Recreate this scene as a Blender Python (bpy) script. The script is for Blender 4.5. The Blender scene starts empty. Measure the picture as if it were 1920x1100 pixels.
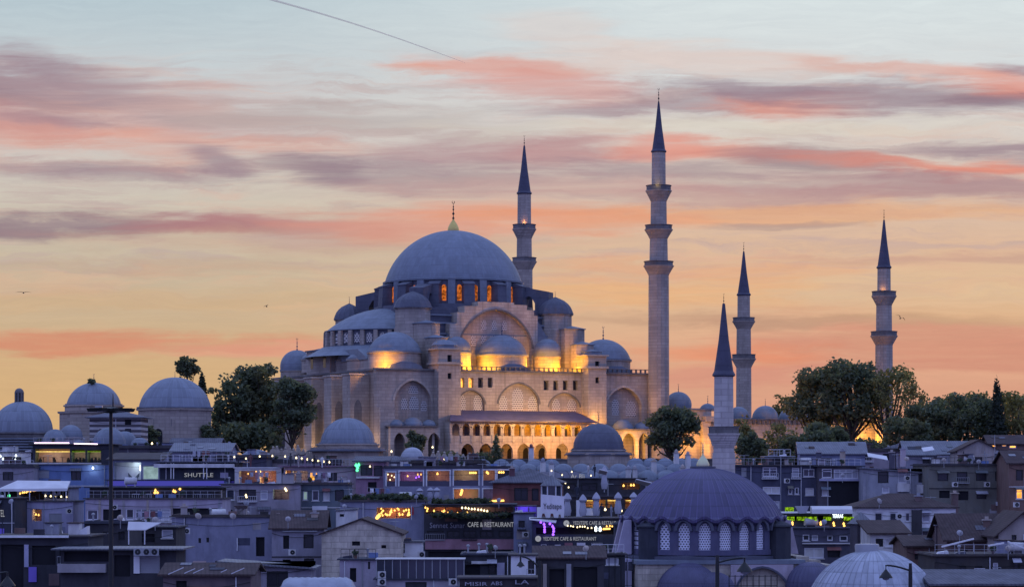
import bpy, bmesh, math, random
from mathutils import Vector, Matrix
R = math.radians
rnd = random.Random(7)
sc = bpy.context.scene
col = sc.collection
# ------------------------------------------------------------------ camera
F = 4680.0      # focal length expressed in pixels of a 1920 wide frame
H0 = 885.0      # row of the eye level
EZ = 40.0       # eye height
cam_d = bpy.data.cameras.new("camera")
cam = bpy.data.objects.new("camera", cam_d); col.objects.link(cam)
cam.location = (0, 0, EZ); cam.rotation_euler = (R(90), 0, 0)
cam_d.sensor_width = 36.0; cam_d.lens = F / 1920 * 36.0
cam_d.shift_y = (H0 - 550) / 1920
cam_d.clip_start = 1.0; cam_d.clip_end = 60000
sc.camera = cam
def WX(px, Y): return (px - 960) * Y / F
def WZ(py, Y): return EZ + (H0 - py) * Y / F
# ------------------------------------------------------------------ world
sc.view_settings.view_transform = 'Standard'
sc.view_settings.look = 'None'
sc.view_settings.exposure = 0.0
sc.view_settings.gamma = 1.0
def srgb(r, g, b):
    f = lambda c: (c/255/12.92) if c/255 <= 0.04045 else ((c/255+0.055)/1.055)**2.4
    return (f(r), f(g), f(b), 1.0)
world = bpy.data.worlds.new("World"); sc.world = world; world.use_nodes = True
wn = world.node_tree; wn.nodes.clear()
class NB:
    def __init__(s, nt): s.nt = nt
    def n(s, t, **k):
        x = s.nt.nodes.new(t)
        for a, b in k.items(): setattr(x, a, b)
        return x
    def put(s, sock, v):
        if isinstance(v, (int, float, tuple, list)): sock.default_value = v
        else: s.nt.links.new(v, sock)
    def m(s, op, a, b=None, c=None, clamp=False):
        x = s.n('ShaderNodeMath', operation=op); x.use_clamp = clamp
        s.put(x.inputs[0], a)
        if b is not None: s.put(x.inputs[1], b)
        if c is not None: s.put(x.inputs[2], c)
        return x.outputs[0]
    def mix(s, f, a, b, blend='MIX'):
        x = s.n('ShaderNodeMix', data_type='RGBA', blend_type=blend)
        s.put(x.inputs[0], f); s.put(x.inputs[6], a); s.put(x.inputs[7], b)
        return x.outputs[2]
    def step(s, v, a, b):
        x = s.n('ShaderNodeMapRange', interpolation_type='SMOOTHSTEP')
        s.put(x.inputs[0], v); x.inputs[1].default_value = a; x.inputs[2].default_value = b
        return x.outputs[0]
    def noise(s, vec, scale, detail=4, rough=.55, dist=0):
        x = s.n('ShaderNodeTexNoise'); s.put(x.inputs['Vector'], vec)
        x.inputs['Scale'].default_value = scale; x.inputs['Detail'].default_value = detail
        x.inputs['Roughness'].default_value = rough; x.inputs['Distortion'].default_value = dist
        return x.outputs[0]
    def vec(s, x, y, z=0.0):
        c = s.n('ShaderNodeCombineXYZ'); s.put(c.inputs[0], x); s.put(c.inputs[1], y); s.put(c.inputs[2], z)
        return c.outputs[0]
    def ramp(s, fac, stops):
        x = s.n('ShaderNodeValToRGB'); s.put(x.inputs[0], fac)
        e = x.color_ramp.elements
        while len(e) < len(stops): e.new(0.5)
        for el, (p, c) in zip(e, stops): el.position = p; el.color = c
        return x.outputs[0]
SUN_AZ = R(8)     # the sun has just gone down behind the mosque, a little to the right
W = NB(wn)
tc = W.n('ShaderNodeTexCoord')
sep = W.n('ShaderNodeSeparateXYZ'); wn.links.new(tc.outputs['Generated'], sep.inputs[0])
dx, dy, dz = sep.outputs
yy = W.m('MAXIMUM', dy, 0.05)
az = W.m('MULTIPLY_ADD', W.m('DIVIDE', dx, yy), F/1000, 0.960)      # sky azimuth, about 1.2 degrees per 0.1
el = W.m('MULTIPLY_ADD', W.m('DIVIDE', dz, yy), -F/1000, H0/1000)   # falling with elevation
wv = W.vec(W.m('MULTIPLY', az, 1.6), W.m('MULTIPLY', el, 5.0), 0.3)
n1 = W.noise(wv, 1.6, 3, .5)
n2 = W.noise(W.vec(W.m('MULTIPLY', az, 2.6), W.m('MULTIPLY', el, 11.0), 4.1), 1.5, 6, .6, .4)
wa0 = W.m('MULTIPLY_ADD', W.m('SUBTRACT', n1, .5), .30, az)
n3 = W.noise(W.vec(W.m('MULTIPLY', wa0, 1.3), W.m('MULTIPLY', el, 15.0), 8.3), 2.4, 9, .62, .35)
wa = W.m('MULTIPLY_ADD', W.m('SUBTRACT', n1, .5), .30, az)
we = W.m('MULTIPLY_ADD', W.m('SUBTRACT', n2, .5), .07, el)
# vertical glow of the west
left = W.ramp(el, [(0.0, srgb(184,201,209)), (.12, srgb(198,207,211)), (.24, srgb(208,201,198)), (.38, srgb(206,197,182)), (.5, srgb(200,184,160)), (.58, srgb(203,179,148)), (.68, srgb(211,176,132)), (.85, srgb(218,176,122))])
right = W.ramp(el, [(0.0, srgb(215,225,227)), (.12, srgb(215,220,221)), (.24, srgb(217,210,203)), (.36, srgb(213,190,174)), (.46, srgb(223,186,156)), (.55, srgb(224,190,152)), (.64, srgb(225,174,142)), (.85, srgb(213,147,124))])
skycol = W.mix(W.step(wa, .25, 1.5), left, right)
CORAL = srgb(228,158,136); PINK = srgb(216,158,146); MAUVE = srgb(150,128,142); PLUM = srgb(132,108,126); CREAM = srgb(220,212,196); ORANGE = srgb(240,172,112); RED = srgb(228,140,122)
GREY = srgb(176,166,164)
# cloud streaks: centre azimuth, centre elevation, half length, half height, slope, colour, strength
clouds = [
 (.12,.215,.40,.085,.10,PINK,.70), (.03,.150,.22,.040,.10,MAUVE,.95), (.18,.150,.14,.040,.35,MAUVE,.85), (.06,.190,.18,.03,.15,PLUM,.55), (.34,.205,.26,.05,.14,srgb(186,164,166),.6),
 (.02,.225,.14,.03,.20,srgb(190,134,136),.7), (.10,.225,.14,.012,.10,MAUVE,.5), (.12,.262,.20,.022,.06,CORAL,.45), (.40,.262,.26,.014,.06,CORAL,.5), (.24,.318,.22,.018,.06,MAUVE,.75), (.05,.315,.14,.018,.02,MAUVE,.5),
 (.44,.303,.08,.026,.32,MAUVE,.85), (.61,.316,.08,.024,.18,PLUM,.80), (.80,.325,.24,.034,.02,MAUVE,.75), (.66,.225,.34,.03,.03,GREY,.6), (.86,.285,.20,.028,.03,srgb(176,140,148),.7),
 (.15,.425,.34,.022,.0,PLUM,.95), (.52,.423,.32,.024,.0,srgb(182,124,126),.9), (.80,.420,.20,.030,.0,CORAL,.75), (.55,.455,.5,.02,.0,srgb(200,160,140),.5),
 (.91,.126,.13,.018,.05,srgb(230,158,138),.75), (.79,.130,.08,.010,.05,CORAL,.6), (1.03,.165,.17,.034,.14,srgb(218,152,142),.85), (1.10,.205,.12,.02,.0,MAUVE,.55), (1.30,.11,.26,.03,.05,srgb(226,196,184),.7), (1.05,.05,.10,.03,.0,srgb(222,206,200),.6),
 (1.27,.192,.24,.032,.01,MAUVE,.80), (1.46,.200,.13,.024,.0,srgb(228,140,118),.85), (1.40,.165,.08,.018,.10,MAUVE,.7), (1.63,.182,.25,.032,.06,MAUVE,.92), (1.86,.160,.13,.026,.10,srgb(226,138,118),.90), (1.70,.135,.20,.012,.06,srgb(226,168,152),.7), (1.90,.196,.20,.014,.03,PLUM,.75), (1.93,.140,.12,.014,.1,MAUVE,.85),
 (1.35,.240,.5,.018,.0,CREAM,.7), (1.02,.285,.12,.03,.0,srgb(188,140,142),.8), (1.22,.278,.10,.022,.0,srgb(226,140,124),.8), (1.36,.280,.12,.018,.05,srgb(230,146,126),.85), (1.24,.320,.32,.02,.02,MAUVE,.7), (1.53,.300,.17,.026,.08,PLUM,.75), (1.82,.316,.22,.016,.01,srgb(230,128,104),.95), (1.62,.300,.14,.012,.08,srgb(222,136,118),.7),
 (1.90,.285,.20,.018,.03,MAUVE,.9), (1.72,.350,.38,.028,.02,srgb(168,130,138),.92), (1.34,.345,.26,.010,.0,CREAM,.45), (1.02,.355,.26,.03,.0,srgb(196,160,156),.7), (1.40,.368,.34,.02,.02,srgb(184,142,144),.7), (1.02,.395,.2,.02,.0,CORAL,.6),
 (1.50,.400,.5,.020,-.02,ORANGE,.6), (1.12,.415,.22,.022,.0,srgb(230,152,120),.75), (1.48,.424,.13,.007,-.05,srgb(168,142,140),.7), (1.15,.545,.30,.030,.0,ORANGE,.6), (1.8,.485,.3,.010,.0,srgb(190,150,140),.6), (1.25,.505,.35,.018,.0,srgb(232,156,118),.5),
 (.14,.645,.42,.018,.01,srgb(214,134,108),.95), (.5,.660,.16,.014,.03,CORAL,.7), (.25,.56,.5,.02,.0,srgb(212,172,128),.5), (.35,.50,.4,.014,.0,srgb(194,160,140),.5),
 (1.80,.640,.42,.055,.02,srgb(204,132,114),.8), (1.36,.66,.22,.022,.0,srgb(232,142,106),.8), (1.55,.600,.5,.012,.0,srgb(186,148,124),.75), (1.3,.705,.3,.02,.0,srgb(212,138,122),.7), (1.85,.59,.25,.02,.0,srgb(222,186,140),.5),
]
# thin overall streaks between the big bands
fs = W.noise(W.vec(W.m('MULTIPLY', wa, 1.1), W.m('MULTIPLY', we, 13.0), 2.7), 2.6, 8, .62, .3)
fs2 = W.noise(W.vec(W.m('MULTIPLY', wa, .8), W.m('MULTIPLY', we, 9.0), 6.7), 2.4, 8, .6, .5)
veil = W.m('MULTIPLY', W.step(el, .06, .17), W.m('SUBTRACT', 1.0, W.step(el, .45, .60)))
skycol = W.mix(W.m('MULTIPLY', W.m('MULTIPLY', W.step(fs, .46, .66), veil), .55), skycol, srgb(190,166,164))
skycol = W.mix(W.m('MULTIPLY', W.m('MULTIPLY', W.step(fs2, .50, .68), veil), .42), skycol, srgb(220,178,162))
low = W.m('SUBTRACT', W.step(el, .40, .50), W.step(el, .66, .78))
skycol = W.mix(W.m('MULTIPLY', W.m('MULTIPLY', W.step(fs2, .48, .66), low), .30), skycol, srgb(226,178,142))
for (cx, cy, a, b, sl, cc, st) in clouds:
    ax = W.m('SUBTRACT', wa, cx)
    ay = W.m('SUBTRACT', W.m('SUBTRACT', we, cy), W.m('MULTIPLY', ax, sl))
    q = W.m('ADD', W.m('POWER', W.m('ABSOLUTE', W.m('DIVIDE', ax, a)), 2.0), W.m('POWER', W.m('ABSOLUTE', W.m('DIVIDE', ay, b)), 2.0))
    g = W.m('POWER', 2.71828, W.m('MULTIPLY', q, -.8))
    tex = W.m('MULTIPLY_ADD', W.m('SUBTRACT', n3, .5), 2.0, W.m('MULTIPLY', g, 1.15))
    skycol = W.mix(W.m('MULTIPLY', W.m('MULTIPLY', W.step(tex, .05, 1.15), W.step(g, .0, .35)), st*.78, clamp=True), skycol, cc)
fine = W.noise(W.vec(W.m('MULTIPLY', wa, 2.2), W.m('MULTIPLY', we, 26.0), 1.7), 3.0, 8, .7, .2)
skycol = W.mix(.17, skycol, W.mix(1.0, skycol, W.ramp(fine, [(.3, (.72,.70,.74,1)), (.7, (1.22,1.18,1.12,1))]), 'MULTIPLY'))
# above the picture the glow gives way to the blue of the zenith and, behind the viewer, to the dusk in the east
sky = W.n('ShaderNodeTexSky', sky_type='NISHITA'); sky.sun_disc = False
sky.sun_elevation = R(1.0); sky.sun_rotation = SUN_AZ
sky.altitude = 50; sky.air_density = 1.0; sky.dust_density = 1.5; sky.ozone_density = 3.0
nish = W.mix(1.0, sky.outputs[0], (0.12, 0.12, 0.12, 1), 'MULTIPLY')
ZEN = (0.46, 0.60, 1.14, 1); EAST = (0.31, 0.315, 0.92, 1)
dusk = W.mix(W.step(dz, .05, .75), EAST, ZEN)
dusk = W.mix(1.0, dusk, nish, 'ADD')
west_mask = W.m('MULTIPLY', W.step(dy, .25, .75), W.m('SUBTRACT', 1.0, W.step(dz, .20, .55)))
final = W.mix(west_mask, dusk, skycol)
bg = W.n('ShaderNodeBackground'); wn.links.new(final, bg.inputs[0]); bg.inputs[1].default_value = 1.0
wo = W.n('ShaderNodeOutputWorld'); wn.links.new(bg.outputs[0], wo.inputs[0])
# the last of the sun, from behind the mosque
sl = bpy.data.lights.new("sun", 'SUN'); sl.energy = 0.25; sl.color = (1.0, .62, .40); sl.angle = R(6)
so = bpy.data.objects.new("sun", sl); col.objects.link(so)
so.rotation_euler = Vector((-math.sin(SUN_AZ)*math.cos(R(3)), -math.cos(SUN_AZ)*math.cos(R(3)), -math.sin(R(3)))).to_track_quat('-Z', 'Y').to_euler()

# ------------------------------------------------------------------ materials
M = {}
def mat(name, c, rough=.85, var=.18, scale=.6, kind=None, c2=None, metal=0.0, spec=.3, bump=0.0):
    m = bpy.data.materials.new(name); m.use_nodes = True
    nt = m.node_tree; nt.nodes.clear(); b = NB(nt)
    p = b.n('ShaderNodeBsdfPrincipled'); o = b.n('ShaderNodeOutputMaterial'); nt.links.new(p.outputs[0], o.inputs[0])
    p.inputs['Roughness'].default_value = rough; p.inputs['Metallic'].default_value = metal
    p.inputs['Specular IOR Level'].default_value = spec
    geo = b.n('ShaderNodeNewGeometry'); pos = geo.outputs['Position']
    lo = tuple(x*(1-var) for x in c) + (1,); hi = tuple(min(1, x*(1+var)) for x in c) + (1,)
    sp = b.n('ShaderNodeSeparateXYZ'); nt.links.new(pos, sp.inputs[0]); X, Y, Z = sp.outputs
    n = b.noise(b.vec(X, Y, b.m('MULTIPLY', Z, .45)), scale, 5, .6)
    cc = b.mix(b.step(n, .3, .7), lo, hi)
    if kind == 'stone':
        n2 = b.noise(pos, .12, 3, .5)
        cc = b.mix(b.m('MULTIPLY', b.step(n2, .4, .75), .45), cc, tuple(x*.62 for x in (c2 or c)) + (1,))
        br = b.n('ShaderNodeTexBrick'); br.inputs['Scale'].default_value = 1.0
        br.inputs['Brick Width'].default_value = 1.7; br.inputs['Row Height'].default_value = .62; br.inputs['Mortar Size'].default_value = .045
        br.inputs['Color1'].default_value = (1,1,1,1); br.inputs['Color2'].default_value = (.74,.73,.75,1); br.inputs['Mortar'].default_value = (.58,.56,.58,1)
        nt.links.new(b.vec(b.m('ADD', X, b.m('MULTIPLY', Y, .7)), Z, 0), br.inputs['Vector'])
        cc = b.mix(.75, cc, br.outputs[0], 'MULTIPLY')
        st = b.noise(b.vec(b.m('MULTIPLY', b.m('ADD', X, Y), 1.1), b.m('MULTIPLY', Z, .09), 0), 1.0, 4, .6)
        cc = b.mix(b.m('MULTIPLY', b.step(st, .50, .72), .55), cc, tuple(x*.48 for x in c) + (1,))
    elif kind == 'plaster':
        st = b.noise(b.vec(b.m('MULTIPLY', b.m('ADD', X, Y), 1.6), b.m('MULTIPLY', Z, .22), 0), 1.0, 5, .65)
        cc = b.mix(b.m('MULTIPLY', b.step(st, .5, .8), .55), cc, tuple(x*.45 for x in c) + (1,))
        oi = b.n('ShaderNodeObjectInfo'); rr = oi.outputs['Random']
        cc = b.mix(b.m('MULTIPLY', rr, .8), b.mix(1.0, cc, (.86,.95,1.12,1), 'MULTIPLY'), b.mix(1.0, cc, (1.35,1.08,.78,1), 'MULTIPLY'))
        n4 = b.noise(pos, .55, 5, .7)
        cc = b.mix(b.m('MULTIPLY', b.step(n4, .48, .66), .40), cc, tuple(min(1, x*1.35) for x in c) + (1,))
    elif kind == 'lead':
        st = b.noise(b.vec(X, Y, b.m('MULTIPLY', Z, .22)), 1.5, 5, .65)
        cc = b.mix(b.m('MULTIPLY', b.step(st, .45, .75), .35), cc, tuple(min(1, x*1.35) for x in c) + (1,))
        row = b.m('GREATER_THAN', b.m('FRACT', b.m('MULTIPLY', Z, .62)), .92)
        pt = b.noise(pos, .9, 2, .5); cc = b.mix(b.m('MULTIPLY', b.step(pt, .50, .56), .22), cc, tuple(x*.6 for x in c) + (1,))
        cc = b.mix(b.m('MULTIPLY', row, .42), cc, tuple(x*.55 for x in c) + (1,))
    elif kind == 'sheet':
        N_ = c2[0]; ob = b.n('ShaderNodeTexCoord'); so_ = b.n('ShaderNodeSeparateXYZ'); nt.links.new(ob.outputs['Object'], so_.inputs[0])
        an = b.m('MULTIPLY', b.m('ARCTAN2', so_.outputs[1], so_.outputs[0]), N_/(2*math.pi))
        rw = b.m('ADD', b.m('MULTIPLY', so_.outputs[2], c2[1]), b.m('MULTIPLY', b.m('FLOOR', b.m('FRACT', b.m('MULTIPLY', an, .5)), ), .5))
        wn_ = b.n('ShaderNodeTexWhiteNoise'); wn_.noise_dimensions = '2D'; nt.links.new(b.vec(b.m('FLOOR', an), b.m('FLOOR', rw)), wn_.inputs['Vector'])
        cc = b.mix(wn_.outputs[0], b.mix(c2[3], cc, tuple(x*.80 for x in c)+(1,)), b.mix(c2[3], cc, tuple(x*1.20 for x in c)+(1,)))
        e1 = b.m('LESS_THAN', b.m('FRACT', an), .13); e2 = b.m('LESS_THAN', b.m('FRACT', rw), .10)
        cc = b.mix(b.m('MULTIPLY', e1, .55*c2[3]), cc, tuple(min(1, x*c2[2]) for x in c) + (1,))
        cc = b.mix(b.m('MULTIPLY', e2, .50*c2[3]), cc, tuple(x*.5 for x in c) + (1,))
        st = b.noise(b.vec(X, Y, b.m('MULTIPLY', Z, .18)), 1.3, 5, .65)
        cc = b.mix(b.m('MULTIPLY', b.step(st, .48, .72), .40), cc, tuple(min(1, x*1.45) for x in c) + (1,))
    elif kind == 'tile':
        w = b.m('SINE', b.m('MULTIPLY', b.m('ADD', X, b.m('MULTIPLY', Y, .13)), 19.0))
        cc = b.mix(b.m('MULTIPLY', b.step(w, -.2, .9), .5), cc, tuple(x*.5 for x in c) + (1,))
        n4 = b.noise(pos, 1.1, 4, .7)
        cc = b.mix(b.m('MULTIPLY', b.step(n4, .5, .75), .5), cc, (c2 or tuple(x*1.5 for x in c)) + (1,))
    elif kind == 'stripe':
        w = b.m('GREATER_THAN', b.m('FRACT', b.m('MULTIPLY', Z, 1.15)), .5)
        cc = b.mix(w, cc, c2 + (1,))
    elif kind == 'grille':
        fx = b.m('SUBTRACT', b.m('FRACT', b.m('MULTIPLY', b.m('ADD', b.m('ADD', X, b.m('MULTIPLY', Y, .5)), b.m('MULTIPLY', b.m('FLOOR', b.m('MULTIPLY', Z, 1/scale)), scale*.5)), 1/scale)), .5)
        fz = b.m('SUBTRACT', b.m('FRACT', b.m('MULTIPLY', Z, 1/scale)), .5)
        d = b.m('ADD', b.m('MULTIPLY', fx, fx), b.m('MULTIPLY', fz, fz))
        cc = b.mix(b.m('LESS_THAN', d, .085), tuple(c) + (1,), c2 + (1,))
    elif kind == 'leaf':
        r = geo.outputs['Random Per Island']
        cc = b.mix(r, tuple(x*.55 for x in c) + (1,), tuple(x*1.5 for x in c) + (1,))
        cc = b.mix(b.m('MULTIPLY', b.step(n, .45, .7), .5), cc, (c2 or c) + (1,))
        tr = b.n('ShaderNodeBsdfTranslucent'); nt.links.new(b.mix(1.0, cc, (2.6, 2.1, 1.2, 1), 'MULTIPLY'), tr.inputs[0])
        ms = b.n('ShaderNodeMixShader'); ms.inputs[0].default_value = .42
        nt.links.new(p.outputs[0], ms.inputs[1]); nt.links.new(tr.outputs[0], ms.inputs[2]); nt.links.new(ms.outputs[0], o.inputs[0])
    if bump:
        bp = b.n('ShaderNodeBump'); bp.inputs['Strength'].default_value = bump; bp.inputs['Distance'].default_value = .15
        nt.links.new(b.noise(pos, 2.5, 5, .6), bp.inputs['Height']); nt.links.new(bp.outputs[0], p.inputs['Normal'])
    nt.links.new(cc, p.inputs['Base Color'])
    M[name] = m
    return m
def emit(name, c, s, var=0.0, scale=2.0):
    m = bpy.data.materials.new(name); m.use_nodes = True
    nt = m.node_tree; nt.nodes.clear(); b = NB(nt)
    e = b.n('ShaderNodeEmission'); o = b.n('ShaderNodeOutputMaterial'); nt.links.new(e.outputs[0], o.inputs[0])
    e.inputs[0].default_value = tuple(c) + (1,); e.inputs[1].default_value = s
    if var:
        g = b.n('ShaderNodeNewGeometry')
        n = b.noise(g.outputs['Position'], scale, 3, .7)
        nt.links.new(b.m('MULTIPLY_ADD', b.step(n, .35, .7), s*var, s*(1-var)), e.inputs[1])
    M[name] = m
    return m
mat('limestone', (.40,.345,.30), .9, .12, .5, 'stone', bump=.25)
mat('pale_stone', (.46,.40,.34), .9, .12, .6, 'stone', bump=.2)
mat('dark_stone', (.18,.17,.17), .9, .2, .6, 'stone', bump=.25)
mat('rough_stone', (.56,.50,.41), .9, .22, 1.3, 'stone', bump=.4)
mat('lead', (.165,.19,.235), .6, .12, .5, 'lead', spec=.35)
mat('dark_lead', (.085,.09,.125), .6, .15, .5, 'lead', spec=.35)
mat('violet_lead', (.072,.068,.13), .55, .14, .5, 'lead', spec=.4)
mat('pale_lead', (.33,.35,.40), .6, .12, .8, 'lead', spec=.35)
mat('dome_sheet', (.165,.19,.235), .6, .12, .4, 'sheet', (64, .55, .7, .35), spec=.35)
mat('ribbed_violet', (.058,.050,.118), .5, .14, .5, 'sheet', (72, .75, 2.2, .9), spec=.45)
mat('ribbed_pale', (.33,.35,.40), .6, .12, .8, 'sheet', (56, 1.1, .40, 1.0), spec=.35)
mat('ribbed_lead', (.175,.20,.245), .6, .12, .5, 'sheet', (40, .6, 1.5, .6), spec=.35)
mat('minaret_stone', (.58,.53,.50), .9, .12, .6, 'stone', bump=.2)
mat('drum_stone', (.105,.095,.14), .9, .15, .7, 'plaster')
mat('spire_lead', (.065,.065,.10), .6, .12, .6, 'lead')
mat('gold', (.62,.46,.14), .42, .1, 1, metal=.6, spec=.5)
mat('pale_gold', (.60,.58,.36), .35, .1, 1, metal=.5, spec=.5)
mat('grille', (.50,.47,.45), .8, 0, .42, 'grille', (.05,.05,.07))
mat('fine_grille', (.70,.70,.80), .7, 0, .24, 'grille', (.045,.045,.07))
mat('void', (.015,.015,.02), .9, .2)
mat('glass', (.035,.04,.06), .12, .1, spec=.6)
mat('dim_glass', (.02,.022,.03), .25, .1, spec=.5)
mat('white', (.68,.68,.70), .6, .10, 1.2)
mat('white_metal', (.62,.62,.66), .5, .06)
mat('grey_metal', (.30,.31,.34), .5, .1)
mat('black_metal', (.018,.02,.022), .5, .2)
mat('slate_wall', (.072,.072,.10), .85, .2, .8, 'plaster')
mat('grey_wall', (.30,.29,.30), .9, .16, .7, 'plaster')
mat('pale_wall', (.52,.51,.51), .9, .18, .9)
mat('lavender_wall', (.37,.34,.41), .9, .12, .7, 'plaster')
mat('blue_wall', (.14,.20,.36), .85, .12, .7, 'plaster')
mat('bluegrey_wall', (.23,.235,.30), .9, .15, .7, 'plaster')
mat('green_wall', (.13,.145,.15), .9, .15, .7, 'plaster')
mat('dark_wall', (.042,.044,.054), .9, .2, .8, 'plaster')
mat('brown_wall', (.14,.10,.095), .9, .2, .8, 'plaster')
mat('red_wall', (.14,.065,.07), .9, .2, .8, 'plaster')
mat('pink_wall', (.28,.17,.22), .9, .15, .8, 'plaster')
mat('violet_wall', (.20,.14,.55), .8, .1, .8)
mat('striped_wall', (.42,.40,.40), .9, .1, .6, 'stripe', (.09,.08,.09))
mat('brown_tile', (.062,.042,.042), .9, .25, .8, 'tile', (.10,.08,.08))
mat('grey_tile', (.11,.11,.135), .85, .25, .8, 'tile', (.18,.18,.20))
mat('metal_roof', (.14,.145,.175), .5, .2, .8, 'tile', (.20,.20,.24))
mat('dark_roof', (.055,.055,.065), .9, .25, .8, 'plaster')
mat('canvas', (.62,.61,.62), .85, .08)
mat('dull_canvas', (.36,.36,.42), .85, .1)
mat('leaf', (.088,.116,.078), .8, .3, .25, 'leaf', (.13,.13,.07))
mat('light_leaf', (.14,.15,.07), .8, .3, .25, 'leaf', (.15,.13,.065))
mat('cypress_leaf', (.040,.055,.045), .85, .3, .3, 'leaf')
mat('bark', (.07,.055,.045), .9, .2, 1.5)
mat('earth', (.06,.06,.06), .95, .3, .05, 'plaster')
mat('hedge_leaf', (.044,.062,.046), .85, .3, .4, 'leaf')
mat('feather', (.05,.04,.035), .8, .1)
mat('flag_red', (.30,.03,.04), .8, .1)
emit('window_fire', (1.0,.24,.04), .85, .85, 1.8)
emit('warm_bulb', (1.0,.52,.12), 2.6)
emit('white_bulb', (1.0,.80,.45), 3.0)
emit('cold_bulb', (.80,.92,1.0), 3)
emit('amber_glow', (1.0,.42,.07), 2.6, .6, 1.2)
emit('yellow_glow', (1.0,.72,.18), 2.2, .6, 1.2)
emit('room_glow', (.75,.85,.62), .55, .6, .8)
emit('teal_glow', (.55,.80,.85), .55, .4, .6)
emit('green_neon', (.10,1.0,.35), 2.5)
emit('lime_neon', (.40,.75,.02), 1.0, .95, 5.0)
emit('violet_neon', (.30,.10,1.0), 2.4)
emit('blue_neon', (.16,.16,1.0), .35)
emit('pink_neon', (1.0,.72,.95), 3.0)
emit('sign_light', (.80,.82,.95), .36)
emit('dim_room', (1.0,.60,.30), .16, .8, 2.5)

# ------------------------------------------------------------------ mesh helpers
def arc_z(x, hw, zs, rise):
    t = min(1.0, abs(x)/hw)
    return zs + rise * (1 - t**1.7)**.55
class MB:
    def __init__(s): s.v = []; s.f = []
    def add(s, vs, fs):
        o = len(s.v); s.v.extend(vs); s.f.extend([tuple(i+o for i in f) for f in fs]); return s
    def quad(s, a, b, c, d): return s.add([a, b, c, d], [(0, 1, 2, 3)])
    def box(s, x0, x1, y0, y1, z0, z1):
        return s.add([(x0,y0,z0),(x1,y0,z0),(x1,y1,z0),(x0,y1,z0),(x0,y0,z1),(x1,y0,z1),(x1,y1,z1),(x0,y1,z1)],
                     [(0,3,2,1),(4,5,6,7),(0,1,5,4),(1,2,6,5),(2,3,7,6),(3,0,4,7)])
    def obox(s, cx, cy, z0, z1, sx, sy, a=0, tx=1.0, ty=None):
        ty = tx if ty is None else ty
        c, n = math.cos(a), math.sin(a); vs = []
        for z, kx, ky in ((z0, 1, 1), (z1, tx, ty)):
            for px, py in ((-1,-1),(1,-1),(1,1),(-1,1)):
                x, y = px*sx/2*kx, py*sy/2*ky
                vs.append((cx + x*c - y*n, cy + x*n + y*c, z))
        return s.add(vs, [(0,3,2,1),(4,5,6,7),(0,1,5,4),(1,2,6,5),(2,3,7,6),(3,0,4,7)])
    def lathe(s, prof, n=32, cx=0, cy=0, ribs=0, ra=0.0, a0=0.0, a1=None, zmod=None):
        full = a1 is None
        if full: a1 = a0 + 2*math.pi
        k = n if full else n + 1
        vs = []
        for (r, z) in prof:
            for i in range(k):
                a = a0 + (a1-a0)*i/n
                rr = r
                if ribs and r > .02:
                    rr = r + (ra if i % max(1, n//ribs) == 0 else 0)
                zz = z + (zmod(a, r) if zmod else 0)
                vs.append((cx + rr*math.cos(a), cy + rr*math.sin(a), zz))
        fs = []
        for j in range(len(prof)-1):
            for i in range(n):
                i2 = (i+1) % k if full else i+1
                fs.append((j*k+i, j*k+i2, (j+1)*k+i2, (j+1)*k+i))
        return s.add(vs, fs)
    def tube(s, pts, r, n=6):
        pts = [Vector(p) for p in pts]; rs = r if isinstance(r, (list, tuple)) else [r]*len(pts)
        vs = []
        for i, p in enumerate(pts):
            d = (pts[min(i+1, len(pts)-1)] - pts[max(i-1, 0)]).normalized()
            u = d.cross(Vector((0,0,1)) if abs(d.z) < .9 else Vector((1,0,0))).normalized(); w = d.cross(u)
            for k in range(n):
                a = 2*math.pi*k/n
                vs.append(tuple(p + (u*math.cos(a) + w*math.sin(a))*rs[i]))
        fs = [(j*n+k, j*n+(k+1) % n, (j+1)*n+(k+1) % n, (j+1)*n+k) for j in range(len(pts)-1) for k in range(n)]
        fs += [tuple(range(n))[::-1], tuple(range((len(pts)-1)*n, len(pts)*n))]
        return s.add(vs, fs)
    def prism(s, poly, y0, y1):     # poly in (x, z)
        n = len(poly)
        vs = [(x, y0, z) for x, z in poly] + [(x, y1, z) for x, z in poly]
        return s.add(vs, [tuple(range(n)), tuple(range(2*n-1, n-1, -1))] + [(i, (i+1) % n + 0, (i+1) % n + n, i+n) for i in range(n)])
    def prism_x(s, poly, x0, x1):   # poly in (y, z)
        n = len(poly)
        vs = [(x0, y, z) for y, z in poly] + [(x1, y, z) for y, z in poly]
        return s.add(vs, [tuple(range(n)), tuple(range(2*n-1, n-1, -1))] + [(i, (i+1) % n, (i+1) % n + n, i+n) for i in range(n)])
    def arch(s, x0, x1, z0, z1, xc, hw, zs, rise, y0, y1, n=14, sill=None):
        # wall piece between x0..x1, z0..z1 with one arched opening; front at y0, back at y1
        if xc-hw > x0: s.box(x0, xc-hw, y0, y1, z0, z1)
        if x1 > xc+hw: s.box(xc+hw, x1, y0, y1, z0, z1)
        if sill is not None and sill > z0: s.box(xc-hw, xc+hw, y0, y1, z0, sill)
        xs = [-hw*math.cos(math.pi*i/n) for i in range(n+1)]
        for i in range(n):
            a, b = xs[i], xs[i+1]; za, zb = arc_z(a, hw, zs, rise), arc_z(b, hw, zs, rise)
            A, B = xc+a, xc+b
            s.quad((A,y0,za),(B,y0,zb),(B,y0,z1),(A,y0,z1))
            s.quad((A,y1,z1),(B,y1,z1),(B,y1,zb),(A,y1,za))
            s.quad((A,y1,za),(B,y1,zb),(B,y0,zb),(A,y0,za))
            s.quad((A,y0,z1),(B,y0,z1),(B,y1,z1),(A,y1,z1))
        return s
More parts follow.
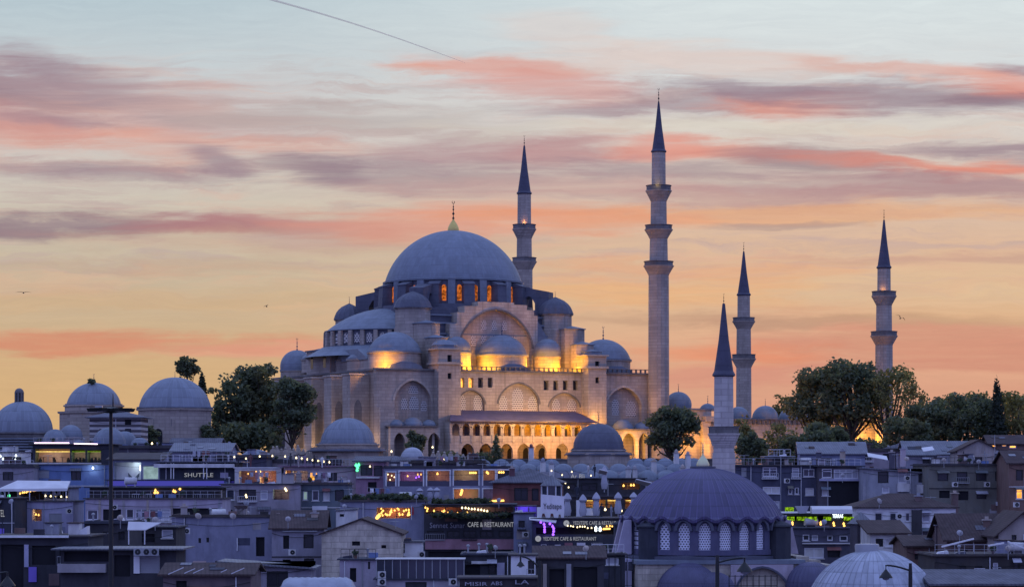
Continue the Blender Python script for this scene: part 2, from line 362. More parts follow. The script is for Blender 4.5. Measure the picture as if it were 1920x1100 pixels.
    def archring(s, xc, hw, zs, rise, w, y0, y1, n=16, legs=0.0):
        pts = [(-hw*math.cos(math.pi*i/n)) for i in range(n+1)]
        for i in range(n):
            a, b = pts[i], pts[i+1]; k = (hw+w)/hw
            za, zb = arc_z(a, hw, zs, rise), arc_z(b, hw, zs, rise)
            Za, Zb = zs+(za-zs)*k, zs+(zb-zs)*k
            s.add([(xc+a,y0,za),(xc+b,y0,zb),(xc+b*k,y0,Zb),(xc+a*k,y0,Za),(xc+a,y1,za),(xc+b,y1,zb),(xc+b*k,y1,Zb),(xc+a*k,y1,Za)],
                  [(0,1,2,3),(7,6,5,4),(0,4,5,1),(3,2,6,7)])
        return s
    def archpane(s, xc, hw, z0, zs, rise, y, n=12):
        p = [(xc-hw, y, z0), (xc+hw, y, z0)]
        for i in range(n+1):
            x = hw*math.cos(math.pi*i/n)
            p.append((xc+x, y, arc_z(x, hw, zs, rise)))
        return s.add(p, [tuple(range(len(p)))])
    def panel(s, x0, x1, z0, z1, holes, y=0.0, dep=.25):
        xs = sorted({x0, x1, *[v for h in holes for v in (max(x0, h[0]), min(x1, h[1]))]}); zs = sorted({z0, z1, *[v for h in holes for v in (max(z0, h[2]), min(z1, h[3]))]})
        for a, b in zip(xs, xs[1:]):
            for c, d in zip(zs, zs[1:]):
                mx, mz = (a+b)/2, (c+d)/2
                if any(h[0] < mx < h[1] and h[2] < mz < h[3] for h in holes): continue
                s.quad((a,y,c),(b,y,c),(b,y,d),(a,y,d))
        for h in holes:
            a, b, c, d = h[:4]; e = y + (h[4] if len(h) > 4 else dep)
            s.quad((a,y,c),(a,y,d),(a,e,d),(a,e,c)); s.quad((b,y,d),(b,y,c),(b,e,c),(b,e,d))
            s.quad((a,y,d),(b,y,d),(b,e,d),(a,e,d)); s.quad((b,y,c),(a,y,c),(a,e,c),(b,e,c))
        return s
    def mesh(s, name, m, smooth=False, ang=38):
        me = bpy.data.meshes.new(name); me.from_pydata([tuple(v) for v in s.v], [], s.f)
        if m: me.materials.append(M[m] if isinstance(m, str) else m)
        if smooth:
            me.polygons.foreach_set('use_smooth', [True]*len(me.polygons))
            me.set_sharp_from_angle(angle=R(ang))
        me.update(); return me
    def build(s, name, m, parent=None, smooth=False, ang=38, loc=None):
        o = bpy.data.objects.new(name, s.mesh(name, m, smooth, ang)); col.objects.link(o)
        if parent: o.parent = parent
        if loc: o.location = loc
        return o
def place(name, me, parent, loc=(0,0,0), rz=0):
    o = bpy.data.objects.new(name, me); col.objects.link(o); o.parent = parent; o.location = loc; o.rotation_euler = (0, 0, rz); return o
def tag(o, label, cat, group=None, kind=None):
    if label: o['label'] = label
    if cat: o['category'] = cat
    if group: o['group'] = group
    if kind: o['kind'] = kind
    return o
def thing(name, label, cat, loc=(0,0,0), rz=0, group=None):
    o = bpy.data.objects.new(name, None); col.objects.link(o); o.empty_display_size = .5
    o.location = loc; o.rotation_euler = (0, 0, rz)
    return tag(o, label, cat, group)
def copy_tree(o, parent=None):
    c = o.copy(); col.objects.link(c)
    if parent: c.parent = parent
    for ch in list(o.children): copy_tree(ch, c)
    return c
def cap(r, h, n=10, z=0.0, r_end=0.0):   # spherical cap profile from rim to top
    Rr = (r*r + h*h)/(2*h); out = []
    amax = math.asin(min(1, r/Rr)); amax = amax if h <= Rr else math.pi - amax
    for i in range(n+1):
        a = amax*(1 - i/n)
        out.append((max(r_end, Rr*math.sin(a)), z + h - Rr + Rr*math.cos(a)))
    return out
def lamp(name, loc, e, c=(1,.55,.2), r=.3, parent=None, kind='POINT', aim=None, size=R(100), blend=.6):
    l = bpy.data.lights.new(name, kind); l.energy = e; l.color = c; l.shadow_soft_size = r
    o = bpy.data.objects.new(name, l); col.objects.link(o); o.location = loc
    if kind == 'SPOT': l.spot_size = size; l.spot_blend = blend
    if aim: o.rotation_euler = (Vector(aim)-Vector(loc)).to_track_quat('-Z', 'Y').to_euler()
    if parent: o.parent = parent
    return o
def finial(parent, x, y, z, h, m='dark_lead', k=1.0):
    r = h*.045*k
    p = [(r*.8, 0), (r*1.6, h*.06), (r*.6, h*.14), (r*.45, h*.22), (r*1.7, h*.30), (r*.45, h*.38), (r*.4, h*.46), (r*1.25, h*.52), (r*.35, h*.58), (r*.9, h*.66), (r*.3, h*.72), (r*.25, h*.82)]
    b = MB().lathe([(a, z+c) for a, c in p], 8, x, y)
    q = []
    for i in range(11):
        a = R(-235 + 29*i); q.append((x + math.cos(a)*r*1.6, y, z + h*.90 + math.sin(a)*r*1.6))
    b.tube(q, [r*.15]+[r*.38]*9+[r*.15], 5)
    return b.build('finial', m, parent, True, 60)
def gz(Y):
    t = [(0,6),(130,8),(230,18),(300,27),(350,32),(420,38),(455,42),(640,42),(760,36),(2000,10),(9000,0),(99999,0)]
    for (a, b), (c, d) in zip(t, t[1:]):
        if a <= Y <= c: return b + (d-b)*(Y-a)/(c-a)
    return 0
# ------------------------------------------------------------------ ground
b = MB(); ys = [-300, 0, 60, 130, 180, 230, 265, 300, 325, 350, 385, 420, 440, 455, 500, 560, 640, 700, 760, 1200, 2000, 5000, 9000, 20000]
xs = [-9000, -2000, -700, -300, -150, -60, 0, 60, 150, 300, 700, 2000, 9000]
vs = [(x, y, gz(max(0, y)) - .5) for y in ys for x in xs]; nx = len(xs)
b.add(vs, [(j*nx+i, j*nx+i+1, (j+1)*nx+i+1, (j+1)*nx+i) for j in range(len(ys)-1) for i in range(nx-1)])
tag(b.build('ground', 'earth'), None, None, kind='structure')
# ================================================================== the great mosque
TH = R(26); cT, sT = math.cos(TH), math.sin(TH)
MX, MY, MG = WX(850, 520), 520.0, 42.0
mosque = thing('mosque', 'great domed stone mosque on the hilltop with gold finial and floodlit gallery', 'mosque', (MX, MY, MG), TH)
def U(px, y):
    k = (px-960)/F
    return (k*(MY + y*cT) - MX + y*sT) / (cT - k*sT)
def Q(px, py, y):
    u = U(px, y); Y = MY + u*sT + y*cT
    return u, WZ(py, Y) - MG
def ZQ(px, py, y): return Q(px, py, y)[1]
FR = -29.0
zt = ZQ(980, 698, FR)                 # terrace level over the aisles
# ---- front (long side) walls, one piece per bay
stone = MB()
# left bay
x0, x1 = U(706, FR), U(816, FR)
xc, hw = U(774, FR), (U(808, FR)-U(740, FR))/2
zs, ap, zb = ZQ(774, 752, FR), ZQ(774, 713, FR), ZQ(774, 800, FR)
stone.arch(x0, x1, 0, zt, xc, hw, zs, ap-zs, FR, FR+1.4, 20, sill=zb)
stone.archpane(xc, hw, zb, zs, ap-zs, FR+1.25)
MB().archring(xc, hw, zs, ap-zs, .45, FR-.12, FR+.02).build('arch_moulding', 'pale_stone', mosque)
gl = []
for a, c, d, e in ((752, 764, 768, 746), (767, 785, 768, 742), (789, 800, 770, 750), (766, 784, 737, 722)):
    gl.append((U(a, FR+1.2), U(c, FR+1.2), ZQ(774, d, FR+1.2), ZQ(774, e, FR+1.2), FR+1.2))
# right bay
x0, x1 = U(1136, FR), U(1216, FR)
xc2, hw2 = U(1170, FR), (U(1204, FR)-U(1137.5, FR))/2
zs2, ap2, zb2 = ZQ(1170, 764, FR), ZQ(1170, 726, FR), ZQ(1170, 800, FR)
stone.arch(x0, x1, 0, zt, xc2, hw2, zs2, ap2-zs2, FR, FR+1.4, 20, sill=zb2)
stone.archpane(xc2, hw2, zb2, zs2, ap2-zs2, FR+1.25)
MB().archring(xc2, hw2, zs2, ap2-zs2, .45, FR-.12, FR+.02).build('arch_moulding', 'pale_stone', mosque)
for a, c, d, e in ((1147, 1160, 778, 748), (1173, 1192, 780, 750)):
    gl.append((U(a, FR+1.2), U(c, FR+1.2), ZQ(1170, d, FR+1.2), ZQ(1170, e, FR+1.2), FR+1.2))
# centre
CY = FR + .6
zroof = ZQ(975, 776, CY); zrow = ZQ(900, 727.5, CY)
rowh = []
for px in (866, 883, 901, 919, 1024, 1042, 1060, 1079):
    ym = 717 if px < 950 else 722
    rowh.append((U(px-4.5, CY), U(px+4.5, CY), ZQ(px, ym+9, CY), ZQ(px, ym-9, CY), .9))
zc0, zc1 = ZQ(900, 727, CY), ZQ(1050, 732, CY); zlow = min(zc0, zc1)-.15
for (pa, pb, pc, ph, s_, a_) in ((860, 930, 884, 25, 757, 731), (1014, 1094, 1058, 29, 763, 736.5)):
    a, c = U(pa, CY), U(pb, CY)
    x, h = U(pc, CY), (U(pc+ph, CY)-U(pc-ph, CY))/2
    z1_, z2_ = ZQ(pc, s_, CY), ZQ(pc, a_, CY)
    stone.arch(a, c, 0, zlow, x, h, z1_, min(z2_, zlow-.1)-z1_, CY, CY+.8, 16, sill=zroof-1.5)
    stone.archpane(x, h, zroof-1.5, z1_, min(z2_, zlow-.1)-z1_, CY+.7)
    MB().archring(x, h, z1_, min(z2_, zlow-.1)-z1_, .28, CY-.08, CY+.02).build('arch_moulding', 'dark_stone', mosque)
    stone.panel(a, c, zlow, zt, [q for q in rowh if a < q[0] < c], CY, .9)
x, h = U(973, CY), (U(1011, CY)-U(935, CY))/2
z1_, z2_ = ZQ(973, 757, CY), ZQ(973, 718.5, CY)
stone.arch(U(930, CY), U(1014, CY), 0, zt, x, h, z1_, z2_-z1_, CY, CY+.8, 18, sill=zroof-1.5)
stone.archpane(x, h, zroof-1.5, z1_, z2_-z1_, CY+.7)
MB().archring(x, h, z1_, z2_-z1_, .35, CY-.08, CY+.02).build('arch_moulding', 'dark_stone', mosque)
for a, c, d, e in ((861, 873, 770, 740), (888, 904, 770, 739), (936, 951, 772, 741), (960, 981, 772, 727), (990, 1006, 773, 742), (1035, 1050, 777, 747), (1064, 1080, 778, 747)):
    gl.append((U(a, CY+.62), U(c, CY+.62), ZQ((a+c)/2, d, CY+.62), ZQ((a+c)/2, e, CY+.62), CY+.62))
for (a, c, d, e, y) in gl:
    w_ = (c-a)/2; hh = min(w_*1.15, (e-d)*.45)
    MB().archpane((a+c)/2, w_, d, e-hh, hh, y).build('grille_window', 'grille', mosque)
for i, (a, c, d, e, dp) in enumerate(rowh):
    MB().archpane((a+c)/2, (c-a)/2, d, e-.5, .5, CY+.85).build('small_window', 'amber_glow' if i < 2 else 'dim_glass', mosque)
# body behind the facades
stone.box(-29.0+.2, 29.2, FR+1.5, 29, 0, zt-.02)
stone.build('wall', 'limestone', mosque)
# cornice below the terrace
co = MB()
for a, c, y in ((U(700, FR), U(816, FR), FR), (U(860, CY), U(1094, CY), CY), (U(1136, FR), U(1218, FR), FR)):
    co.box(a, c, y-.5, y+.3, zt+.003, zt+.35)
co.box(-29.4, -28.8, FR+.32, 29.4, zt+.003, zt+.35)
co.build('cornice', 'dark_stone', mosque)
# balustrade
ba = MB()
for a, c, y in ((U(866, CY), U(1090, CY), CY), (U(1140, FR), U(1218, FR), FR)):
    n = int((c-a)/1.05)
    for i in range(n+1):
        x = a + (c-a)*i/n
        ba.box(x-.14, x+.14, y-.25, y+.05, zt+.36, zt+.95)
    ba.box(a-.2, c+.2, y-.3, y+.1, zt+.953, zt+1.08)
ba.build('balustrade', 'dark_stone', mosque)
# ---- buttress towers of the front
def tower(pa, pb, pyt, pyc, pcap, y0, y1):
    a, c = U(pa, y0), U(pb, y0)
    zT, zC = ZQ(pb, pyt, y0), ZQ(pb, pyc, y0)
    m = MB(); pm = (pa+pb)/2
    hs = [(U(pm-4, y0), U(pm+4, y0), ZQ(pm, pyt+22, y0), ZQ(pm, pyt+9, y0), .6), (U(pm-3.5, y0), U(pm+3.5, y0), ZQ(pm, pyc+27, y0), ZQ(pm, pyc+16, y0), .6)]
    m.panel(a, c, 0, zT, hs, y0, .6)
    m.add([(a,y0,0),(a,y0,zT),(a,y1,zT),(a,y1,0),(c,y0,0),(c,y0,zT),(c,y1,zT),(c,y1,0)], [(0,3,2,1),(4,5,6,7),(1,2,6,5)])
    o = m.build('buttress_tower', 'limestone', mosque)
    d = MB()
    for q in hs: d.quad((q[0],y0+.55,q[2]),(q[1],y0+.55,q[2]),(q[1],y0+.55,q[3]),(q[0],y0+.55,q[3]))
    d.build('tower_window', 'void', o)
    k = MB()
    for z, e, t in ((zC, .35, .45), (zT, .4, .3)):
        k.box(a-e, c+e, y0-e, y1, z+.003, z+t)
    k.build('tower_cornice', 'pale_stone', o)
    r = (c-a)*.52
    zc = ZQ((pa+pb)/2, pcap, (y0+y1)/2)
    l = MB().lathe([(r*.98, zT+.31), (r*.98, zT+.9), (r*1.06, zT+.95), (r*1.02, zT+1.1), (r*.7, zc-.35), (.05, zc)], 8, (a+c)/2, (y0+y1)/2, a0=R(22.5))
    l.build('tower_cap', 'lead', o)
tower(822, 864, 656, 683, 636, FR-2.3, FR+2.6)
tower(1103, 1137, 668, 691, 655, FR-2.3, FR+2.6)
# ---- gallery of two storeys between the towers
GY = FR - 5.0
ga, gb = U(846, GY), U(1113, GY)
zE, zR = ZQ(980, 789, GY), ZQ(980, 770, CY)
ro = MB()
ro.add([(ga-.6, GY-.6, zE), (gb+.6, GY-.6, zE), (gb-1.2, CY-.02, zR), (ga+2.6, CY-.02, zR), (ga-.6, GY-.6, zE-.22), (gb+.6, GY-.6, zE-.22), (gb-1.2, CY-.02, zR-.3), (ga+2.6, CY-.02, zR-.3)],
       [(0,1,2,3), (7,6,5,4), (0,4,5,1), (1,5,6,2), (3,7,4,0)])
ro.build('gallery_roof', 'violet_lead', mosque)
zF = ZQ(980, 826, GY)                 # floor of the upper arcade
ua = MB(); n = 14; wbay = (gb-ga)/n
for i in range(n):
    a, c = ga + wbay*i, ga + wbay*(i+1)
    ua.arch(a+.01, c-.01, zF+.55, zE-.25, (a+c)/2, wbay/2-.32, zE-1.5, .95, GY+.25, GY+.7, 10)
ua.build('upper_arcade', 'pale_stone', mosque)
pr = MB().box(ga, gb, GY-.02, GY+.2, zF-.05, zF+.95)
for i in range(n+1):
    x = ga + wbay*i
    pr.box(x-.2, x+.2, GY-.12, GY+.22, zF-.4, zF+1.05)
pr.build('gallery_parapet', 'pale_stone', mosque)
cl = MB()
for i in range(n+1):
    x = ga + wbay*i
    cl.lathe([(.19, zF+.96), (.17, zE-1.55), (.34, zE-1.2)], 8, x, GY+.45)
cl.build('gallery_column', 'dark_stone', mosque)
la = MB(); cs = [877, 911, 950, 982, 1013, 1054, 1090]; edges = [ga] + [U((p+q)/2, GY) for p, q in zip(cs, cs[1:])] + [gb]
for p, a, c in zip(cs, edges, edges[1:]):
    x = U(p, GY); la.arch(a+.005, c-.005, 0, zF-.1, x, 1.35, ZQ(p, 846, GY), ZQ(p, 831, GY)-ZQ(p, 846, GY), GY, GY+.7, 14)
la.build('lower_arcade', 'pale_stone', mosque)
bw = MB(); bw.box(ga, gb, GY+.72, CY-.02, zF-.3, zF-.02)
bw.box(ga-.3, ga, GY, CY-.03, 0, zE-.3); bw.box(gb, gb+.3, GY, CY-.03, 0, zE-.3)
bw.build('gallery_floor', 'pale_stone', mosque)
for i in range(13):
    x = ga + (gb-ga)*(i+.5)/13
    MB().box(x-.55, x+.55, CY-.06, CY-.01, zF+.2, zF+2.9).build('gallery_window', 'dim_glass', mosque)
for i in range(9):
    x = ga + (gb-ga)*(i+.5)/9
    MB().archpane(x, .8, .1, 2.0, .9, CY-.03).build('gallery_door', 'void', mosque)
# ---- porticoes at both ends with little domes
def portico(pa, pb, dpx, archs, y0, pyr):
    a, c = U(pa, y0), U(pb, y0); zr = ZQ((pa+pb)/2, pyr, y0)
    m = MB(); ed = [a] + [U((p[0]+q[0])/2, y0) for p, q in zip(archs, archs[1:])] + [c]
    for (p, h), e0, e1 in zip(archs, ed, ed[1:]):
        x = U(p, y0); zz = ZQ(p, 829, y0)
        m.arch(e0+.005, e1-.005, 0, zr, x, h*.105, zz, ZQ(p, 811, y0)-zz, y0, y0+.8, 14)
    m.box(a, a+.5, y0+.82, FR-.02, 0, zr); m.box(c-.5, c, y0+.82, FR-.02, 0, zr)
    m.box(a, c, y0+.82, FR-.02, zr-.4, zr-.02)
    o = m.build('portico', 'pale_stone', mosque)
    MB().box(a-.3, c+.3, y0-.35, FR-.02, zr+.003, zr+.3).build('portico_cornice', 'dark_stone', o)
    for p, r, h in dpx:
        MB().lathe([(r*1.04, zr+.3), (r*1.04, zr+.6)] + cap(r, h, 8, zr+.6), 24, U(p, y0+2), y0+2.1).build('portico_dome', 'lead', o, True)
portico(732, 818, ((744, 1.4, .9), (774, 2.0, 1.3), (804, 1.4, .9)), ((749, 11), (781, 13), (814, 12)), FR-4, 800)
portico(1140, 1218, ((1168, 2.1, 1.6), (1203, 1.5, 1.1)), ((1150, 9), (1180, 14), (1208, 12)), FR-4, 806)
# low pier in front of the left bay
MB().obox((U(709, FR-1)+U(737, FR-1))/2, FR-1.02, 0, ZQ(722, 763, FR-1), U(737, FR-1)-U(709, FR-1), 2.0).build('pier', 'limestone', mosque)
# ---- qibla side: buttresses
for y, dp, pt, px in ((-24.0, 4.0, 700, 675), (-14.2, 4.0, 704, 625), (-3.5, 4.0, 706, 590), (7.5, 4, 708, 550), (18, 4, 712, 530)):
    z = zt - .9
    m = MB().box(-29-dp, -28.9, y, y+4.0, 0, z)
    m.prism_x([(y-.2, z+.003), (y+4.2, z+.003), (y+4.0, z+.35), (y, z+.35)], -29-dp-.25, -29.42)
    m.build('buttress', 'limestone', mosque)
    MB().archpane(0, .8, 3, 10.5, 1.6, 0).build('niche', 'dark_stone', mosque).location = (-29-dp+1.6, y-.02, 0)
for y in (-26.6, -17, -7, 4, 15, 25):
    w = MB().archpane(0, .9, 3.5, 12.5, 1.6, 0).build('tall_window', 'dim_glass', mosque); w.location = (-29.03+.2, y, 0); w.rotation_euler = (0, 0, R(-90))
# ---- upper stages
def dome(px, y, pyb, pyt, rpx, pyd=None, m='lead', ribs=24, drum='limestone', n=48, fin=0, u=None, rr=None, ra=.05, parent=None, name='dome', lip=.25):
    u_ = U(px, y) if u is None else u
    Y = MY + u_*sT + y*cT; s_ = Y/F
    zb, zT_ = WZ(pyb, Y)-MG, WZ(pyt, Y)-MG
    r = rpx*s_ if rr is None else rr
    o = MB().lathe([(r*1.045, zb-.25), (r*1.045, zb)] + cap(r, zT_-zb, 12, zb), n, u_, y, ribs, ra).build(name, m, parent or mosque, True, 30)
    if pyd:
        zd = WZ(pyd, Y)-MG
        MB().lathe([(r*1.0, zd), (r*1.0, zb-.5), (r*1.05, zb-.45), (r*1.05, zb-.26)], 32, u_, y).build('drum', drum, o, True, 30)
    if fin: finial(o, u_, y, zT_-.05, fin*s_)
    return o, u_, zb, r
# aisle domes along the front
AY = -22.4
dome(740, AY, 659, 622, 50, 692)
dome(856, AY, 660, 631, 27, 694)
dome(941, AY, 665, 628, 47, 697, fin=26)
dome(1026, AY, 667, 635, 25, 697)
dome(1131, AY, 674, 636, 51, 698, fin=26)
# low sloping lead roofs and little side arches in front of the big aisle domes
for px, w in ((740, 30), (941, 30), (1131, 30)):
    u_ = U(px, AY)
    m = MB().prism([(u_-3.6, zt+.36), (u_+3.6, zt+.36), (u_+3.2, zt+1.0), (u_+1.2, zt+1.7), (u_-1.2, zt+1.7), (u_-3.2, zt+1.0)], FR+.95, AY-3)
    m.build('low_roof', 'lead', mosque)
# SW corner dome seen beyond the qibla wall
dome(557, 24, 693, 656, 31, 735, fin=24)
# blocks on the qibla side
zq = ZQ(600, 656, 0)
m = MB().box(-28.6, -22, -2.5, 10.5, zt+.05, zq)
m.build('mihrab_block', 'limestone', mosque)
MB().box(-28.9, -21.8, -2.8, 10.8, zq+.003, zq+.3).build('cornice', 'dark_lead', mosque)
for y in (.5, 7.5):
    w = MB().archpane(0, .7, zt+1.5, zq-1.6, .8, 0).build('tall_window', 'dim_glass', mosque); w.location = (-28.63, y, 0); w.rotation_euler = (0, 0, R(-90))
# semi-dome toward the qibla with its drum of windows, and the one opposite
def semi(sgn, uc, px_e, pyb, pyt, pyd, lit):
    Yc = MY + uc*sT; r = 13.2
    zb, zT_ = WZ(pyb, Yc)-MG, WZ(pyt, Yc)-MG; zd = WZ(pyd, Yc)-MG
    a0 = R(90) if sgn < 0 else R(-90)
    o = MB().lathe([(r*1.03, zb-.2), (r*1.03, zb)] + cap(r, zT_-zb, 12, zb), 48, uc, 0, 24, .05, a0=a0, a1=a0+math.pi).build('semi_dome', 'lead', mosque, True, 30)
    d = MB().lathe([(r-.1, zd), (r-.1, zb-.21)], 48, uc, 0, a0=a0, a1=a0+math.pi)
    nb = 15
    d.build('semi_dome_drum', 'dark_lead', o)
    for i in range(nb):
        a = a0 + math.pi*(i+.5)/nb
        p = MB().archpane(0, .62, zd+.5, zb-1.3, .5, 0).build('drum_window', 'grille', o)
        p.location = (uc + (r+.0)*math.cos(a), (r+.0)*math.sin(a), 0); p.rotation_euler = (0, 0, a + R(90))
    bt = MB()
    for i in range(nb+1):
        a = a0 + math.pi*i/nb
        MB().obox(uc + (r+.25)*math.cos(a), (r+.25)*math.sin(a), zd, zb-.3, .8, .9, a, .8, .9).build('drum_pier', 'limestone', o)
    MB().lathe([(r+4.5, zd-2.2), (r+1.0, zd-.1), (r-.2, zd)], 48, uc, 0, a0=a0, a1=a0+math.pi).build('lead_skirt', 'lead', o, True)
semi(-1, -14.2, 620, 622, 578, 652, False)
semi(1, 14.2, 1080, 622, 578, 652, False)
for y, px, rr_ in ((-12.5, 672, 4.6), (12.5, 620, 4.6)):
    dome(0, y, 672, 653, 0, 700, u=-24.0, rr=rr_)
    dome(0, y, 672, 653, 0, 700, u=24.0, rr=rr_)
# small round turret and wall stage beside it
u_ = U(626, -9); zz = ZQ(626, 675, -9)
MB().lathe([(2.0, zt+.1), (2.0, zz), (2.25, zz+.1), (.05, zz+2.0)], 12, -26.2, -5.2).build('turret', 'limestone', mosque, True, 30)
MB().box(-27.5, -18, -20, -2.6, zt+.02, ZQ(665, 676, -12)).build('terrace_wall', 'limestone', mosque)
MB().prism_x([(-20.3, ZQ(665, 676, -12)+.01), (-2.7, ZQ(665, 676, -12)+.01), (-8, ZQ(665, 655, -12)), (-15, ZQ(665, 655, -12))], -27.8, -17).build('terrace_roof', 'lead', mosque)
# square mass under the main dome, in steps
zD0 = ZQ(850, 568, -15.5)
pm = MB()
for h, za, zb_ in ((18.2, zt+.03, ZQ(850, 625, -18)), (17.4, ZQ(850, 625, -18)+.003, ZQ(850, 605, -17)), (16.7, ZQ(850, 605, -17)+.006, ZQ(850, 590, -16.5)), (16.2, ZQ(850, 590, -16.5)+.009, ZQ(850, 577, -16))):
    pm.obox(0, 0, za, zb_, 2*h, 2*h)
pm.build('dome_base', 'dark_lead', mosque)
zst = ZQ(850, 577, -16)
ed = MB()
for h, z in ((18.35, ZQ(850, 625, -18)), (17.55, ZQ(850, 605, -17)), (16.85, ZQ(850, 590, -16.5))):
    for sx, sy in ((0,-1),(0,1),(-1,0),(1,0)):
        if sx == 0: ed.box(-h, h, sy*h-.2, sy*h+.2, z-.28, z+.05)
        else: ed.box(sx*h-.2, sx*h+.2, -h+.21, h-.21, z-.28, z+.05)
ed.build('base_moulding', 'lead', mosque)
# great arch on the front
AYs = -19.4
steps = [(843, 640), (843, 606), (857, 606), (857, 585), (871, 585), (871, 573), (897, 573), (897, 565), (964, 565), (964, 571), (988, 571), (988, 581), (1001, 581), (1001, 592), (1008, 592), (1008, 645)]
acx, arp = 930, 74
uc = U(acx, AYs); za = ZQ(acx, 652, AYs); ar = arp*.1085; aap = ZQ(acx, 581, AYs)-za
poly = [Q(p, q, AYs) for p, q in steps]
m = MB(); nn = 20
outer = poly[:]
arcp = [(uc + ar*math.cos(math.pi*i/nn), arc_z(ar*math.cos(math.pi*i/nn), ar, za, aap)) for i in range(nn+1)]
bot = ZQ(acx, 700, AYs)
def top_at(x):
    for (a, c), (d, e) in zip(poly, poly[1:]):
        if a <= x <= d and a != d: return c
    return poly[-1][1]
xs_ = sorted({x for x, z in poly} | {uc - ar*math.cos(math.pi*i/nn) for i in range(nn+1)})
y0, y1 = AYs, -16
for a, c in zip(xs_, xs_[1:]):
    if c-a < 1e-4: continue
    t = top_at((a+c)/2)
    inside = lambda x: abs(x-uc) <= ar+1e-6
    la_, lb_ = (arc_z(a-uc, ar, za, aap), arc_z(c-uc, ar, za, aap)) if inside((a+c)/2) else (bot, bot)
    m.add([(a,y0,la_),(c,y0,lb_),(c,y0,t),(a,y0,t),(a,y1,la_),(c,y1,lb_),(c,y1,t),(a,y1,t)], [(0,1,2,3),(3,2,6,7),(0,4,5,1),(1,5,6,2),(0,3,7,4)])
m.build('great_arch', 'pale_stone', mosque)
MB().archpane(uc, ar, bot, za, aap, AYs+.9).build('tympanum', 'limestone', mosque)
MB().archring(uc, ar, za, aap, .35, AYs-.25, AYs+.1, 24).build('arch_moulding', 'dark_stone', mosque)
for i in range(-2, 3):
    MB().archpane(uc+i*2.3, .55, za+.3, za+2.2, .6, AYs+.86).build('grille_window', 'grille', mosque)
    if abs(i) < 2: MB().archpane(uc+i*2.3, .55, za+3.6, za+5.0, .6, AYs+.86).build('grille_window', 'grille', mosque)
# sloping lead shoulders either side of the arch
for sg, pa, pb in ((-1, 835, 862), (1, 1002, 1026)):
    a, c = U(pa, AYs+.6), U(pb, AYs+.6); zh, zl = ZQ(pa, 592, AYs), ZQ(pa, 640, AYs)
    if sg < 0: m = MB().prism([(a-2, bot), (c, bot), (c, zh), (a-.5, zl)], AYs+.4, -16.5)
    else: m = MB().prism([(a, bot), (c+2, bot), (c+.5, zl), (a, zh)], AYs+.4, -16.5)
    m.build('arch_shoulder', 'lead', mosque)
# weight turrets at the four corners
def turret(px, y, pyb, pyt, rpx, pyd, fin=12):
    u_ = U(px, y); Y = MY + u_*sT + y*cT; s_ = Y/F; r = rpx*s_
    zb, zT_, zd = WZ(pyb, Y)-MG, WZ(pyt, Y)-MG, WZ(pyd, Y)-MG
    o = MB().lathe([(r*1.03, zt), (r*1.03, zd-.3), (r*.97, zd-.2), (r*.97, zb-.45), (r*1.05, zb-.4), (r*1.05, zb-.2)], 8, u_, y, a0=R(22.5)).build('weight_turret', 'limestone', mosque)
    h = zT_-zb
    MB().lathe([(r*1.06, zb-.19), (r*1.04, zb)] + [(r*a, zb+h*c) for a, c in ((.97,.2),(.88,.4),(.72,.6),(.5,.78),(.25,.9),(.02,1.0))], 48, u_, y, 16, .12).build('turret_dome', 'dark_lead', o, True, 25)
    finial(o, u_, y, zT_-.05, fin*s_)
turret(774, -16, 576, 546, 34, 612)
turret(1041, -16.5, 588, 557, 32, 616)
turret(655, 16, 598, 569, 27, 630, 14)
turret(916, 16, 588, 560, 30, 630)
# stepped buttress turrets descending to the front towers
def stepb(px, y, pyc, pye, pyb, wpx):
    u_ = U(px, y); Y = MY + u_*sT + y*cT; r = wpx*Y/F
    zc, ze = WZ(pyc, Y)-MG, WZ(pye, Y)-MG
    o = MB().lathe([(r, zt+.05), (r, ze-.1)], 6, u_, y, a0=R(30)).build('step_turret', 'limestone', mosque)
    MB().lathe([(r*1.12, ze-.12), (r*1.12, ze+.05), (.05, zc)], 6, u_, y, a0=R(30)).build('turret_roof', 'lead', o)
stepb(800, -20.6, 600, 606, 630, 25)
stepb(818, -25.0, 627, 633, 655, 21)
stepb(1072, -20.6, 611, 617, 650, 24)
stepb(1092, -25.0, 640, 646, 668, 21)
# ---- drum and main dome
rD = 14.2; zC, zA = ZQ(850, 519, -14), ZQ(850, 433, 0)
o = MB().lathe([(rD*1.03, zC-.45), (rD*1.035, zC-.1), (rD*1.0, zC+.05)] + cap(rD, zA-zC, 26, zC+.06, .7), 128, 0, 0, 64, .035).build('main_dome', 'dome_sheet', mosque, True, 25)
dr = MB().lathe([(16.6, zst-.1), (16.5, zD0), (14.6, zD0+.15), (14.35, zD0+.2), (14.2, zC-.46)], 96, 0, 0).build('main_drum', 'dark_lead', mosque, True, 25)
NB_ = 14
wm = MB().archpane(0, .46, 0, (zC-zD0)*.52, .45, 0).mesh('drum_window', 'window_fire')
bm_ = MB().obox(0, 1.0, zD0-.4, zC-1.5, 2.3, 2.7, 0, .92, .80).prism_x([(-.05, zC-1.5), (2.25, zC-1.5), (2.25, zC-1.35), (-.05, zC-.55)], -1.2, 1.2).mesh('drum_buttress', 'dark_lead')
pm_ = MB().obox(0, .2, zD0-.3, zC-.5, 1.5, .7).mesh('drum_pier', 'lead')
for i in range(NB_):
    mid = R(-90) - TH + 2*math.pi*i/NB_
    for dlt in (-6.2, 6.2):
        a = mid + R(dlt); place('drum_window', wm, dr, (14.36*math.cos(a), 14.36*math.sin(a), zD0+.7), a + R(90))
    place('drum_pier', pm_, dr, (14.25*math.cos(mid), 14.25*math.sin(mid), 0), mid - R(90))
    a = mid + math.pi/NB_
    place('drum_buttress', bm_, dr, (14.25*math.cos(a), 14.25*math.sin(a), 0), a - R(90))
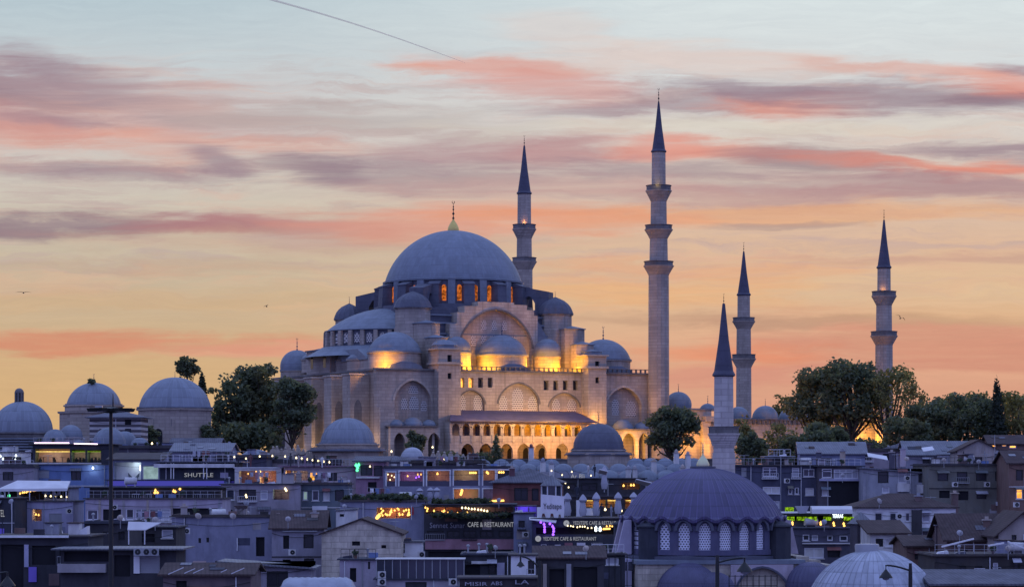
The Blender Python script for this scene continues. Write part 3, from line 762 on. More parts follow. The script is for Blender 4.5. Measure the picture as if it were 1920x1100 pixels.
# diagonal flying buttresses
for i in range(4):
    a = R(45+90*i); z1_ = zC-1.0
    f = MB()
    f.prism([(13.8, z1_), (21.4, z1_-1.5), (21.4, zst-4), (18.4, zst-4), (18.4, zst+1.6), (17.6, zst+2.9), (16.9, zst+3.1), (16.2, zst+2.6), (15.8, zst+.6), (13.8, zst+.6)], -1.5, 1.5)
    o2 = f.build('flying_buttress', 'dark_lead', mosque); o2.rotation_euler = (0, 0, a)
s_ = 520/F
gb_ = MB().lathe([(10.5*s_, zA-.15), (10.8*s_, zA+.2), (10*s_, zA+.7), (6.5*s_, zA+1.5), (3.2*s_, zA+2.0), (1.2*s_, zA+2.45), (.5*s_, zA+2.7)], 24, 0, 0).build('finial_bulb', 'gold', mosque, True, 50)
finial(gb_, 0, 0, zA+2.4, 36*s_, 'bark')
# floodlights on the terrace and in the gallery
YL = (1,.42,.0)
for px, y, e in ((706, -27.6, 700), (722, -28.3, 500), (873, -27.4, 900), (896, -26.0, 1300), (914, -27.6, 400), (984, -26.6, 1200), (1003, -25.6, 900), (1018, -27.4, 420), (1036, -27.4, 420), (1052, -26.2, 1100), (1066, -27.4, 300)):
    lamp('floodlight', (U(px, y), y, zt+.8), e*1.45, YL, .15, mosque)
for u_, y, z, e, c in () and ((U(716, FR), FR+.9, zt+.8, 420, (1,.50,.08)), (U(736, FR), FR+.7, zt+.8, 520, (1,.50,.08)), (U(872, FR), FR+1.2, zt+.7, 700, (1,.52,.08)), (U(898, FR), FR+2.2, zt+.7, 420, (1,.52,.08)), (U(984, FR), FR+1.5, zt+.7, 480, (1,.52,.08)), (U(1012, FR), FR+1.6, zt+.7, 520, (1,.52,.08)), (U(1038, FR), FR+1.6, zt+.7, 420, (1,.52,.08))):
    lamp('floodlight', (u_, y, z), e, c, .15, mosque)
for px, e in ((905, 12), (948, 60), (985, 110), (1020, 160), (1052, 190), (1085, 190), (1104, 140)):
    lamp('gallery_lamp', (U(px, FR-2), FR-2.2, zF+3.0), e*3.2, (1,.35,.0), .2, mosque)
for px, e in ((982, 60), (1020, 60), (1060, 90), (1090, 90)):
    lamp('gallery_lamp', (U(px, FR-2), FR-2.2, 2.6), e*2.5, (1,.50,.16), .2, mosque)
# warm floods grazing the stone: gallery roof, right bay, qibla buttresses, great arch
for px, y, z, e, c in ((1122, FR-4.2, ZQ(1122, 800, FR), 560, (1,.46,.05)), (1165, FR-2.2, zb2+.3, 420, (1,.44,.05)), (1190, FR-6.5, 3.2, 900, (1,.46,.06)), (900, FR-7.5, zE+1.4, 260, (1,.56,.18)), (975, FR-9.5, zE+1.6, 1300, (1,.56,.15)), (1050, FR-8.5, zE+1.6, 1500, (1,.52,.10))):
    lamp('floodlight', (U(px, y), y, z), e*2.4, c, .3, mosque)
for px, e in ((955, 250), (985, 420), (1015, 520), (1045, 520), (1075, 520), (1100, 420)):
    lamp('floodlight', (U(px, GY-3), GY-3.2, 2.0), e*.85, (1,.37,.0), .25, mosque)
for y, e in ((-26.8, 380), (-17.2, 420), (-6.6, 380), (4.2, 260)):
    lamp('floodlight', (-33.5, y-1.2, 2.5), e*2.2, (1,.62,.28), .3, mosque)
lamp('floodlight', (uc+.5, AYs-5.5, zt+4.0), 1900, (1,.66,.28), .3, mosque)
# ------------------------------------------------------------------ minarets
def minaret(px, Y, label, cone, segs, balcs, fin, base_py, name='minaret', m='limestone', group=None, n=16):
    s_ = Y/F; gz_ = min(gz(Y), WZ(base_py, Y)-2) if base_py < 1000 else gz(Y)
    t = thing(name, label, 'minaret', (WX(px, Y), Y, gz_), R(8), group)
    z = lambda py: WZ(py, Y) - gz_
    for (pt, pb, ht, hb) in segs:
        MB().lathe([(hb*s_, z(pb)), (ht*s_, z(pt))], n).build('shaft', m, t)
    for (pt, pb, ht, hb) in balcs:
        h = z(pt)-z(pb); r0, r1 = hb*s_, ht*s_
        pr_ = [(r0, z(pb))]
        for k in range(1, 7):
            f = k/6; pr_ += [(r0+(r1-r0)*(f**1.1) - .02, z(pb)+h*.62*(k-.45)/6), (r0+(r1-r0)*(f**1.1), z(pb)+h*.62*k/6)]
        o_ = MB().lathe(pr_ + [(r1*1.03, z(pb)+h*.63), (r1*1.03, z(pb)+h*.68), (r0*.9, z(pb)+h*.68)], 32).build('balcony', m, t)
        MB().lathe([(r1*.97, z(pb)+h*.69), (r1*.97, z(pt)-.12), (r1*1.02, z(pt)-.1), (r1*1.02, z(pt)), (r1*.90, z(pt)), (r1*.90, z(pb)+h*.69)], n).build('balcony_parapet', 'dark_stone', o_)
    pt, pb, hb = cone
    MB().lathe([(hb*1.0*s_, z(pb+2)), (hb*1.18*s_, z(pb)), (hb*1.16*s_, z(pb)+.15), (hb*.98*s_, z(pb)+.5), (hb*.52*s_, z(pb-(pb-pt)*.5)), (.12*hb*s_+.02, z(pt))], n).build('spire', 'spire_lead', t)
    finial(t, 0, 0, z(pt)-.1, fin*s_, 'black_metal', .75)
    return t
minaret(1235, 506.5, 'tallest minaret with three balconies at the front corner of the great mosque', (193, 285, 12.6), [(284, 350, 13, 13.4), (377, 426, 15, 15.6), (447, 493, 16.8, 17.6), (514, 868, 19.3, 20.5)], [(348, 378, 24, 14.8), (422, 448, 26, 16.6), (490, 516, 28, 19)], 30, 868)
minaret(983, 562, 'tall minaret half hidden behind the main dome', (274, 363, 12.4), [(362, 425, 12.6, 13), (446, 486, 14, 14.5), (504, 800, 15.6, 16.5)], [(421, 447, 22, 14), (483, 506, 23, 15.4)], 22, 845)
minaret(1657.5, 531, 'two balcony minaret rising from the trees at the right', (413, 502, 12.2), [(501, 549, 12.2, 12.6), (571, 624, 14.5, 15), (645, 868, 16.2, 17)], [(546, 573, 23, 14.2), (621, 647, 25, 16)], 22, 868)
minaret(1394.5, 588, 'two balcony minaret standing between the courtyard domes', (472, 553, 11.6), [(552, 598, 11.8, 12), (616, 667, 13.4, 14), (687, 850, 14.2, 15)], [(595, 617, 21, 13.2), (664, 689, 22.5, 14)], 20, 850)
lamp('balcony_lamp', (WX(1232, 503.5), 503.6, WZ(343, 503.5)), 40, (1,.7,.2), .1)
lamp('balcony_lamp', (WX(1655, 528.5), 528.9, WZ(543, 528.5)), 60, (1,.45,.1), .1)
lamp('balcony_lamp', (WX(983, 559.5), 560, WZ(416, 559.5)), 40, (1,.4,.1), .1)
# ------------------------------------------------------------------ courtyard of the great mosque
court = thing('mosque_courtyard', 'floodlit courtyard wall with a row of small lead domes between the minarets', 'courtyard', (MX, MY, MG), TH)
CYy = -27.5
za_, zb_ = ZQ(1290, 768, CYy), ZQ(1450, 788, CYy)
cw = MB().box(34.2, U(1334, CYy), CYy, CYy+6, 0, za_).box(U(1334, CYy)+.01, 90, CYy+.6, CYy+6, 0, zb_)
cw.box(34.2, 40, CYy+6.01, 30, 0, za_-.5); cw.box(84, 90, CYy+6.01, 34, 0, zb_-.02); cw.box(40.01, 83.99, 28, 34, 0, zb_-.1)
cw.build('wall', 'pale_stone', court)
k = MB().box(34, U(1336, CYy), CYy-.3, CYy+6, za_+.003, za_+.35); k.build('cornice', 'lead', court)
den = MB(); x = U(1336, CYy)
den.box(x, 90.3, CYy+.3, CYy+6, zb_+.003, zb_+.3)
while x < 90: den.box(x, x+.55, CYy+.28, CYy+.59, zb_-.85, zb_+.0); x += 1.1
den.build('corbel_cornice', 'dark_stone', court)
for px, rp, pyb, pyt, fin in ((1272, 24, 765, 734, 16), (1327, 16, 770, 756, 16), (1385, 20, 782, 762, 0), (1435, 25, 783, 760, 14), (1481, 21, 787, 765, 0), (1528, 22, 790, 768, 12), (1575, 22, 793, 771, 0)):
    yl = CYy+3; u_ = U(px, yl); Y = MY+u_*sT+yl*cT; s_ = Y/F
    zb2_ = WZ(pyb, Y)-MG; z0 = (za_ if px < 1334 else zb_)+.3
    d_ = MB().lathe([(rp*s_*1.05, z0), (rp*s_*1.05, zb2_)] + cap(rp*s_, WZ(pyt, Y)-WZ(pyb, Y), 9, zb2_), 32, u_, yl, 16, .04).build('dome', 'lead', court, True, 30)
    if fin: finial(d_, u_, yl, WZ(pyt, Y)-MG-.05, fin*s_)
# portal piece and pilaster on the lit wall
pl = MB().box(U(1318, CYy-1.2), U(1332, CYy-1.2), CYy-1.2, CYy-.02, 0, ZQ(1325, 790, CYy)); pl.box(U(1316, CYy), U(1334, CYy), CYy-1.5, CYy-.02, ZQ(1325, 790, CYy)+.003, ZQ(1325, 780, CYy))
pl.build('portal', 'pale_stone', court)
for u_, y, z, e in ((U(1262, CYy-3), CYy-3, 5, 700), (U(1290, CYy-4), CYy-4, 3.5, 1200), (U(1312, CYy-3), CYy-3, 4.5, 900), (U(1340, CYy-3), CYy-3.5, 3, 600), (U(1420, CYy-5), CYy-5, 4.5, 420), (U(1452, CYy-5), CYy-6, 4, 420), (U(1605, CYy-3), CYy-3.0, 3, 1300), (U(1628, CYy-3), CYy-3.0, 3, 1300)):
    lamp('floodlight', (u_, y, z), e*(2.4 if e > 1250 else .85), (1,.42,.03), .3, court)
# ================================================================== domed buildings around the hill
def domed(name, label, px, Y, rp, pyb, pyt, drum=None, body=None, base_py=None, m='ribbed_lead', wall='limestone', ribs=24, fin=0, sides=8, n=48, lip=1.06, group=None, ra=.05, cat='domed building', finm='dark_lead'):
    s_ = Y/F; zg = gz(Y) if base_py is None else WZ(base_py, Y)
    t = thing(name, label, cat, (WX(px, Y), Y, zg), R(rnd.uniform(-8, 8)), group)
    z = lambda py: WZ(py, Y) - zg
    r = rp*s_
    MB().lathe([(r*lip, z(pyb)-.22), (r*lip, z(pyb))] + cap(r, z(pyt)-z(pyb), 14, z(pyb)), ribs*4, 0, 0, ribs, ra).build('dome', m, t, True, 25)
    zt_ = z(pyb)-.23
    if drum:
        rd, pd = drum
        MB().lathe([(rd*s_, z(pd)), (rd*s_, zt_-.3), (rd*s_*1.05, zt_-.25), (rd*s_*1.05, zt_)], 32).build('drum', wall, t, True, 30)
        zt_ = z(pd)
    if body:
        rb, pb = body
        MB().lathe([(rb*s_, min(z(pb), -.3)), (rb*s_, zt_-.45), (rb*s_*1.05, zt_-.4), (rb*s_*1.06, zt_-.05), (rd*s_*.9 if drum else r*.95, zt_)], sides, a0=R(180/sides)).build('wall', wall, t)
    if fin: finial(t, 0, 0, z(pyt)-.05, fin*s_, finm)
    return t, z, s_
t, z, s_ = domed('bath_house', 'lead domed bath house with a small glazed lantern at the left edge', 42, 425, 56, 808, 752, drum=(60, 818), body=(66, 850), wall='dark_stone', sides=16)
lr = 8.5*s_; zz = z(753)
o = MB()
for i in range(8):
    a = R(45*i); o.obox((36-42)*s_+lr*.85*math.cos(a), lr*.85*math.sin(a), zz-.2, zz+1.5, .22, .35, a)
o.lathe([(lr*1.05, zz+1.5), (lr*1.05, zz+1.65)] + cap(lr, lr*.9, 6, zz+1.65), 16, (36-42)*s_, 0)
o.lathe([(lr*1.1, zz-.5), (lr*1.1, zz)], 16, (36-42)*s_, 0)
o.build('lantern', 'dark_stone', t)
for k in range(5):
    MB().box(-66*s_-.5, 66*s_+.5, -66*s_-.35, -66*s_+.2, z(824+k*5)+.0, z(824+k*5)+.22).build('stone_course', 'lead', t)
t, z, s_ = domed('domed_hall', 'octagonal stone hall with a lead dome and weeds growing at its crown', 176, 442, 50, 757, 717, drum=(54, 771), body=(64, 850), fin=18)
t, z, s_ = domed('domed_tomb', 'large domed stone tomb with a dark arched doorway beside the big tree', 328, 432, 67, 763, 707, body=(69, 850), sides=12, fin=12)
d_ = MB().archpane(0, 8.5*s_, -.3, z(812), 8*s_, 0).build('door', 'void', t); d_.location = (-25*s_, -69*s_*.945, 0); d_.rotation_euler = (0, 0, R(-20))
for a in (-60, -95, -125):
    w = MB().archpane(0, .55, z(800), z(788), .5, 0).build('window', 'dark_stone', t); w.location = (68.2*s_*.975*math.cos(R(a)), 68.2*s_*.975*math.sin(R(a)), 0); w.rotation_euler = (0, 0, R(a+90))
t, z, s_ = domed('domed_school', 'ribbed lead dome on a low stone school below the mosque corner', 652, 428, 50, 829, 783, drum=(57, 838), body=(68, 868), wall='limestone', ribs=30, ra=.09)
MB().lathe([(62*s_, z(840)), (74*s_, z(844)), (74*s_, z(846)), (68*s_, z(846))], 32).build('eaves', 'dark_lead', t, True, 30)
t, z, s_ = domed('domed_classroom', 'smooth blue grey dome on a low drum in front of the gallery arches', 1122, 432, 47, 840, 793, drum=(50, 848), body=(62, 880), fin=24, m='dark_lead', wall='limestone')
MB().lathe([(51*s_, z(846)), (64*s_, z(851)), (64*s_, z(853)), (58*s_, z(853))], 32).build('eaves', 'dark_lead', t, True, 30)
domed('garden_fountain_house', 'little ribbed dome with pointed tip among the bushes', 773, 425, 21, 855, 838, drum=(22, 880), m='pale_lead', wall='grey_wall', fin=10, ribs=16, ra=.05)
for px, Y, rp, pb, pt, lb in ((103, 402, 21, 823, 804, 'leftmost small lead dome beside the bath house'), (133, 405, 21, 816, 796, 'small lead dome behind the leftmost one by the bath house'), (148, 398, 12, 834, 824, 'tiny lead dome tucked behind the neon restaurant roof'), (205, 400, 31, 832, 801, 'widest small lead dome behind the lamp mast'), (234, 404, 22, 836, 808, 'steep small lead dome just right of the lamp mast'), (262, 398, 17, 838, 820, 'small ribbed dome in front of the striped house'), (480, 395, 30, 856, 842, 'flattened pale dome below the big tree trunk'), (738, 405, 16, 868, 857, 'small pale dome left of the fountain house')):
    domed('small_dome', lb, px, Y, rp, pb, pt, drum=(rp*1.02, pb+22), m='lead', wall='grey_wall', ribs=16, fin=0, group='small domes on the left roofs', cat='dome', ra=.06)
# medrese: rows of little domes stepping down the slope
med = thing('school_roof', 'flat stone roof of the old school carrying rows of small domes', 'building', (WX(1100, 415), 415, gz(380)), 0)
MB().box(-24, 24, -9, 10, 0, WZ(884, 415)-gz(380)).build('wall', 'grey_wall', med)
row = []
for i, px in enumerate((905, 940, 972, 1003, 1034, 1192, 1220, 1247, 1274, 1300)): row.append((px, 424, 15, 874 - (i > 4)*2, 'back'))
for px in (958, 990, 1022, 1056, 1090, 1124, 1160, 1196, 1232, 1266): row.append((px, 412, 17, 884, 'middle'))
for px in (1105, 1142, 1178, 1214, 1250): row.append((px, 398, 19, 898, 'front'))
marks = {905: 'leftmost dome of the back row beside the conifer', 1300: 'rightmost dome of the back row below the round tree', 958: 'leftmost dome of the middle row', 1266: 'rightmost dome of the middle row', 1105: 'leftmost dome of the front row', 1250: 'rightmost dome of the front row beside the big violet dome'}
for px, Y, rp, pb, rw in row:
    lb = 'small bluish lead dome, ' + marks[px] if px in marks else 'small bluish lead dome inside the %s row on the old school roof' % rw
    t, z, s_ = domed('school_dome', lb, px, Y, rp*1.12, pb, pb-rp*.92, drum=(rp*1.15, pb+12), m='lead', wall='grey_wall', ribs=16, group='domes of the old school, %s row' % rw if px not in marks else 'domes of the old school', cat='dome', fin=5, ra=.05)
for px, py, Y, lb in ((996, 832, 426, 'square stone chimney with a red cap in front of the lit arches'), (1018, 858, 408, 'pale chimney leaning against the middle row of domes'), (1034, 862, 406, 'pale chimney right of the one in the middle row of domes'), (1178, 872, 396, 'twin slotted chimney, left one, at the front dome row'), (1190, 872, 396, 'twin slotted chimney, right one, at the front dome row'), (1226, 858, 402, 'plain chimney in the dip between the front domes'), (1268, 842, 412, 'tall capped chimney below the round tree'), (1290, 846, 412, 'shorter chimney beside the tall capped one'), (1280, 870, 398, 'stubby chimney next to the violet dome')):
    s_ = Y/F; zb_ = WZ(py+36, Y)
    t = thing('chimney', lb, 'chimney', (WX(px, Y), Y, zb_), R(10), 'chimneys among the school domes')
    h = 36*s_; w = 4.6*s_
    MB().obox(0, 0, 0, h*.8, 2*w, 2*w, 0, .9).build('stack', 'pale_wall', t)
    MB().obox(0, 0, h*.8+.003, h*.84, 2.4*w, 2.4*w).lathe([(w*.8, h*.84), (w*.75, h*.93), (.05, h*1.02)], 8).build('chimney_cap', 'red_wall' if px == 996 else 'grey_wall', t)
# terrace wall under the mosque garden
t = thing('terrace_wall', 'long low stone retaining wall along the foot of the mosque garden', 'wall', (0, 452, 36), 0)
MB().box(-56, 40, 0, 1.2, 0, WZ(862, 452)-36).box(-56, 40, -.15, 1.35, WZ(862, 452)-36+.003, WZ(862, 452)-36+.25).build('wall', 'dark_stone', t)
# graveyard headstones in front of the gallery and tombs at the left of the school dome
for k, (px, py, Y, h) in enumerate([(512, 858, 436, 18), (520, 862, 434, 22), (527, 860, 436, 16), (535, 862, 433, 20), (543, 858, 437, 15), (551, 862, 432, 18), (560, 858, 436, 20), (568, 862, 433, 17), (577, 860, 436, 14), (585, 862, 433, 18), (812, 866, 440, 16), (822, 862, 442, 14), (833, 868, 438, 18), (845, 862, 442, 13), (856, 866, 440, 16), (868, 868, 438, 14), (880, 864, 441, 13), (893, 868, 439, 15)]):
    s_ = Y/F; zb_ = WZ(py, Y)
    g = 'weathered pale headstone in the left cluster below the big tree' if px < 700 else 'weathered pale headstone in the row before the gallery arches'
    t = MB().prism([(-4*s_, -1), (4*s_, -1), (4.5*s_, h*.8*s_), (2.5*s_, h*s_), (-2.5*s_, h*s_), (-4.5*s_, h*.8*s_)], -.15, .15).lathe([(2.0*s_, h*s_), (2.6*s_, h*1.12*s_), (.05, h*1.25*s_)], 8).build('headstone', 'pale_stone')
    t.location = (WX(px, Y), Y, zb_); t.rotation_euler = (0, R(rnd.uniform(-5, 5)), R(rnd.uniform(-20, 20)))
    tag(t, g, 'headstone', 'headstones, left cluster' if px < 700 else 'headstones before the gallery')

# ================================================================== the nearer mosque with the violet dome
NY = 260.0; ns = NY/F
nz = gz(NY)
nm = thing('small_mosque', 'nearer mosque with a broad ribbed violet lead dome over latticed windows', 'mosque', (WX(1318, NY), NY, nz), R(6))
def nzp(py): return WZ(py, NY) - nz
rB = 148*ns; zb0 = nzp(966)
NWn = 24
wav = lambda a, r: (.20*math.cos(NWn*(a+R(90)-R(5.9))) if r > rB*1.005 else 0)
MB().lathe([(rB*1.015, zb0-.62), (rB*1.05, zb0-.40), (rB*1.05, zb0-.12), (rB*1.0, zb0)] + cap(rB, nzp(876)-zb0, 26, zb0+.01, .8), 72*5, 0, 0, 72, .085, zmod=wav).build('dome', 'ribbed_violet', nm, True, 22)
zd1 = nzp(1036)
dr_ = MB(); rd = rB*.985
for i in range(NWn):
    a = 2*math.pi*(i)/NWn - R(90) + R(5.9)
    wd = 2*rd*math.tan(math.pi/NWn)
    q = MB().arch(-wd/2, wd/2, zd1, zb0-.30, 0, .60, zb0-1.45, .85, 0, .45, 10, sill=zd1+.55)
    c_, s__ = math.cos(a), math.sin(a)
    for (x, y, z_) in q.v: dr_.v.append((rd*c_ + x*-s__ - y*c_, rd*s__ + x*c_ - y*s__, z_))
    o_ = len(dr_.v)-len(q.v); dr_.f += [tuple(k+o_ for k in f) for f in q.f]
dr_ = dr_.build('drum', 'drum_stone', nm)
wmesh = MB().archpane(0, .62, zd1+.5, zb0-1.45, .87, 0).mesh('lattice_window', 'fine_grille')
rmesh = MB().archring(0, .66, zb0-1.40, .98, .28, -.35, .05, 12).mesh('window_hood', 'dark_lead')
for i in range(NWn):
    a = 2*math.pi*i/NWn - R(90) + R(5.9)
    w = place('lattice_window', wmesh, dr_, ((rd-.22)*math.cos(a), (rd-.22)*math.sin(a), 0), a + R(90))
    w = place('window_hood', rmesh, dr_, ((rd+.02)*math.cos(a), (rd+.02)*math.sin(a), 0), a + R(90))
# weight towers on the diagonals and slanting buttresses at the flanks
for px, dy in ((1206, -4.6), (1444, -4.6), (1185, 5), (1462, 5)):
    x = (px-1318)*ns*1.0
    o = MB().lathe([(1.30, zd1-.5), (1.30, nzp(986)), (1.5, nzp(985)), (1.45, nzp(982)), (.05, nzp(972))], 8, x, dy, a0=R(22.5)).build('weight_tower', 'dark_wall', nm)
for sg in (-1, 1):
    for dy in (-2.6, .6):
        x = sg*(rB*.97)
        MB().add([(x, dy-.35, nzp(972)), (x, dy+.35, nzp(972)), (x+sg*.7, dy+.35, nzp(974)), (x+sg*.7, dy-.35, nzp(974)), (x, dy-.35, zd1), (x, dy+.35, zd1), (x+sg*1.5, dy+.35, zd1), (x+sg*1.5, dy-.35, zd1)],
                 [(0,1,2,3),(4,7,6,5),(0,3,7,4),(1,5,6,2),(3,2,6,7)]).build('buttress', 'lavender_wall', nm)
MB().lathe([(rd*1.12, zd1-.5), (rd*1.12, zd1-.15), (rd*1.0, zd1)], 8, a0=R(22.5)).build('cornice', 'dark_lead', nm)
zc = nzp(1044)
x0_, x1_ = (1172-1318)*ns, (1474-1318)*ns
bd = MB().box(x0_, x1_, -rB*1.02, rB*1.02, -.5, zd1-.51)
bd.build('wall', 'rough_stone', nm)
MB().box(x0_-.25, x1_+.25, -rB*1.02-.3, rB*1.02+.3, zc-.4, zc).build('string_course', 'lead', nm)
fy = -rB*1.02
for px, r_, top, dy in ((1262, 58, 1048, -.0), (1306, 36, 1064, -1.6)):
    r = r_*ns
    MB().lathe([(r*1.04, nzp(top)-r*.95-.2), (r*1.04, nzp(top)-r*.95)] + cap(r, r*.95, 14, nzp(top)-r*.95), 96, (px-1318)*ns, fy-.5+dy, 48, .06).build('half_dome', 'violet_lead', nm, True, 25)
    MB().lathe([(r*1.0, -.4), (r*1.0, nzp(top)-r*.95-.21)], 32, (px-1318)*ns, fy-.5+dy).build('apse', 'rough_stone', nm, True, 30)
xa = (1398-1318)*ns
MB().arch(xa-3.2, xa+3.2, nzp(1130), zc-.45, xa, 2.55, nzp(1098), nzp(1058)-nzp(1098), fy-.5, fy-.02, 16).build('great_arch', 'lavender_wall', nm)
MB().archring(xa, 2.55, nzp(1098), nzp(1058)-nzp(1098), .22, fy-.68, fy-.45).build('arch_moulding', 'dark_lead', nm)
# lead half dome and stepped masonry at its right, pale wall at its left
sd, sz, ss = domed('side_chapel', 'violet half dome on rubble masonry at the right foot of the nearer mosque', 1521, 252, 47, 1108, 1052, drum=(49, 1140), m='violet_lead', wall='rough_stone', ribs=32, cat='dome', ra=.06)
for px0, px1, pt in ((1476, 1500, 1040), (1500.3, 1522, 1047), (1522.3, 1545, 1055)):
    t_ = MB().box((px0-1318)*ns, (px1-1318)*ns, -5, 4, -.5, nzp(pt)).build('stepped_wall', 'rough_stone', nm)
MB().box((1128-1318)*ns, x0_-.3, -6, 2, -.5, nzp(1043)).build('side_wing', 'lavender_wall', nm)
for k, px in enumerate((1138, 1152, 1165)):
    MB().box((px-5-1318)*ns, (px+5-1318)*ns, -6.03, -6.003, nzp(1064), nzp(1048)).build('wing_window', 'glass', nm)
zt_ = nzp(876)
MB().lathe([(1.35, zt_-.25), (1.35, zt_+.12), (1.0, zt_+.14)], 24).build('crown_ring', 'dark_lead', nm, True, 30)
fb = MB().lathe([(12*ns, zt_+.15), (12.4*ns, zt_+.35), (8*ns, zt_+.85), (3.5*ns, zt_+1.15), (2*ns, zt_+1.35)], 20).build('finial_bulb', 'pale_gold', nm, True, 50)
finial(fb, 0, 0, zt_+1.25, 26*ns, 'pale_gold', 1.5)
minaret(1357, 271, 'near minaret with one balcony and a steep dark spire behind the violet dome', (569, 704, 18.6), [(703, 802, 18, 18.6), (838, 850, 19.4, 20), (849, 900, 21.5, 21.5)], [(799, 840, 29.5, 19.2)], 22, 1040, m='minaret_stone')
# near bath dome, bottom right
t, z, s_ = domed('bath_dome', 'pale ribbed lead dome with a flat cap in the lower right corner', 1637, 205, 116, 1106, 1030, drum=(118, 1150), body=(130, 1180), m='ribbed_pale', wall='rough_stone', ribs=56, ra=.085, cat='dome')
MB().lathe([(22*s_, z(1032)-.3), (23*s_, z(1022)), (22*s_, z(1019)), (.1, z(1018))], 24, (1618-1637)*s_*.6, 0).build('cap_ring', 'grey_metal', t, True, 30)
# ================================================================== trees
def leafmesh(name, blobs, n, size, m, seed, flat=.0, solid=.55):
    r_ = random.Random(seed); b = MB()
    tot = sum((x[3]*x[4]*x[5])**(2/3) for x in blobs)
    for (cx, cy, cz, rx, ry, rz) in blobs:
        k = int(n*(rx*ry*rz)**(2/3)/tot)
        for _ in range(k):
            while True:
                x, y, z = r_.uniform(-1, 1), r_.uniform(-1, 1), r_.uniform(-1, 1)
                d = x*x+y*y+z*z
                if d < 1 and (d > solid*r_.random()): break
            if d > .7 and r_.random() < .35:
                k_ = r_.uniform(1.05, 1.38); x, y, z = x*k_, y*k_, z*k_
            p = Vector((cx+x*rx, cy+y*ry, cz+z*rz))
            nrm = Vector((r_.gauss(0, 1), r_.gauss(0, 1), r_.gauss(0, 1)+.5)).normalized()
            u = nrm.orthogonal().normalized(); u = (Matrix.Rotation(r_.uniform(0, 6.28), 3, nrm) @ u); w = nrm.cross(u)
            s = size*r_.choice((.45, .7, .9, 1.1, 1.3, 1.6))
            b.add([tuple(p-u*s*.5), tuple(p+w*s*.36), tuple(p+u*s*.6), tuple(p-w*s*.36)], [(0,1,2,3)])
    return b.mesh(name, m)
def tree(name, label, px, Y, pyt, pyb, hw, m='leaf', seed=1, n=4200, size=.55, nb=9, trunk=.22, solid=.55, base_py=None, dense=1.0, group='trees on the hill', skew=0, shape='round'):
    s_ = Y/F; zb = gz(Y)-.3 if base_py is None else WZ(base_py, Y)
    r_ = random.Random(seed*13+5)
    t = thing(name, label, 'tree', (WX(px, Y), Y, zb), 0, group)
    top, bot = WZ(pyt, Y)-zb, WZ(pyb, Y)-zb
    W_, H_ = hw*s_, top-bot
    blobs = []
    if shape == 'cone':
        for i in range(nb):
            f = (i+.5)/nb; r = W_*(1-f)**.75*.95 + .12
            blobs.append((r_.uniform(-.1, .1)*r, r_.uniform(-.1, .1)*r, bot+H_*f, r, r, H_/nb*.95))
    else:
        nb = int(nb*1.7)
        blobs.append((0, 0, bot+H_*.48, W_*.66, W_*.62, H_*.38))
        for i in range(nb):
            a = 2*math.pi*i/nb*2.0 + r_.uniform(-.3, .3); e = r_.uniform(-.55, 1.0)
            rr = min(W_*r_.uniform(.17, .38), H_*.42)
            rho = math.sqrt(max(0, 1-e*e*.8))*(W_-rr)
            cz = bot + H_*.5 + e*(H_*.5-rr*.75)
            blobs.append((rho*math.cos(a)+skew*s_*(e+.3), rho*math.sin(a)*.8, cz, rr*r_.uniform(.9, 1.25), rr, rr*r_.uniform(.65, .9)))
    br = MB(); tr_ = max(.12, W_*trunk*.28)
    br.tube([(0,0,-.3), (.1*W_*.3, 0, bot*.5), (0, 0, bot+H_*.25), (0, 0, bot+H_*.7)], [tr_*1.3, tr_, tr_*.8, tr_*.25], 8)
    if shape != 'cone':
        for bl in blobs[1:]:
            st = Vector((0, 0, max(0.3, bot*.7+H_*.12*r_.random()))); en = Vector(bl[:3]); mid = (st*.45+en*.55)+Vector((0, 0, -.08*H_))
            br.tube([st, mid, en], [tr_*.6, tr_*.4, tr_*.12], 5)
    br.build('trunk', 'bark', t)
    o = bpy.data.objects.new('crown', leafmesh('crown', blobs, int(n*dense), size, m, seed, solid=solid)); col.objects.link(o); o.parent = t
    return t
T = tree
T('plane_tree', 'leafy tree at the left of the big dark group, sky showing through its crown', 434, 446, 686, 826, 44, seed=3, n=3000, size=.62, nb=11, skew=-3)
T('plane_tree', 'tallest dense tree in the middle of the big dark group left of the mosque', 484, 449, 678, 838, 52, seed=4, n=6500, size=.62, nb=12)
T('plane_tree', 'dark spreading tree at the right of the group, against the qibla wall', 547, 442, 704, 822, 46, seed=5, n=5600, size=.6, nb=10, skew=6)
T('shrub', 'dense dark bush filling the foot of the big tree group', 470, 440, 790, 850, 66, seed=41, n=4200, size=.6, nb=9, group='garden shrubs')
T('broadleaf_tree', 'small round tree rising behind the domed tomb', 351, 520, 667, 712, 24, seed=6, n=2200, size=.5, nb=7)
T('cypress_tree', 'short dark cypress beside the domed tomb roof', 379, 505, 700, 742, 10, 'cypress_leaf', 7, 900, .45, 6, shape='cone')
T('broadleaf_tree', 'ragged round tree before the lit courtyard wall', 1258, 448, 758, 858, 54, seed=8, n=4600, size=.58, nb=11, skew=5)
T('conifer_tree', 'thin loose conifer before the gallery arches', 931, 452, 814, 866, 15, seed=9, n=520, size=.5, nb=7, shape='cone')
T('shrub', 'rounded bush between the two dark arches at the left bay', 779, 458, 806, 858, 21, seed=10, n=2200, size=.45, nb=8, group='garden shrubs')
T('plane_tree', 'highest spreading tree in front of the right hand minaret', 1596, 500, 674, 815, 76, seed=11, n=7200, size=.62, nb=12)
T('plane_tree', 'wide tree leaning left of the right hand minaret', 1533, 505, 688, 822, 62, seed=12, n=7200, size=.62, nb=11, skew=3)
T('plane_tree', 'thin leaved tree over the foot of the right hand minaret', 1664, 498, 678, 818, 62, 'light_leaf', 13, 3300, .55, 10)
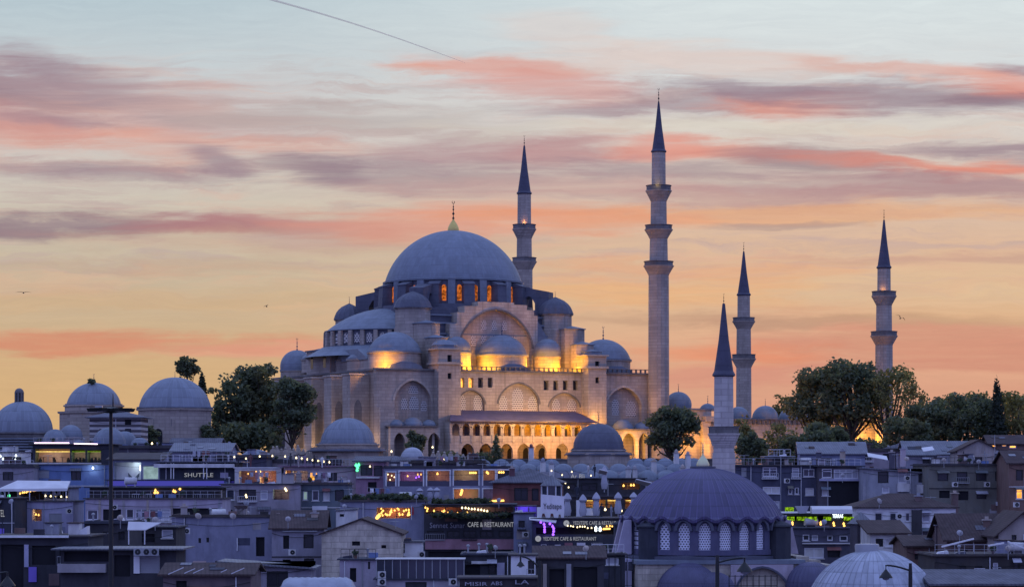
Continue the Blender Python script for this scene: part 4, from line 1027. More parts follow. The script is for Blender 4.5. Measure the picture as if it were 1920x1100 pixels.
T('plane_tree', 'sparse twiggy tree just right of the right hand minaret', 1712, 486, 708, 800, 30, 'light_leaf', 14, 700, .5, 8)
T('broadleaf_tree', 'small bare looking tree left of the wide tree', 1466, 545, 738, 792, 20, 'light_leaf', 15, 700, .5, 7)
T('broadleaf_tree', 'dark mid green tree right of the minaret trees', 1752, 482, 738, 850, 60, seed=16, n=6000, size=.58, nb=10)
T('broadleaf_tree', 'even dark tree left of the tall cypress', 1815, 478, 736, 850, 60, seed=17, n=6200, size=.58, nb=10)
T('cypress_tree', 'tall pointed cypress near the right edge', 1869, 472, 710, 838, 23, 'cypress_leaf', 18, 2800, .5, 12, shape='cone')
T('broadleaf_tree', 'light leafed tree at the right edge of the photo', 1910, 474, 726, 840, 44, 'light_leaf', 19, 2600, .52, 9)
T('shrub', 'broad dark bush below the wide tree', 1522, 445, 790, 886, 50, seed=20, n=4200, size=.55, nb=9, group='garden shrubs')
T('shrub', 'dark round bush right of the near minaret', 1408, 436, 806, 884, 34, seed=21, n=3000, size=.5, nb=9, group='garden shrubs')
T('shrub', 'loose twiggy bush before the courtyard lamp', 1462, 450, 792, 868, 34, 'light_leaf', 22, 900, .5, 9, group='garden shrubs')
T('broadleaf_tree', 'slim tree squeezed between near minaret and courtyard', 1392, 470, 772, 850, 20, 'light_leaf', 23, 900, .5, 8)
T('shrub', 'dark hedge like bush below the right hand minaret', 1700, 470, 778, 858, 52, seed=24, n=4200, size=.55, nb=9, group='garden shrubs')
T('shrub', 'dark bush left of the orange floodlit patch', 1572, 455, 796, 850, 20, seed=25, n=900, size=.5, nb=9, group='garden shrubs')
T('shrub', 'low dark bush right of the door of the domed tomb', 398, 428, 790, 846, 22, seed=26, n=1500, size=.5, nb=8, group='garden shrubs')
T('shrub', 'climbing shrub on the left flank of the domed tomb', 282, 418, 792, 842, 18, seed=27, n=1300, size=.45, nb=7, group='garden shrubs')
T('shrub', 'wide dark bush filling the slope left of the orange floodlit patch', 1552, 450, 795, 862, 40, seed=31, n=3200, size=.55, nb=9, group='garden shrubs')
T('shrub', 'dark low bush under the courtyard domes', 1490, 447, 818, 880, 34, seed=32, n=2400, size=.5, nb=9, group='garden shrubs')
T('shrub', 'low bush under the orange floodlit patch', 1625, 452, 822, 856, 38, seed=33, n=1800, size=.5, nb=9, group='garden shrubs')
T('shrub', 'weeds sprouting on the crown of the octagonal hall', 172, 440, 710, 720, 9, seed=28, n=240, size=.35, nb=6, base_py=722, group='garden shrubs', solid=.3)
T('shrub', 'low dark hedge before the first gallery arches', 845, 446, 842, 872, 26, seed=29, n=900, size=.4, nb=7, group='garden shrubs')
T('shrub', 'low dark hedge before the middle gallery arches', 905, 447, 846, 872, 22, seed=30, n=800, size=.4, nb=7, group='garden shrubs')
for i, (px, Y, pt, hw) in enumerate(((1735, 560, 748, 30), (1778, 565, 736, 34), (1832, 560, 734, 36), (1880, 565, 738, 30), (1925, 560, 730, 30), (1480, 575, 752, 22))):
    T('broadleaf_tree', ('thin back tree behind the dark trees, %s' % ('beside the sparse twiggy tree', 'above the mid green tree', 'left of the cypress top', 'right of the cypress', 'at the very edge', 'peeping over the courtyard dome')[i]), px, Y, pt, 800, hw, 'light_leaf', 50+i, 1300, .55, 9)
# ================================================================== the town on the slope
wcache = {}
def window_mesh(w, h, style):
    key = (round(w*10), round(h*10), style)
    if key not in wcache:
        t = .12 if w < 1.6 else .14; f = MB()
        f.box(-w/2, -w/2+t, 0, .09, 0, h); f.box(w/2-t, w/2, 0, .09, 0, h)
        f.box(-w/2+t, w/2-t, 0, .09, 0, t); f.box(-w/2+t, w/2-t, 0, .09, h-t, h)
        n = max(1, round(w/.95)) if style != 'one' else 1
        for i in range(1, n): f.box(-w/2+w*i/n-.05, -w/2+w*i/n+.05, .005, .085, t, h-t)
        if style == 'cross' and h > 1.2:
            for i in range(n): f.box(-w/2+w*i/n+(t if i == 0 else .051), -w/2+w*(i+1)/n-(t if i == n-1 else .051), .01, .08, h*.66, h*.66+.09)
        fm = {'cross': 'white_metal', 'one': 'white_metal', 'dark': 'black_metal'}.get(style, 'white_metal')
        p = MB().quad((-w/2+t*.5, .06, t*.5), (w/2-t*.5, .06, t*.5), (w/2-t*.5, .06, h-t*.5), (-w/2+t*.5, .06, h-t*.5))
        wcache[key] = (f.mesh('window', fm), p)
    return wcache[key]
hostn = {}
class House:
    def __init__(s, name, label, px0, px1, pt, Y, yaw=0, dep=9, wall='grey_wall', op=(), roof='flat', rm='dark_roof', rh=1.5, over=.25, base=None, cat='building', group=None, parapet=.5):
        s.Y, s.yaw = Y, R(yaw); s.pc = (px0+px1)/2; s.X0 = WX(s.pc, Y)
        s.zg = (gz(Y) if base is None else WZ(base, Y)) - 1.0
        s.dep = dep
        s.o = thing(name, label, cat, (s.X0, Y, s.zg), s.yaw, group)
        a, b = s.t(px0), s.t(px1); s.a, s.b = a, b
        h = s.z(pt, s.pc); s.h = h
        holes = []; s.wins = []
        for q in op:
            x0, y0, x1, y1 = q[:4]; kind = q[4] if len(q) > 4 else 'w'
            ha = (s.t(x0), s.t(x1), s.z(y1, (x0+x1)/2), s.z(y0, (x0+x1)/2))
            ha = (max(ha[0], a+.05), min(ha[1], b-.05), ha[2], min(ha[3], h-.08))
            dp = {'room': 3.0, 'teal': 2.0, 'porch': 2.2}.get(kind, .22)
            holes.append(ha + (dp,)); s.wins.append((ha, kind))
        m = MB().panel(a, b, 0, h, holes, 0, .22)
        m.add([(a,0,0),(a,0,h),(a,dep,h),(a,dep,0),(b,0,0),(b,0,h),(b,dep,h),(b,dep,0)], [(0,3,2,1),(4,5,6,7),(0,4,7,3)][:2] + [(2,6,7,3)])
        if roof == 'gable_y':
            m.add([(a,0,h),(b,0,h),((a+b)/2,0,h+rh),(a,dep,h),(b,dep,h),((a+b)/2,dep,h+rh)], [(0,1,2),(4,3,5)])
        if roof in ('gable_x', 'shed', 'shed_side'):
            if roof == 'gable_x': m.add([(a,0,h),(a,dep,h),(a,dep/2,h+rh),(b,0,h),(b,dep,h),(b,dep/2,h+rh)], [(1,0,2),(3,4,5)])
            elif roof == 'shed': m.add([(a,0,h),(a,dep,h),(a,dep,h+rh),(b,0,h),(b,dep,h),(b,dep,h+rh)], [(1,0,2),(3,4,5),(1,2,5,4)])
            else: m.add([(a,0,h),(b,0,h),(b,0,h+rh),(a,dep,h),(b,dep,h),(b,dep,h+rh)], [(0,1,2),(4,3,5),(1,4,5,2)])
        s.wall = m.build('wall', wall, s.o)
        e, th = over, .16; r = MB()
        if roof == 'flat':
            r.box(a-e, b+e, -e, dep+e, h+.003, h+.13)
            if parapet:
                r.box(a, b, 0, .2, h+.133, h+parapet); r.box(a, a+.2, .203, dep, h+.133, h+parapet); r.box(b-.2, b, .203, dep, h+.133, h+parapet)
        elif roof == 'gable_x':
            k = rh/(dep/2); y0 = -e; z0 = h - e*k + .02
            r.add([(a-e,y0,z0),(b+e,y0,z0),(b+e,dep/2,h+rh+.02),(a-e,dep/2,h+rh+.02),(a-e,dep+e,z0),(b+e,dep+e,z0)] + [(a-e,y0,z0+th),(b+e,y0,z0+th),(b+e,dep/2,h+rh+th+.02),(a-e,dep/2,h+rh+th+.02),(a-e,dep+e,z0+th),(b+e,dep+e,z0+th)],
                  [(6,7,8,9),(9,8,11,10),(0,3,2,1),(3,4,5,2),(0,1,7,6),(4,10,11,5),(0,6,9,3),(3,9,10,4),(1,2,8,7),(2,5,11,8)])
        elif roof == 'gable_y':
            c = (a+b)/2; k = rh/((b-a)/2); z0 = h - e*k + .02
            r.add([(a-e,-e,z0),(c,-e,h+rh+.02),(b+e,-e,z0),(a-e,dep+e,z0),(c,dep+e,h+rh+.02),(b+e,dep+e,z0)] + [(a-e,-e,z0+th),(c,-e,h+rh+th+.02),(b+e,-e,z0+th),(a-e,dep+e,z0+th),(c,dep+e,h+rh+th+.02),(b+e,dep+e,z0+th)],
                  [(6,9,10,7),(7,10,11,8),(0,1,4,3),(1,2,5,4),(0,6,7,1),(1,7,8,2),(3,4,10,9),(4,5,11,10),(0,3,9,6),(2,8,11,5)])
        elif roof == 'hip':
            i = min(dep/2, (b-a)/2)*.98; z0 = h+.003
            r.add([(a-e,-e,z0),(b+e,-e,z0),(b+e,dep+e,z0),(a-e,dep+e,z0),(a+i,dep/2,h+rh),(b-i,dep/2,h+rh),(a-e,-e,z0+.12),(b+e,-e,z0+.12),(b+e,dep+e,z0+.12),(a-e,dep+e,z0+.12)],
                  [(0,3,2,1),(6,7,5,4),(7,8,5),(8,9,4,5),(9,6,4),(0,1,7,6),(1,2,8,7),(2,3,9,8),(3,0,6,9)])
        elif roof == 'shed':
            k = rh/dep; z0 = h - e*k+.02; z1 = h+rh+e*k+.02
            r.add([(a-e,-e,z0),(b+e,-e,z0),(b+e,dep+e,z1),(a-e,dep+e,z1),(a-e,-e,z0+th),(b+e,-e,z0+th),(b+e,dep+e,z1+th),(a-e,dep+e,z1+th)], [(0,3,2,1),(4,5,6,7),(0,1,5,4),(1,2,6,5),(2,3,7,6),(3,0,4,7)])
        elif roof == 'shed_side':
            k = rh/(b-a); z0 = h - e*k+.02; z1 = h+rh+e*k+.02
            r.add([(a-e,-e,z0),(b+e,-e,z1),(b+e,dep+e,z1),(a-e,dep+e,z0),(a-e,-e,z0+th),(b+e,-e,z1+th),(b+e,dep+e,z1+th),(a-e,dep+e,z0+th)], [(0,3,2,1),(4,5,6,7),(0,1,5,4),(1,2,6,5),(2,3,7,6),(3,0,4,7)])
        s.roof = r.build('roof', rm, s.o) if r.v else None
        for (ha, kind) in s.wins: s.window(ha, kind)
        if name not in ('stone_gable_house', 'stall_row'): s.dress(roof, rh)
    def t(s, px):
        k = (px-960)/F; return (k*s.Y - s.X0)/(math.cos(s.yaw) - k*math.sin(s.yaw))
    def z(s, py, px=None):
        px = s.pc if px is None else px
        return WZ(py, s.Y + s.t(px)*math.sin(s.yaw)) - s.zg
    def dress(s, roof, rh):
        r_ = random.Random(int(s.pc*7+s.Y)); a, b, h, d = s.a, s.b, s.h, s.dep; w = b-a
        free = lambda x0, x1, z0, z1: all(x1 < q[0]-.1 or x0 > q[1]+.1 or z1 < q[2]-.1 or z0 > q[3]+.1 for q, k in s.wins)
        zlo = max(.5, h-7)
        for k in range(int(w/3.2)+1):          # patched plaster
            pw, ph = r_.uniform(.5, 1.9), r_.uniform(.35, 1.3); x0 = r_.uniform(a+.1, max(a+.15, b-pw-.1)); z0 = r_.uniform(zlo, h-ph-.3)
            if x0+pw < b-.05 and free(x0, x0+pw, z0, z0+ph):
                MB().box(x0, x0+pw, -.018-.003*k, -.002, z0, z0+ph).build('plaster_patch', r_.choice(('grey_wall', 'bluegrey_wall', 'lavender_wall', 'slate_wall', 'brown_wall')), s.o)
        for k in range(2):
            x = r_.uniform(a+.2, b-.2)
            if free(x-.05, x+.05, zlo, h) and w > 3: MB().tube([(x, -.10, zlo-.4), (x, -.10, h-.15), (x, .04, h-.05)], .05, 6).build('drainpipe', r_.choice(('grey_metal', 'white_metal', 'dark_wall')), s.o)
        for (q, kd) in s.wins:                 # awnings and small balconies
            if kd in ('w', 'cross', 'dark', 'one', 'warm', 'curtain') and q[1]-q[0] < 2.2:
                c = r_.random()
                if c < .22 and q[3]+.25 < h: MB().prism_x([(-.6, q[3]-.12), (-.003, q[3]+.22), (-.003, q[3]+.17), (-.6, q[3]-.17)], q[0]-.1, q[1]+.1).build('window_awning', r_.choice(('dull_canvas', 'metal_roof', 'red_wall', 'green_wall')), s.o)
                elif c < .42 and free(q[0]-.2, q[1]+.2, q[2]-1.0, q[2]-.12):
                    m = MB().box(q[0]-.15, q[1]+.15, -.5, -.003, q[2]-.32, q[2]-.22)
                    n = int((q[1]-q[0])/.22)
                    for k in range(n+1): x = q[0]-.13+(q[1]-q[0]+.26)*k/max(1, n); m.box(x-.015, x+.015, -.49, -.46, q[2]-.22, q[2]+.42)
                    m.box(q[0]-.15, q[1]+.15, -.495, -.455, q[2]+.423, q[2]+.47).build('balcony', r_.choice(('grey_metal', 'black_metal', 'white_metal')), s.o)
        z = h - 3.0
        if free(a, b, z-.05, z+.1) and w > 3: MB().box(a-.01, b+.01, -.07, -.002, z-.05, z+.07).build('floor_band', r_.choice(('grey_wall', 'pale_wall', 'dark_wall')), s.o)
        if w > 4: MB().tube([(a+w*f, -.12, h-.5-.9*f*(1-f)*2) for f in (0, .15, .3, .45, .6, .75, .9, 1)], .022, 4).build('cable', 'black_metal', s.o)
        if roof == 'flat' and s.o.name.split('.')[0] not in ('blue_awning_shop', 'garden_cafe', 'hill_cafe', 'open_terrace', 'green_lit_cafe', 'lettered_shop', 'violet_kiosk', 'glass_box_cafe', 'lit_terrace_cafe', 'upper_terrace_cafe', 'dark_glazed_storey', 'terrace_restaurant', 'blue_house', 'annex_block'):
            for k in range(int(w/1.5)+1):
                x, y = r_.uniform(a+.4, b-.4), r_.uniform(.8, d-.5); c = r_.random()
                if c < .35: MB().lathe([(.09, h+.1), (.09, h+.75), (.17, h+.78), (.17, h+.92), (.02, h+1.0)], 8, x, y).build('vent_pipe', 'grey_metal', s.o)
                elif c < .6 and w > 3.5:
                    q = r_.uniform(.8, 1.7); hh = r_.uniform(.7, 1.5); x = min(max(x, a+q), b-q); o = MB().box(x-q/2, x+q/2, d*.45, d*.45+1.6, h+.131, h+hh).build('roof_hut', r_.choice(('grey_wall', 'pale_wall', 'bluegrey_wall', 'brown_wall')), s.o)
                    MB().box(x-q/2-.12, x+q/2+.12, d*.45-.15, d*.45+1.7, h+hh+.003, h+hh+.09).build('hut_roof', r_.choice(('metal_roof', 'dark_roof', 'brown_tile')), o)
                elif c < .8: MB().prism([(x-.5, h+.135), (x+.5, h+.135), (x+.42, h+.42), (x-.42, h+.3)], y, y+.9).build('skylight', r_.choice(('glass', 'metal_roof', 'white')), s.o)
                else: MB().box(x-.45, x+.45, y, y+.35, h+.135, h+.62).build('roof_crate', r_.choice(('dark_wall', 'pale_wall', 'brown_wall', 'blue_wall')), s.o)
            if r_.random() < .55 and w > 3:      # thin roof rail along the front edge
                m = MB(); n = int(w/.9)+1
                for k in range(n+1): x = a+.1+(w-.2)*k/n; m.box(x-.02, x+.02, .25, .29, h+.131, h+1.0)
                m.box(a+.1, b-.1, .245, .295, h+1.003, h+1.05).box(a+.121, b-.121, .255, .285, h+.58, h+.61).build('roof_rail', r_.choice(('grey_metal', 'white_metal', 'black_metal')), s.o)
            if r_.random() < .4 and w > 5:       # washing on a line
                x0 = r_.uniform(a+.5, b-4); y = d*.35; m = MB()
                MB().tube([(x0, y, h+.13), (x0, y, h+1.7), (x0+1.5, y, h+1.6), (x0+3, y, h+1.7), (x0+3, y, h+.13)], .025, 4).build('washing_line', 'grey_metal', s.o)
                for k in range(4):
                    x = x0+.3+.65*k; l = r_.uniform(.5, .9)
                    MB().add([(x, y-.03, h+1.6), (x+.45, y+.03, h+1.6), (x+.43, y-.05, h+1.6-l), (x+.02, y+.05, h+1.6-l), (x, y-.01, h+1.6), (x+.45, y+.05, h+1.6), (x+.43, y-.03, h+1.6-l), (x+.02, y+.07, h+1.6-l)], [(0,1,2,3),(7,6,5,4),(0,4,5,1),(1,5,6,2),(2,6,7,3),(3,7,4,0)]).build('washing', r_.choice(('white', 'blue_wall', 'pink_wall', 'dull_canvas', 'red_wall')), s.o)
            for k in range(int(w/3)):            # potted plants
                if r_.random() < .5:
                    x, y = r_.uniform(a+.3, b-.3), r_.uniform(.35, .8)
                    q = MB().lathe([(.13, h+.135), (.18, h+.45), (.15, h+.45)], 8, x, y).build('plant_pot', 'brown_wall', s.o)
                    q2 = MB()
                    for _ in range(26):
                        px_, py_, pz_ = x+r_.gauss(0, .11), y+r_.gauss(0, .11), h+.68+r_.gauss(0, .12); e = r_.uniform(.08, .2)
                        q2.add([(px_-e, py_, pz_), (px_, py_+e*.4, pz_+e), (px_+e, py_, pz_+.02), (px_, py_-e*.4, pz_-e)], [(0,1,2,3)])
                    q2.build('plant', 'hedge_leaf', q)
        elif roof == 'gable_x' and w > 3:
            k_ = rh/(d/2)
            for k in range(int(w/2.2)):
                x, y = r_.uniform(a+.4, b-1.2), r_.uniform(.3, d/2-1.0); q = r_.uniform(.5, 1.2); z = h+y*k_+.20
                MB().add([(x, y, z), (x+q, y, z), (x+q, y+.8, z+.8*k_), (x, y+.8, z+.8*k_), (x, y, z+.05), (x+q, y, z+.05), (x+q, y+.8, z+.8*k_+.05), (x, y+.8, z+.8*k_+.05)], [(3,2,1,0),(4,5,6,7),(0,1,5,4),(1,2,6,5),(2,3,7,6),(3,0,4,7)]).build('roof_patch', r_.choice(('metal_roof', 'dark_roof', 'grey_tile', 'brown_tile', 'glass')), s.o)
    def window(s, h, kind):
        a, b, c, d = h; w, hh = b-a, d-c
        if kind in ('w', 'cross', 'one', 'dark', 'warm', 'cold', 'curtain'):
            st = {'w': 'cross', 'warm': 'cross', 'cold': 'one', 'curtain': 'cross'}.get(kind, kind)
            fm, pm = window_mesh(w, hh, st)
            o = place('window', fm, s.o, ((a+b)/2, .10, c)); o.scale = (w/(round(w*10)/10) if w > .1 else 1, 1, 1)
            pmat = {'warm': 'amber_glow', 'cold': 'teal_glow', 'dark': 'dim_glass', 'curtain': 'dull_canvas'}.get(kind) or ('glass', 'glass', 'dim_glass', 'dull_canvas', 'glass', 'pale_wall')[int(a*37+c*11) % 6]
            key = ('p',) + (round(w*10), round(hh*10), st, pmat)
            if key not in wcache: wcache[key] = pm.mesh('pane', pmat)
            p = place('pane', wcache[key], o)
            if kind != 'dark' and hh > .7: MB().box(a-.08, b+.08, -.10, -.003, c-.10, c-.01).build('sill', 'pale_wall', o).matrix_parent_inverse = Matrix.Translation(o.location).inverted() if o.scale.x == 1 else Matrix.LocRotScale(o.location, None, o.scale).inverted()
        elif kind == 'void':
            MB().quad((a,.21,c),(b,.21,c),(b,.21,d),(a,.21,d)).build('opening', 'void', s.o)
        elif kind == 'shut':
            m = MB().quad((a,.10,c),(b,.10,c),(b,.10,d),(a,.10,d)); k = c
            while k < d-.1: m.box(a+.02, b-.02, .06, .097, k+.02, k+.14); k += .2
            m.build('shutter', 'grey_metal', s.o)
        elif kind == 'door':
            m = MB().box(a+.02, b-.02, .10, .16, c, d-.02); m.box(a+.15, b-.15, .08, .099, c+hh*.55, d-.2)
            o = m.build('door', 'dark_wall', s.o); MB().box(b-.22, b-.16, .03, .099, c+.95, c+1.1).build('handle', 'grey_metal', o)
        elif kind in ('room', 'porch', 'teal'):
            dp = {'room': 3.0, 'teal': 2.0, 'porch': 2.2}[kind]
            MB().quad((a,dp-.02,c),(b,dp-.02,c),(b,dp-.02,d),(a,dp-.02,d)).build('room_wall', {'room': 'pink_wall', 'teal': 'white', 'porch': 'dark_wall'}[kind], s.o)
            tb = MB()
            if kind == 'room':
                for i in range(max(1, int(w/1.4))):
                    x = a + .6 + i*1.4
                    tb.box(x, x+.7, 1.1, 1.7, c+.72, c+.76).box(x+.3, x+.4, 1.35, 1.45, c+.01, c+.72)
                tb.build('table', 'brown_wall', s.o)
    def band(s, name, px0, px1, y0, y1, m, out=.12, th=None, parent=None):
        b_ = MB().box(s.t(px0), s.t(px1), -out, -.004, s.z(y1, (px0+px1)/2), s.z(y0, (px0+px1)/2))
        return b_.build(name, m, parent or s.o)
    def pt(s, px, py, off=0.0):   # world point on the front face, off metres in front of it
        t = s.t(px); c, n = math.cos(s.yaw), math.sin(s.yaw)
        return (s.X0 + t*c + off*n, s.Y + t*n - off*c, s.z(py, px) + s.zg)
def row(x0, x1, n, w, y0, y1, kind='w'):
    return [(x0+(x1-x0)*i/max(1, n-1)-w/2, y0, x0+(x1-x0)*i/max(1, n-1)+w/2, y1, kind) for i in range(n)]
txt_dg = [None]
def text(body, loc, width, height, m, name='lettering', parent=None, yaw=0, thick=.02, label=None):
    cu = bpy.data.curves.new(name, 'FONT'); cu.body = body; cu.size = 1; cu.extrude = thick; cu.resolution_u = 2; cu.align_x = 'CENTER'; cu.align_y = 'CENTER'
    ob = bpy.data.objects.new(name, cu); col.objects.link(ob)
    dg = bpy.context.evaluated_depsgraph_get(); dg.update()
    me = bpy.data.meshes.new_from_object(ob.evaluated_get(dg)); bpy.data.objects.remove(ob)
    xs = [v.co.x for v in me.vertices]; zs_ = [v.co.y for v in me.vertices]
    kx, kz = width/(max(xs)-min(xs)), height/(max(zs_)-min(zs_)); mx, mz = (max(xs)+min(xs))/2, (max(zs_)+min(zs_))/2
    for v in me.vertices: v.co = ((v.co.x-mx)*kx, -v.co.z, (v.co.y-mz)*kz)
    me.materials.clear(); me.materials.append(M[m]); me.update()
    o = bpy.data.objects.new(name, me); col.objects.link(o); o.location = loc; o.rotation_euler = (0, 0, yaw)
    if parent: o.parent = parent
    return o
def sign_text(h, body, px0, px1, py0, py1, m, off=.16, parent=None):
    return text(body, ((h.t(px0)+h.t(px1))/2, -off, h.z((py0+py1)/2)), h.t(px1)-h.t(px0), h.z(py0)-h.z(py1), m, parent=parent or h.o)
bulbm = {}
def bulbs(label, pts, m='warm_bulb', r=.16, cable=True, group='strings of light bulbs', name='light_string', sag=0):
    r = r*.78
    c = Vector(pts[0]); t = thing(name, label, 'string lights', c, 0, group)
    key = (m, round(r*100))
    if key not in bulbm: bulbm[key] = MB().lathe([(.01, -r)] + [(r*math.cos(a), r*math.sin(a)) for a in (R(-50), R(-10), R(30), R(60))] + [(r*.35, r*.95), (r*.3, r*1.5)], 8).mesh('bulb', m, True)
    for p in pts: place('bulb', bulbm[key], t, Vector(p)-c)
    if cable and len(pts) > 1:
        q = [(Vector(p)-c+Vector((0, 0, r*1.5))) for p in pts]
        MB().tube(q, .025, 4).build('cable', 'black_metal', t)
    return t
def line(h, p0, p1, n, off=.5, jit=0, seed=1):
    r_ = random.Random(seed); out = []
    for i in range(n):
        f = i/max(1, n-1)
        out.append(h.pt(p0[0]+(p1[0]-p0[0])*f + r_.uniform(-jit, jit), p0[1]+(p1[1]-p0[1])*f + r_.uniform(-jit, jit), off))
    return out
# ---------------------------------------------------------------- left, upper row
h = House('neon_restaurant', 'glazed rooftop restaurant edged by white and pink neon with lit yellow ceiling', 61, 206, 833, 362, 1, 9, 'dark_wall', [(66, 841, 131, 866, 'room'), (134, 842, 160, 866, 'room'), (163, 843, 189, 866, 'room')], 'flat', 'dark_roof', over=.5, cat='restaurant', parapet=0)
h.band('sill', 58, 190, 867, 871, 'pale_wall', .35)
for a, c, y in ((66, 131, 830), (140, 184, 831)):
    o = MB().tube([(h.t(a), -.62, h.z(y)), (h.t(c), -.62, h.z(y+ (1 if a > 100 else 0)))], .085, 6).build('neon_tube', 'pink_neon', h.o)
for k, (a, c) in enumerate(((67, 130), (135, 159), (164, 188))):
    MB().box(h.t(a), h.t(c), .15, 2.9, h.z(846.5), h.z(845.5)).build('ceiling_light', 'lime_neon' if k else 'yellow_glow', h.o)
    lamp('room_lamp', ((h.t(a)+h.t(c))/2, 1.2, h.z(850)), 60 if k else 90, (.85, 1, .55), .2, h.o)
    for j in range(3):
        x = h.t(a)+.4+j*(h.t(c)-h.t(a)-.8)/2
        MB().lathe([(.22, h.z(866)), (.25, h.z(862)), (.12, h.z(859)), (.12, h.z(857.5)), (.02, h.z(857))], 8, x, 1.6).build('chair', 'dark_wall', h.o)
h = House('terrace_house', 'plain pale roof terrace house at the left edge below the bath dome', -30, 63, 876, 352, 0, 9, 'bluegrey_wall', [(5, 884, 25, 900, 'dark')], 'flat', 'dark_roof', cat='house')
t = House('terrace_kiosk', 'low white kiosk on the left roof terrace', -20, 58, 848, 362, 0, 4, 'pale_wall', [(4, 856, 16, 868, 'dark'), (24, 856, 40, 868, 'dark')], 'flat', 'grey_tile', base=880, parapet=0)
bulbs('two white globe lamps on the left roof terrace rail', [t.pt(3, 855, .8), t.pt(8, 860, .9)], 'cold_bulb', .2, False, None, 'globe_lamps')
bulbs('pair of bluish globe lamps right of the first pair on the left terrace', [t.pt(32, 854, .8), t.pt(31, 862, .9)], 'cold_bulb', .2, False, None, 'globe_lamps')
h = House('blue_house', 'blue house lit by a cold starburst lamp under the neon restaurant', 62, 206, 871, 356, 0, 8, 'blue_wall', [(133, 880, 152, 900, 'dark'), (70, 881, 92, 896, 'shut')], 'flat', 'dark_roof', parapet=0, cat='house')  # blue wall colour over the whole house
bulbs('single cold white lamp shining on the blue wall', [h.pt(175, 877, .35)], 'cold_bulb', .22, False, None, 'wall_lamp')
lamp('wall_lamp_light', h.pt(175, 877, .8), 45, (.7,.85,1), .2)
h = House('white_room_house', 'brightly lit white room with a butterfly wall picture beside the lamp mast', 204, 302, 862, 350, 0, 8, 'bluegrey_wall', [(214, 866, 264, 900, 'teal'), (267, 872, 298, 899, 'cold')], 'shed', 'dark_roof', rh=.9, over=.4, cat='house')
lamp('room_lamp', (h.t(255), 1.0, h.z(870)), 120, (.75, .95, 1), .2, h.o).data.energy = 42
MB().tube([(h.t(262), .6, h.z(872)), (h.t(262), .6, h.z(882))], .1, 6).build('tube_light', 'cold_bulb', h.o)
for sg in (-1, 1):
    MB().prism([(h.t(247), h.z(897)), (h.t(247+sg*11), h.z(885)), (h.t(247+sg*10), h.z(893)), (h.t(247+sg*4), h.z(899))], 1.9, 1.95).build('wall_picture', 'green_wall', h.o)
h = House('black_sign_house', 'black fronted cafe with white lettering under a pale flat canopy', 300, 442, 866, 348, 0, 9, 'dark_wall', [], 'flat', 'metal_roof', over=.9, cat='cafe', parapet=0)
sign_text(h, 'SHUTTLE', 346, 400, 886, 893.5, 'sign_light')
for px in (322, 327, 383, 389): MB().box(h.t(px)-.06, h.t(px)+.06, -.85, -.73, h.z(897), h.z(868)).build('post', 'white_metal', h.o)
h.band('canopy_edge', 290, 440, 869, 876, 'pale_wall', .95)
h.band('blue_strip', 300, 440, 901, 909, 'violet_wall', .5)
h = House('blue_awning_shop', 'shop floor with a violet blue lit fascia running under the white room', 200, 425, 900, 344, 0, 6, 'blue_wall', [(214, 917, 250, 930, 'dark'), (330, 916, 362, 929, 'warm')], 'flat', 'dark_roof', cat='shop', parapet=0)
h.band('blue_fascia', 204, 420, 901, 910, 'blue_neon', .25)
h = House('glass_box_cafe', 'white framed glass box cafe with two orange lit panes', 440, 528, 877, 345, 0, 8, 'pale_wall', [(448, 882, 482, 905, 'room'), (487, 882, 518, 905, 'room')], 'flat', 'white', over=.15, cat='cafe', parapet=0)
lamp('room_lamp', (h.t(495), 1.0, h.z(886)), 90, (1,.5,.12), .2, h.o); lamp('room_lamp', (h.t(465), 1.2, h.z(886)), 25, (1,.7,.3), .2, h.o)
bulbs('ceiling lamp cluster inside the white framed glass box', [h.pt(464, 888, -.8), h.pt(479, 884, -.8), h.pt(490, 886, -.8), h.pt(498, 886, -.8)], 'warm_bulb', .14, False, None, 'ceiling_lamps')
h = House('terrace_restaurant', 'two level terrace restaurant with a pink ledge and yellow lit windows below', 532, 668, 874, 345, 3, 9, 'lavender_wall', [(536, 881, 546, 900, 'room'), (549, 882, 577, 900, 'room'), (580, 884, 596, 901, 'warm'), (600, 885, 612, 901, 'curtain'), (616, 886, 632, 901, 'dark')], 'flat', 'pink_wall', over=.7, cat='restaurant', parapet=0)
lamp('room_lamp', (h.t(541), .9, h.z(884)), 50, (1,.65,.2), .2, h.o); lamp('room_lamp', (h.t(563), 1.2, h.z(885)), 60, (.9,.9,.5), .2, h.o)
bulbs('row of seven white bulbs along the pink ledge terrace', line(h, (555, 858), (617, 866), 7, -1), 'white_bulb', .17)
bulbs('scattered terrace lamps under the flattened pale dome', [h.pt(437, 856, -3), h.pt(459, 859, -3), h.pt(485, 855, -3), h.pt(509, 854, -3), h.pt(533, 855, -3)], 'white_bulb', .15)
rail = MB(); zt0 = h.z(872)
for i in range(22): x = h.a + (h.b-h.a)*i/21; rail.box(x-.03, x+.03, .1, .16, h.h+.14, h.h+1.0)
rail.box(h.a, h.b, .08, .18, h.h+1.003, h.h+1.07).build('railing', 'grey_metal', h.o)
terr1 = h
h = House('wooden_cafe', 'small rosy wooden cafe with a green neon palm beside the ribbed school dome', 667, 724, 865, 343, 0, 7, 'pink_wall', [(676, 871, 698, 891, 'dark'), (701, 872, 717, 892, 'dark'), (690, 903, 706, 921, 'void')], 'shed', 'grey_tile', rh=.6, over=.5, cat='cafe')
h.band('white_beam', 668, 712, 893, 896, 'pale_wall', .4)
bulbs('green neon palm shape on the wooden cafe', [h.pt(668, 872, .5), h.pt(671, 876, .5), h.pt(673, 871, .5), h.pt(670, 881, .5)], 'green_neon', .25, False, None, 'neon_sign')
bulbs('single white lamp on the wooden cafe front', [h.pt(694, 874, .3)], 'white_bulb', .15, False, None, 'wall_lamp')
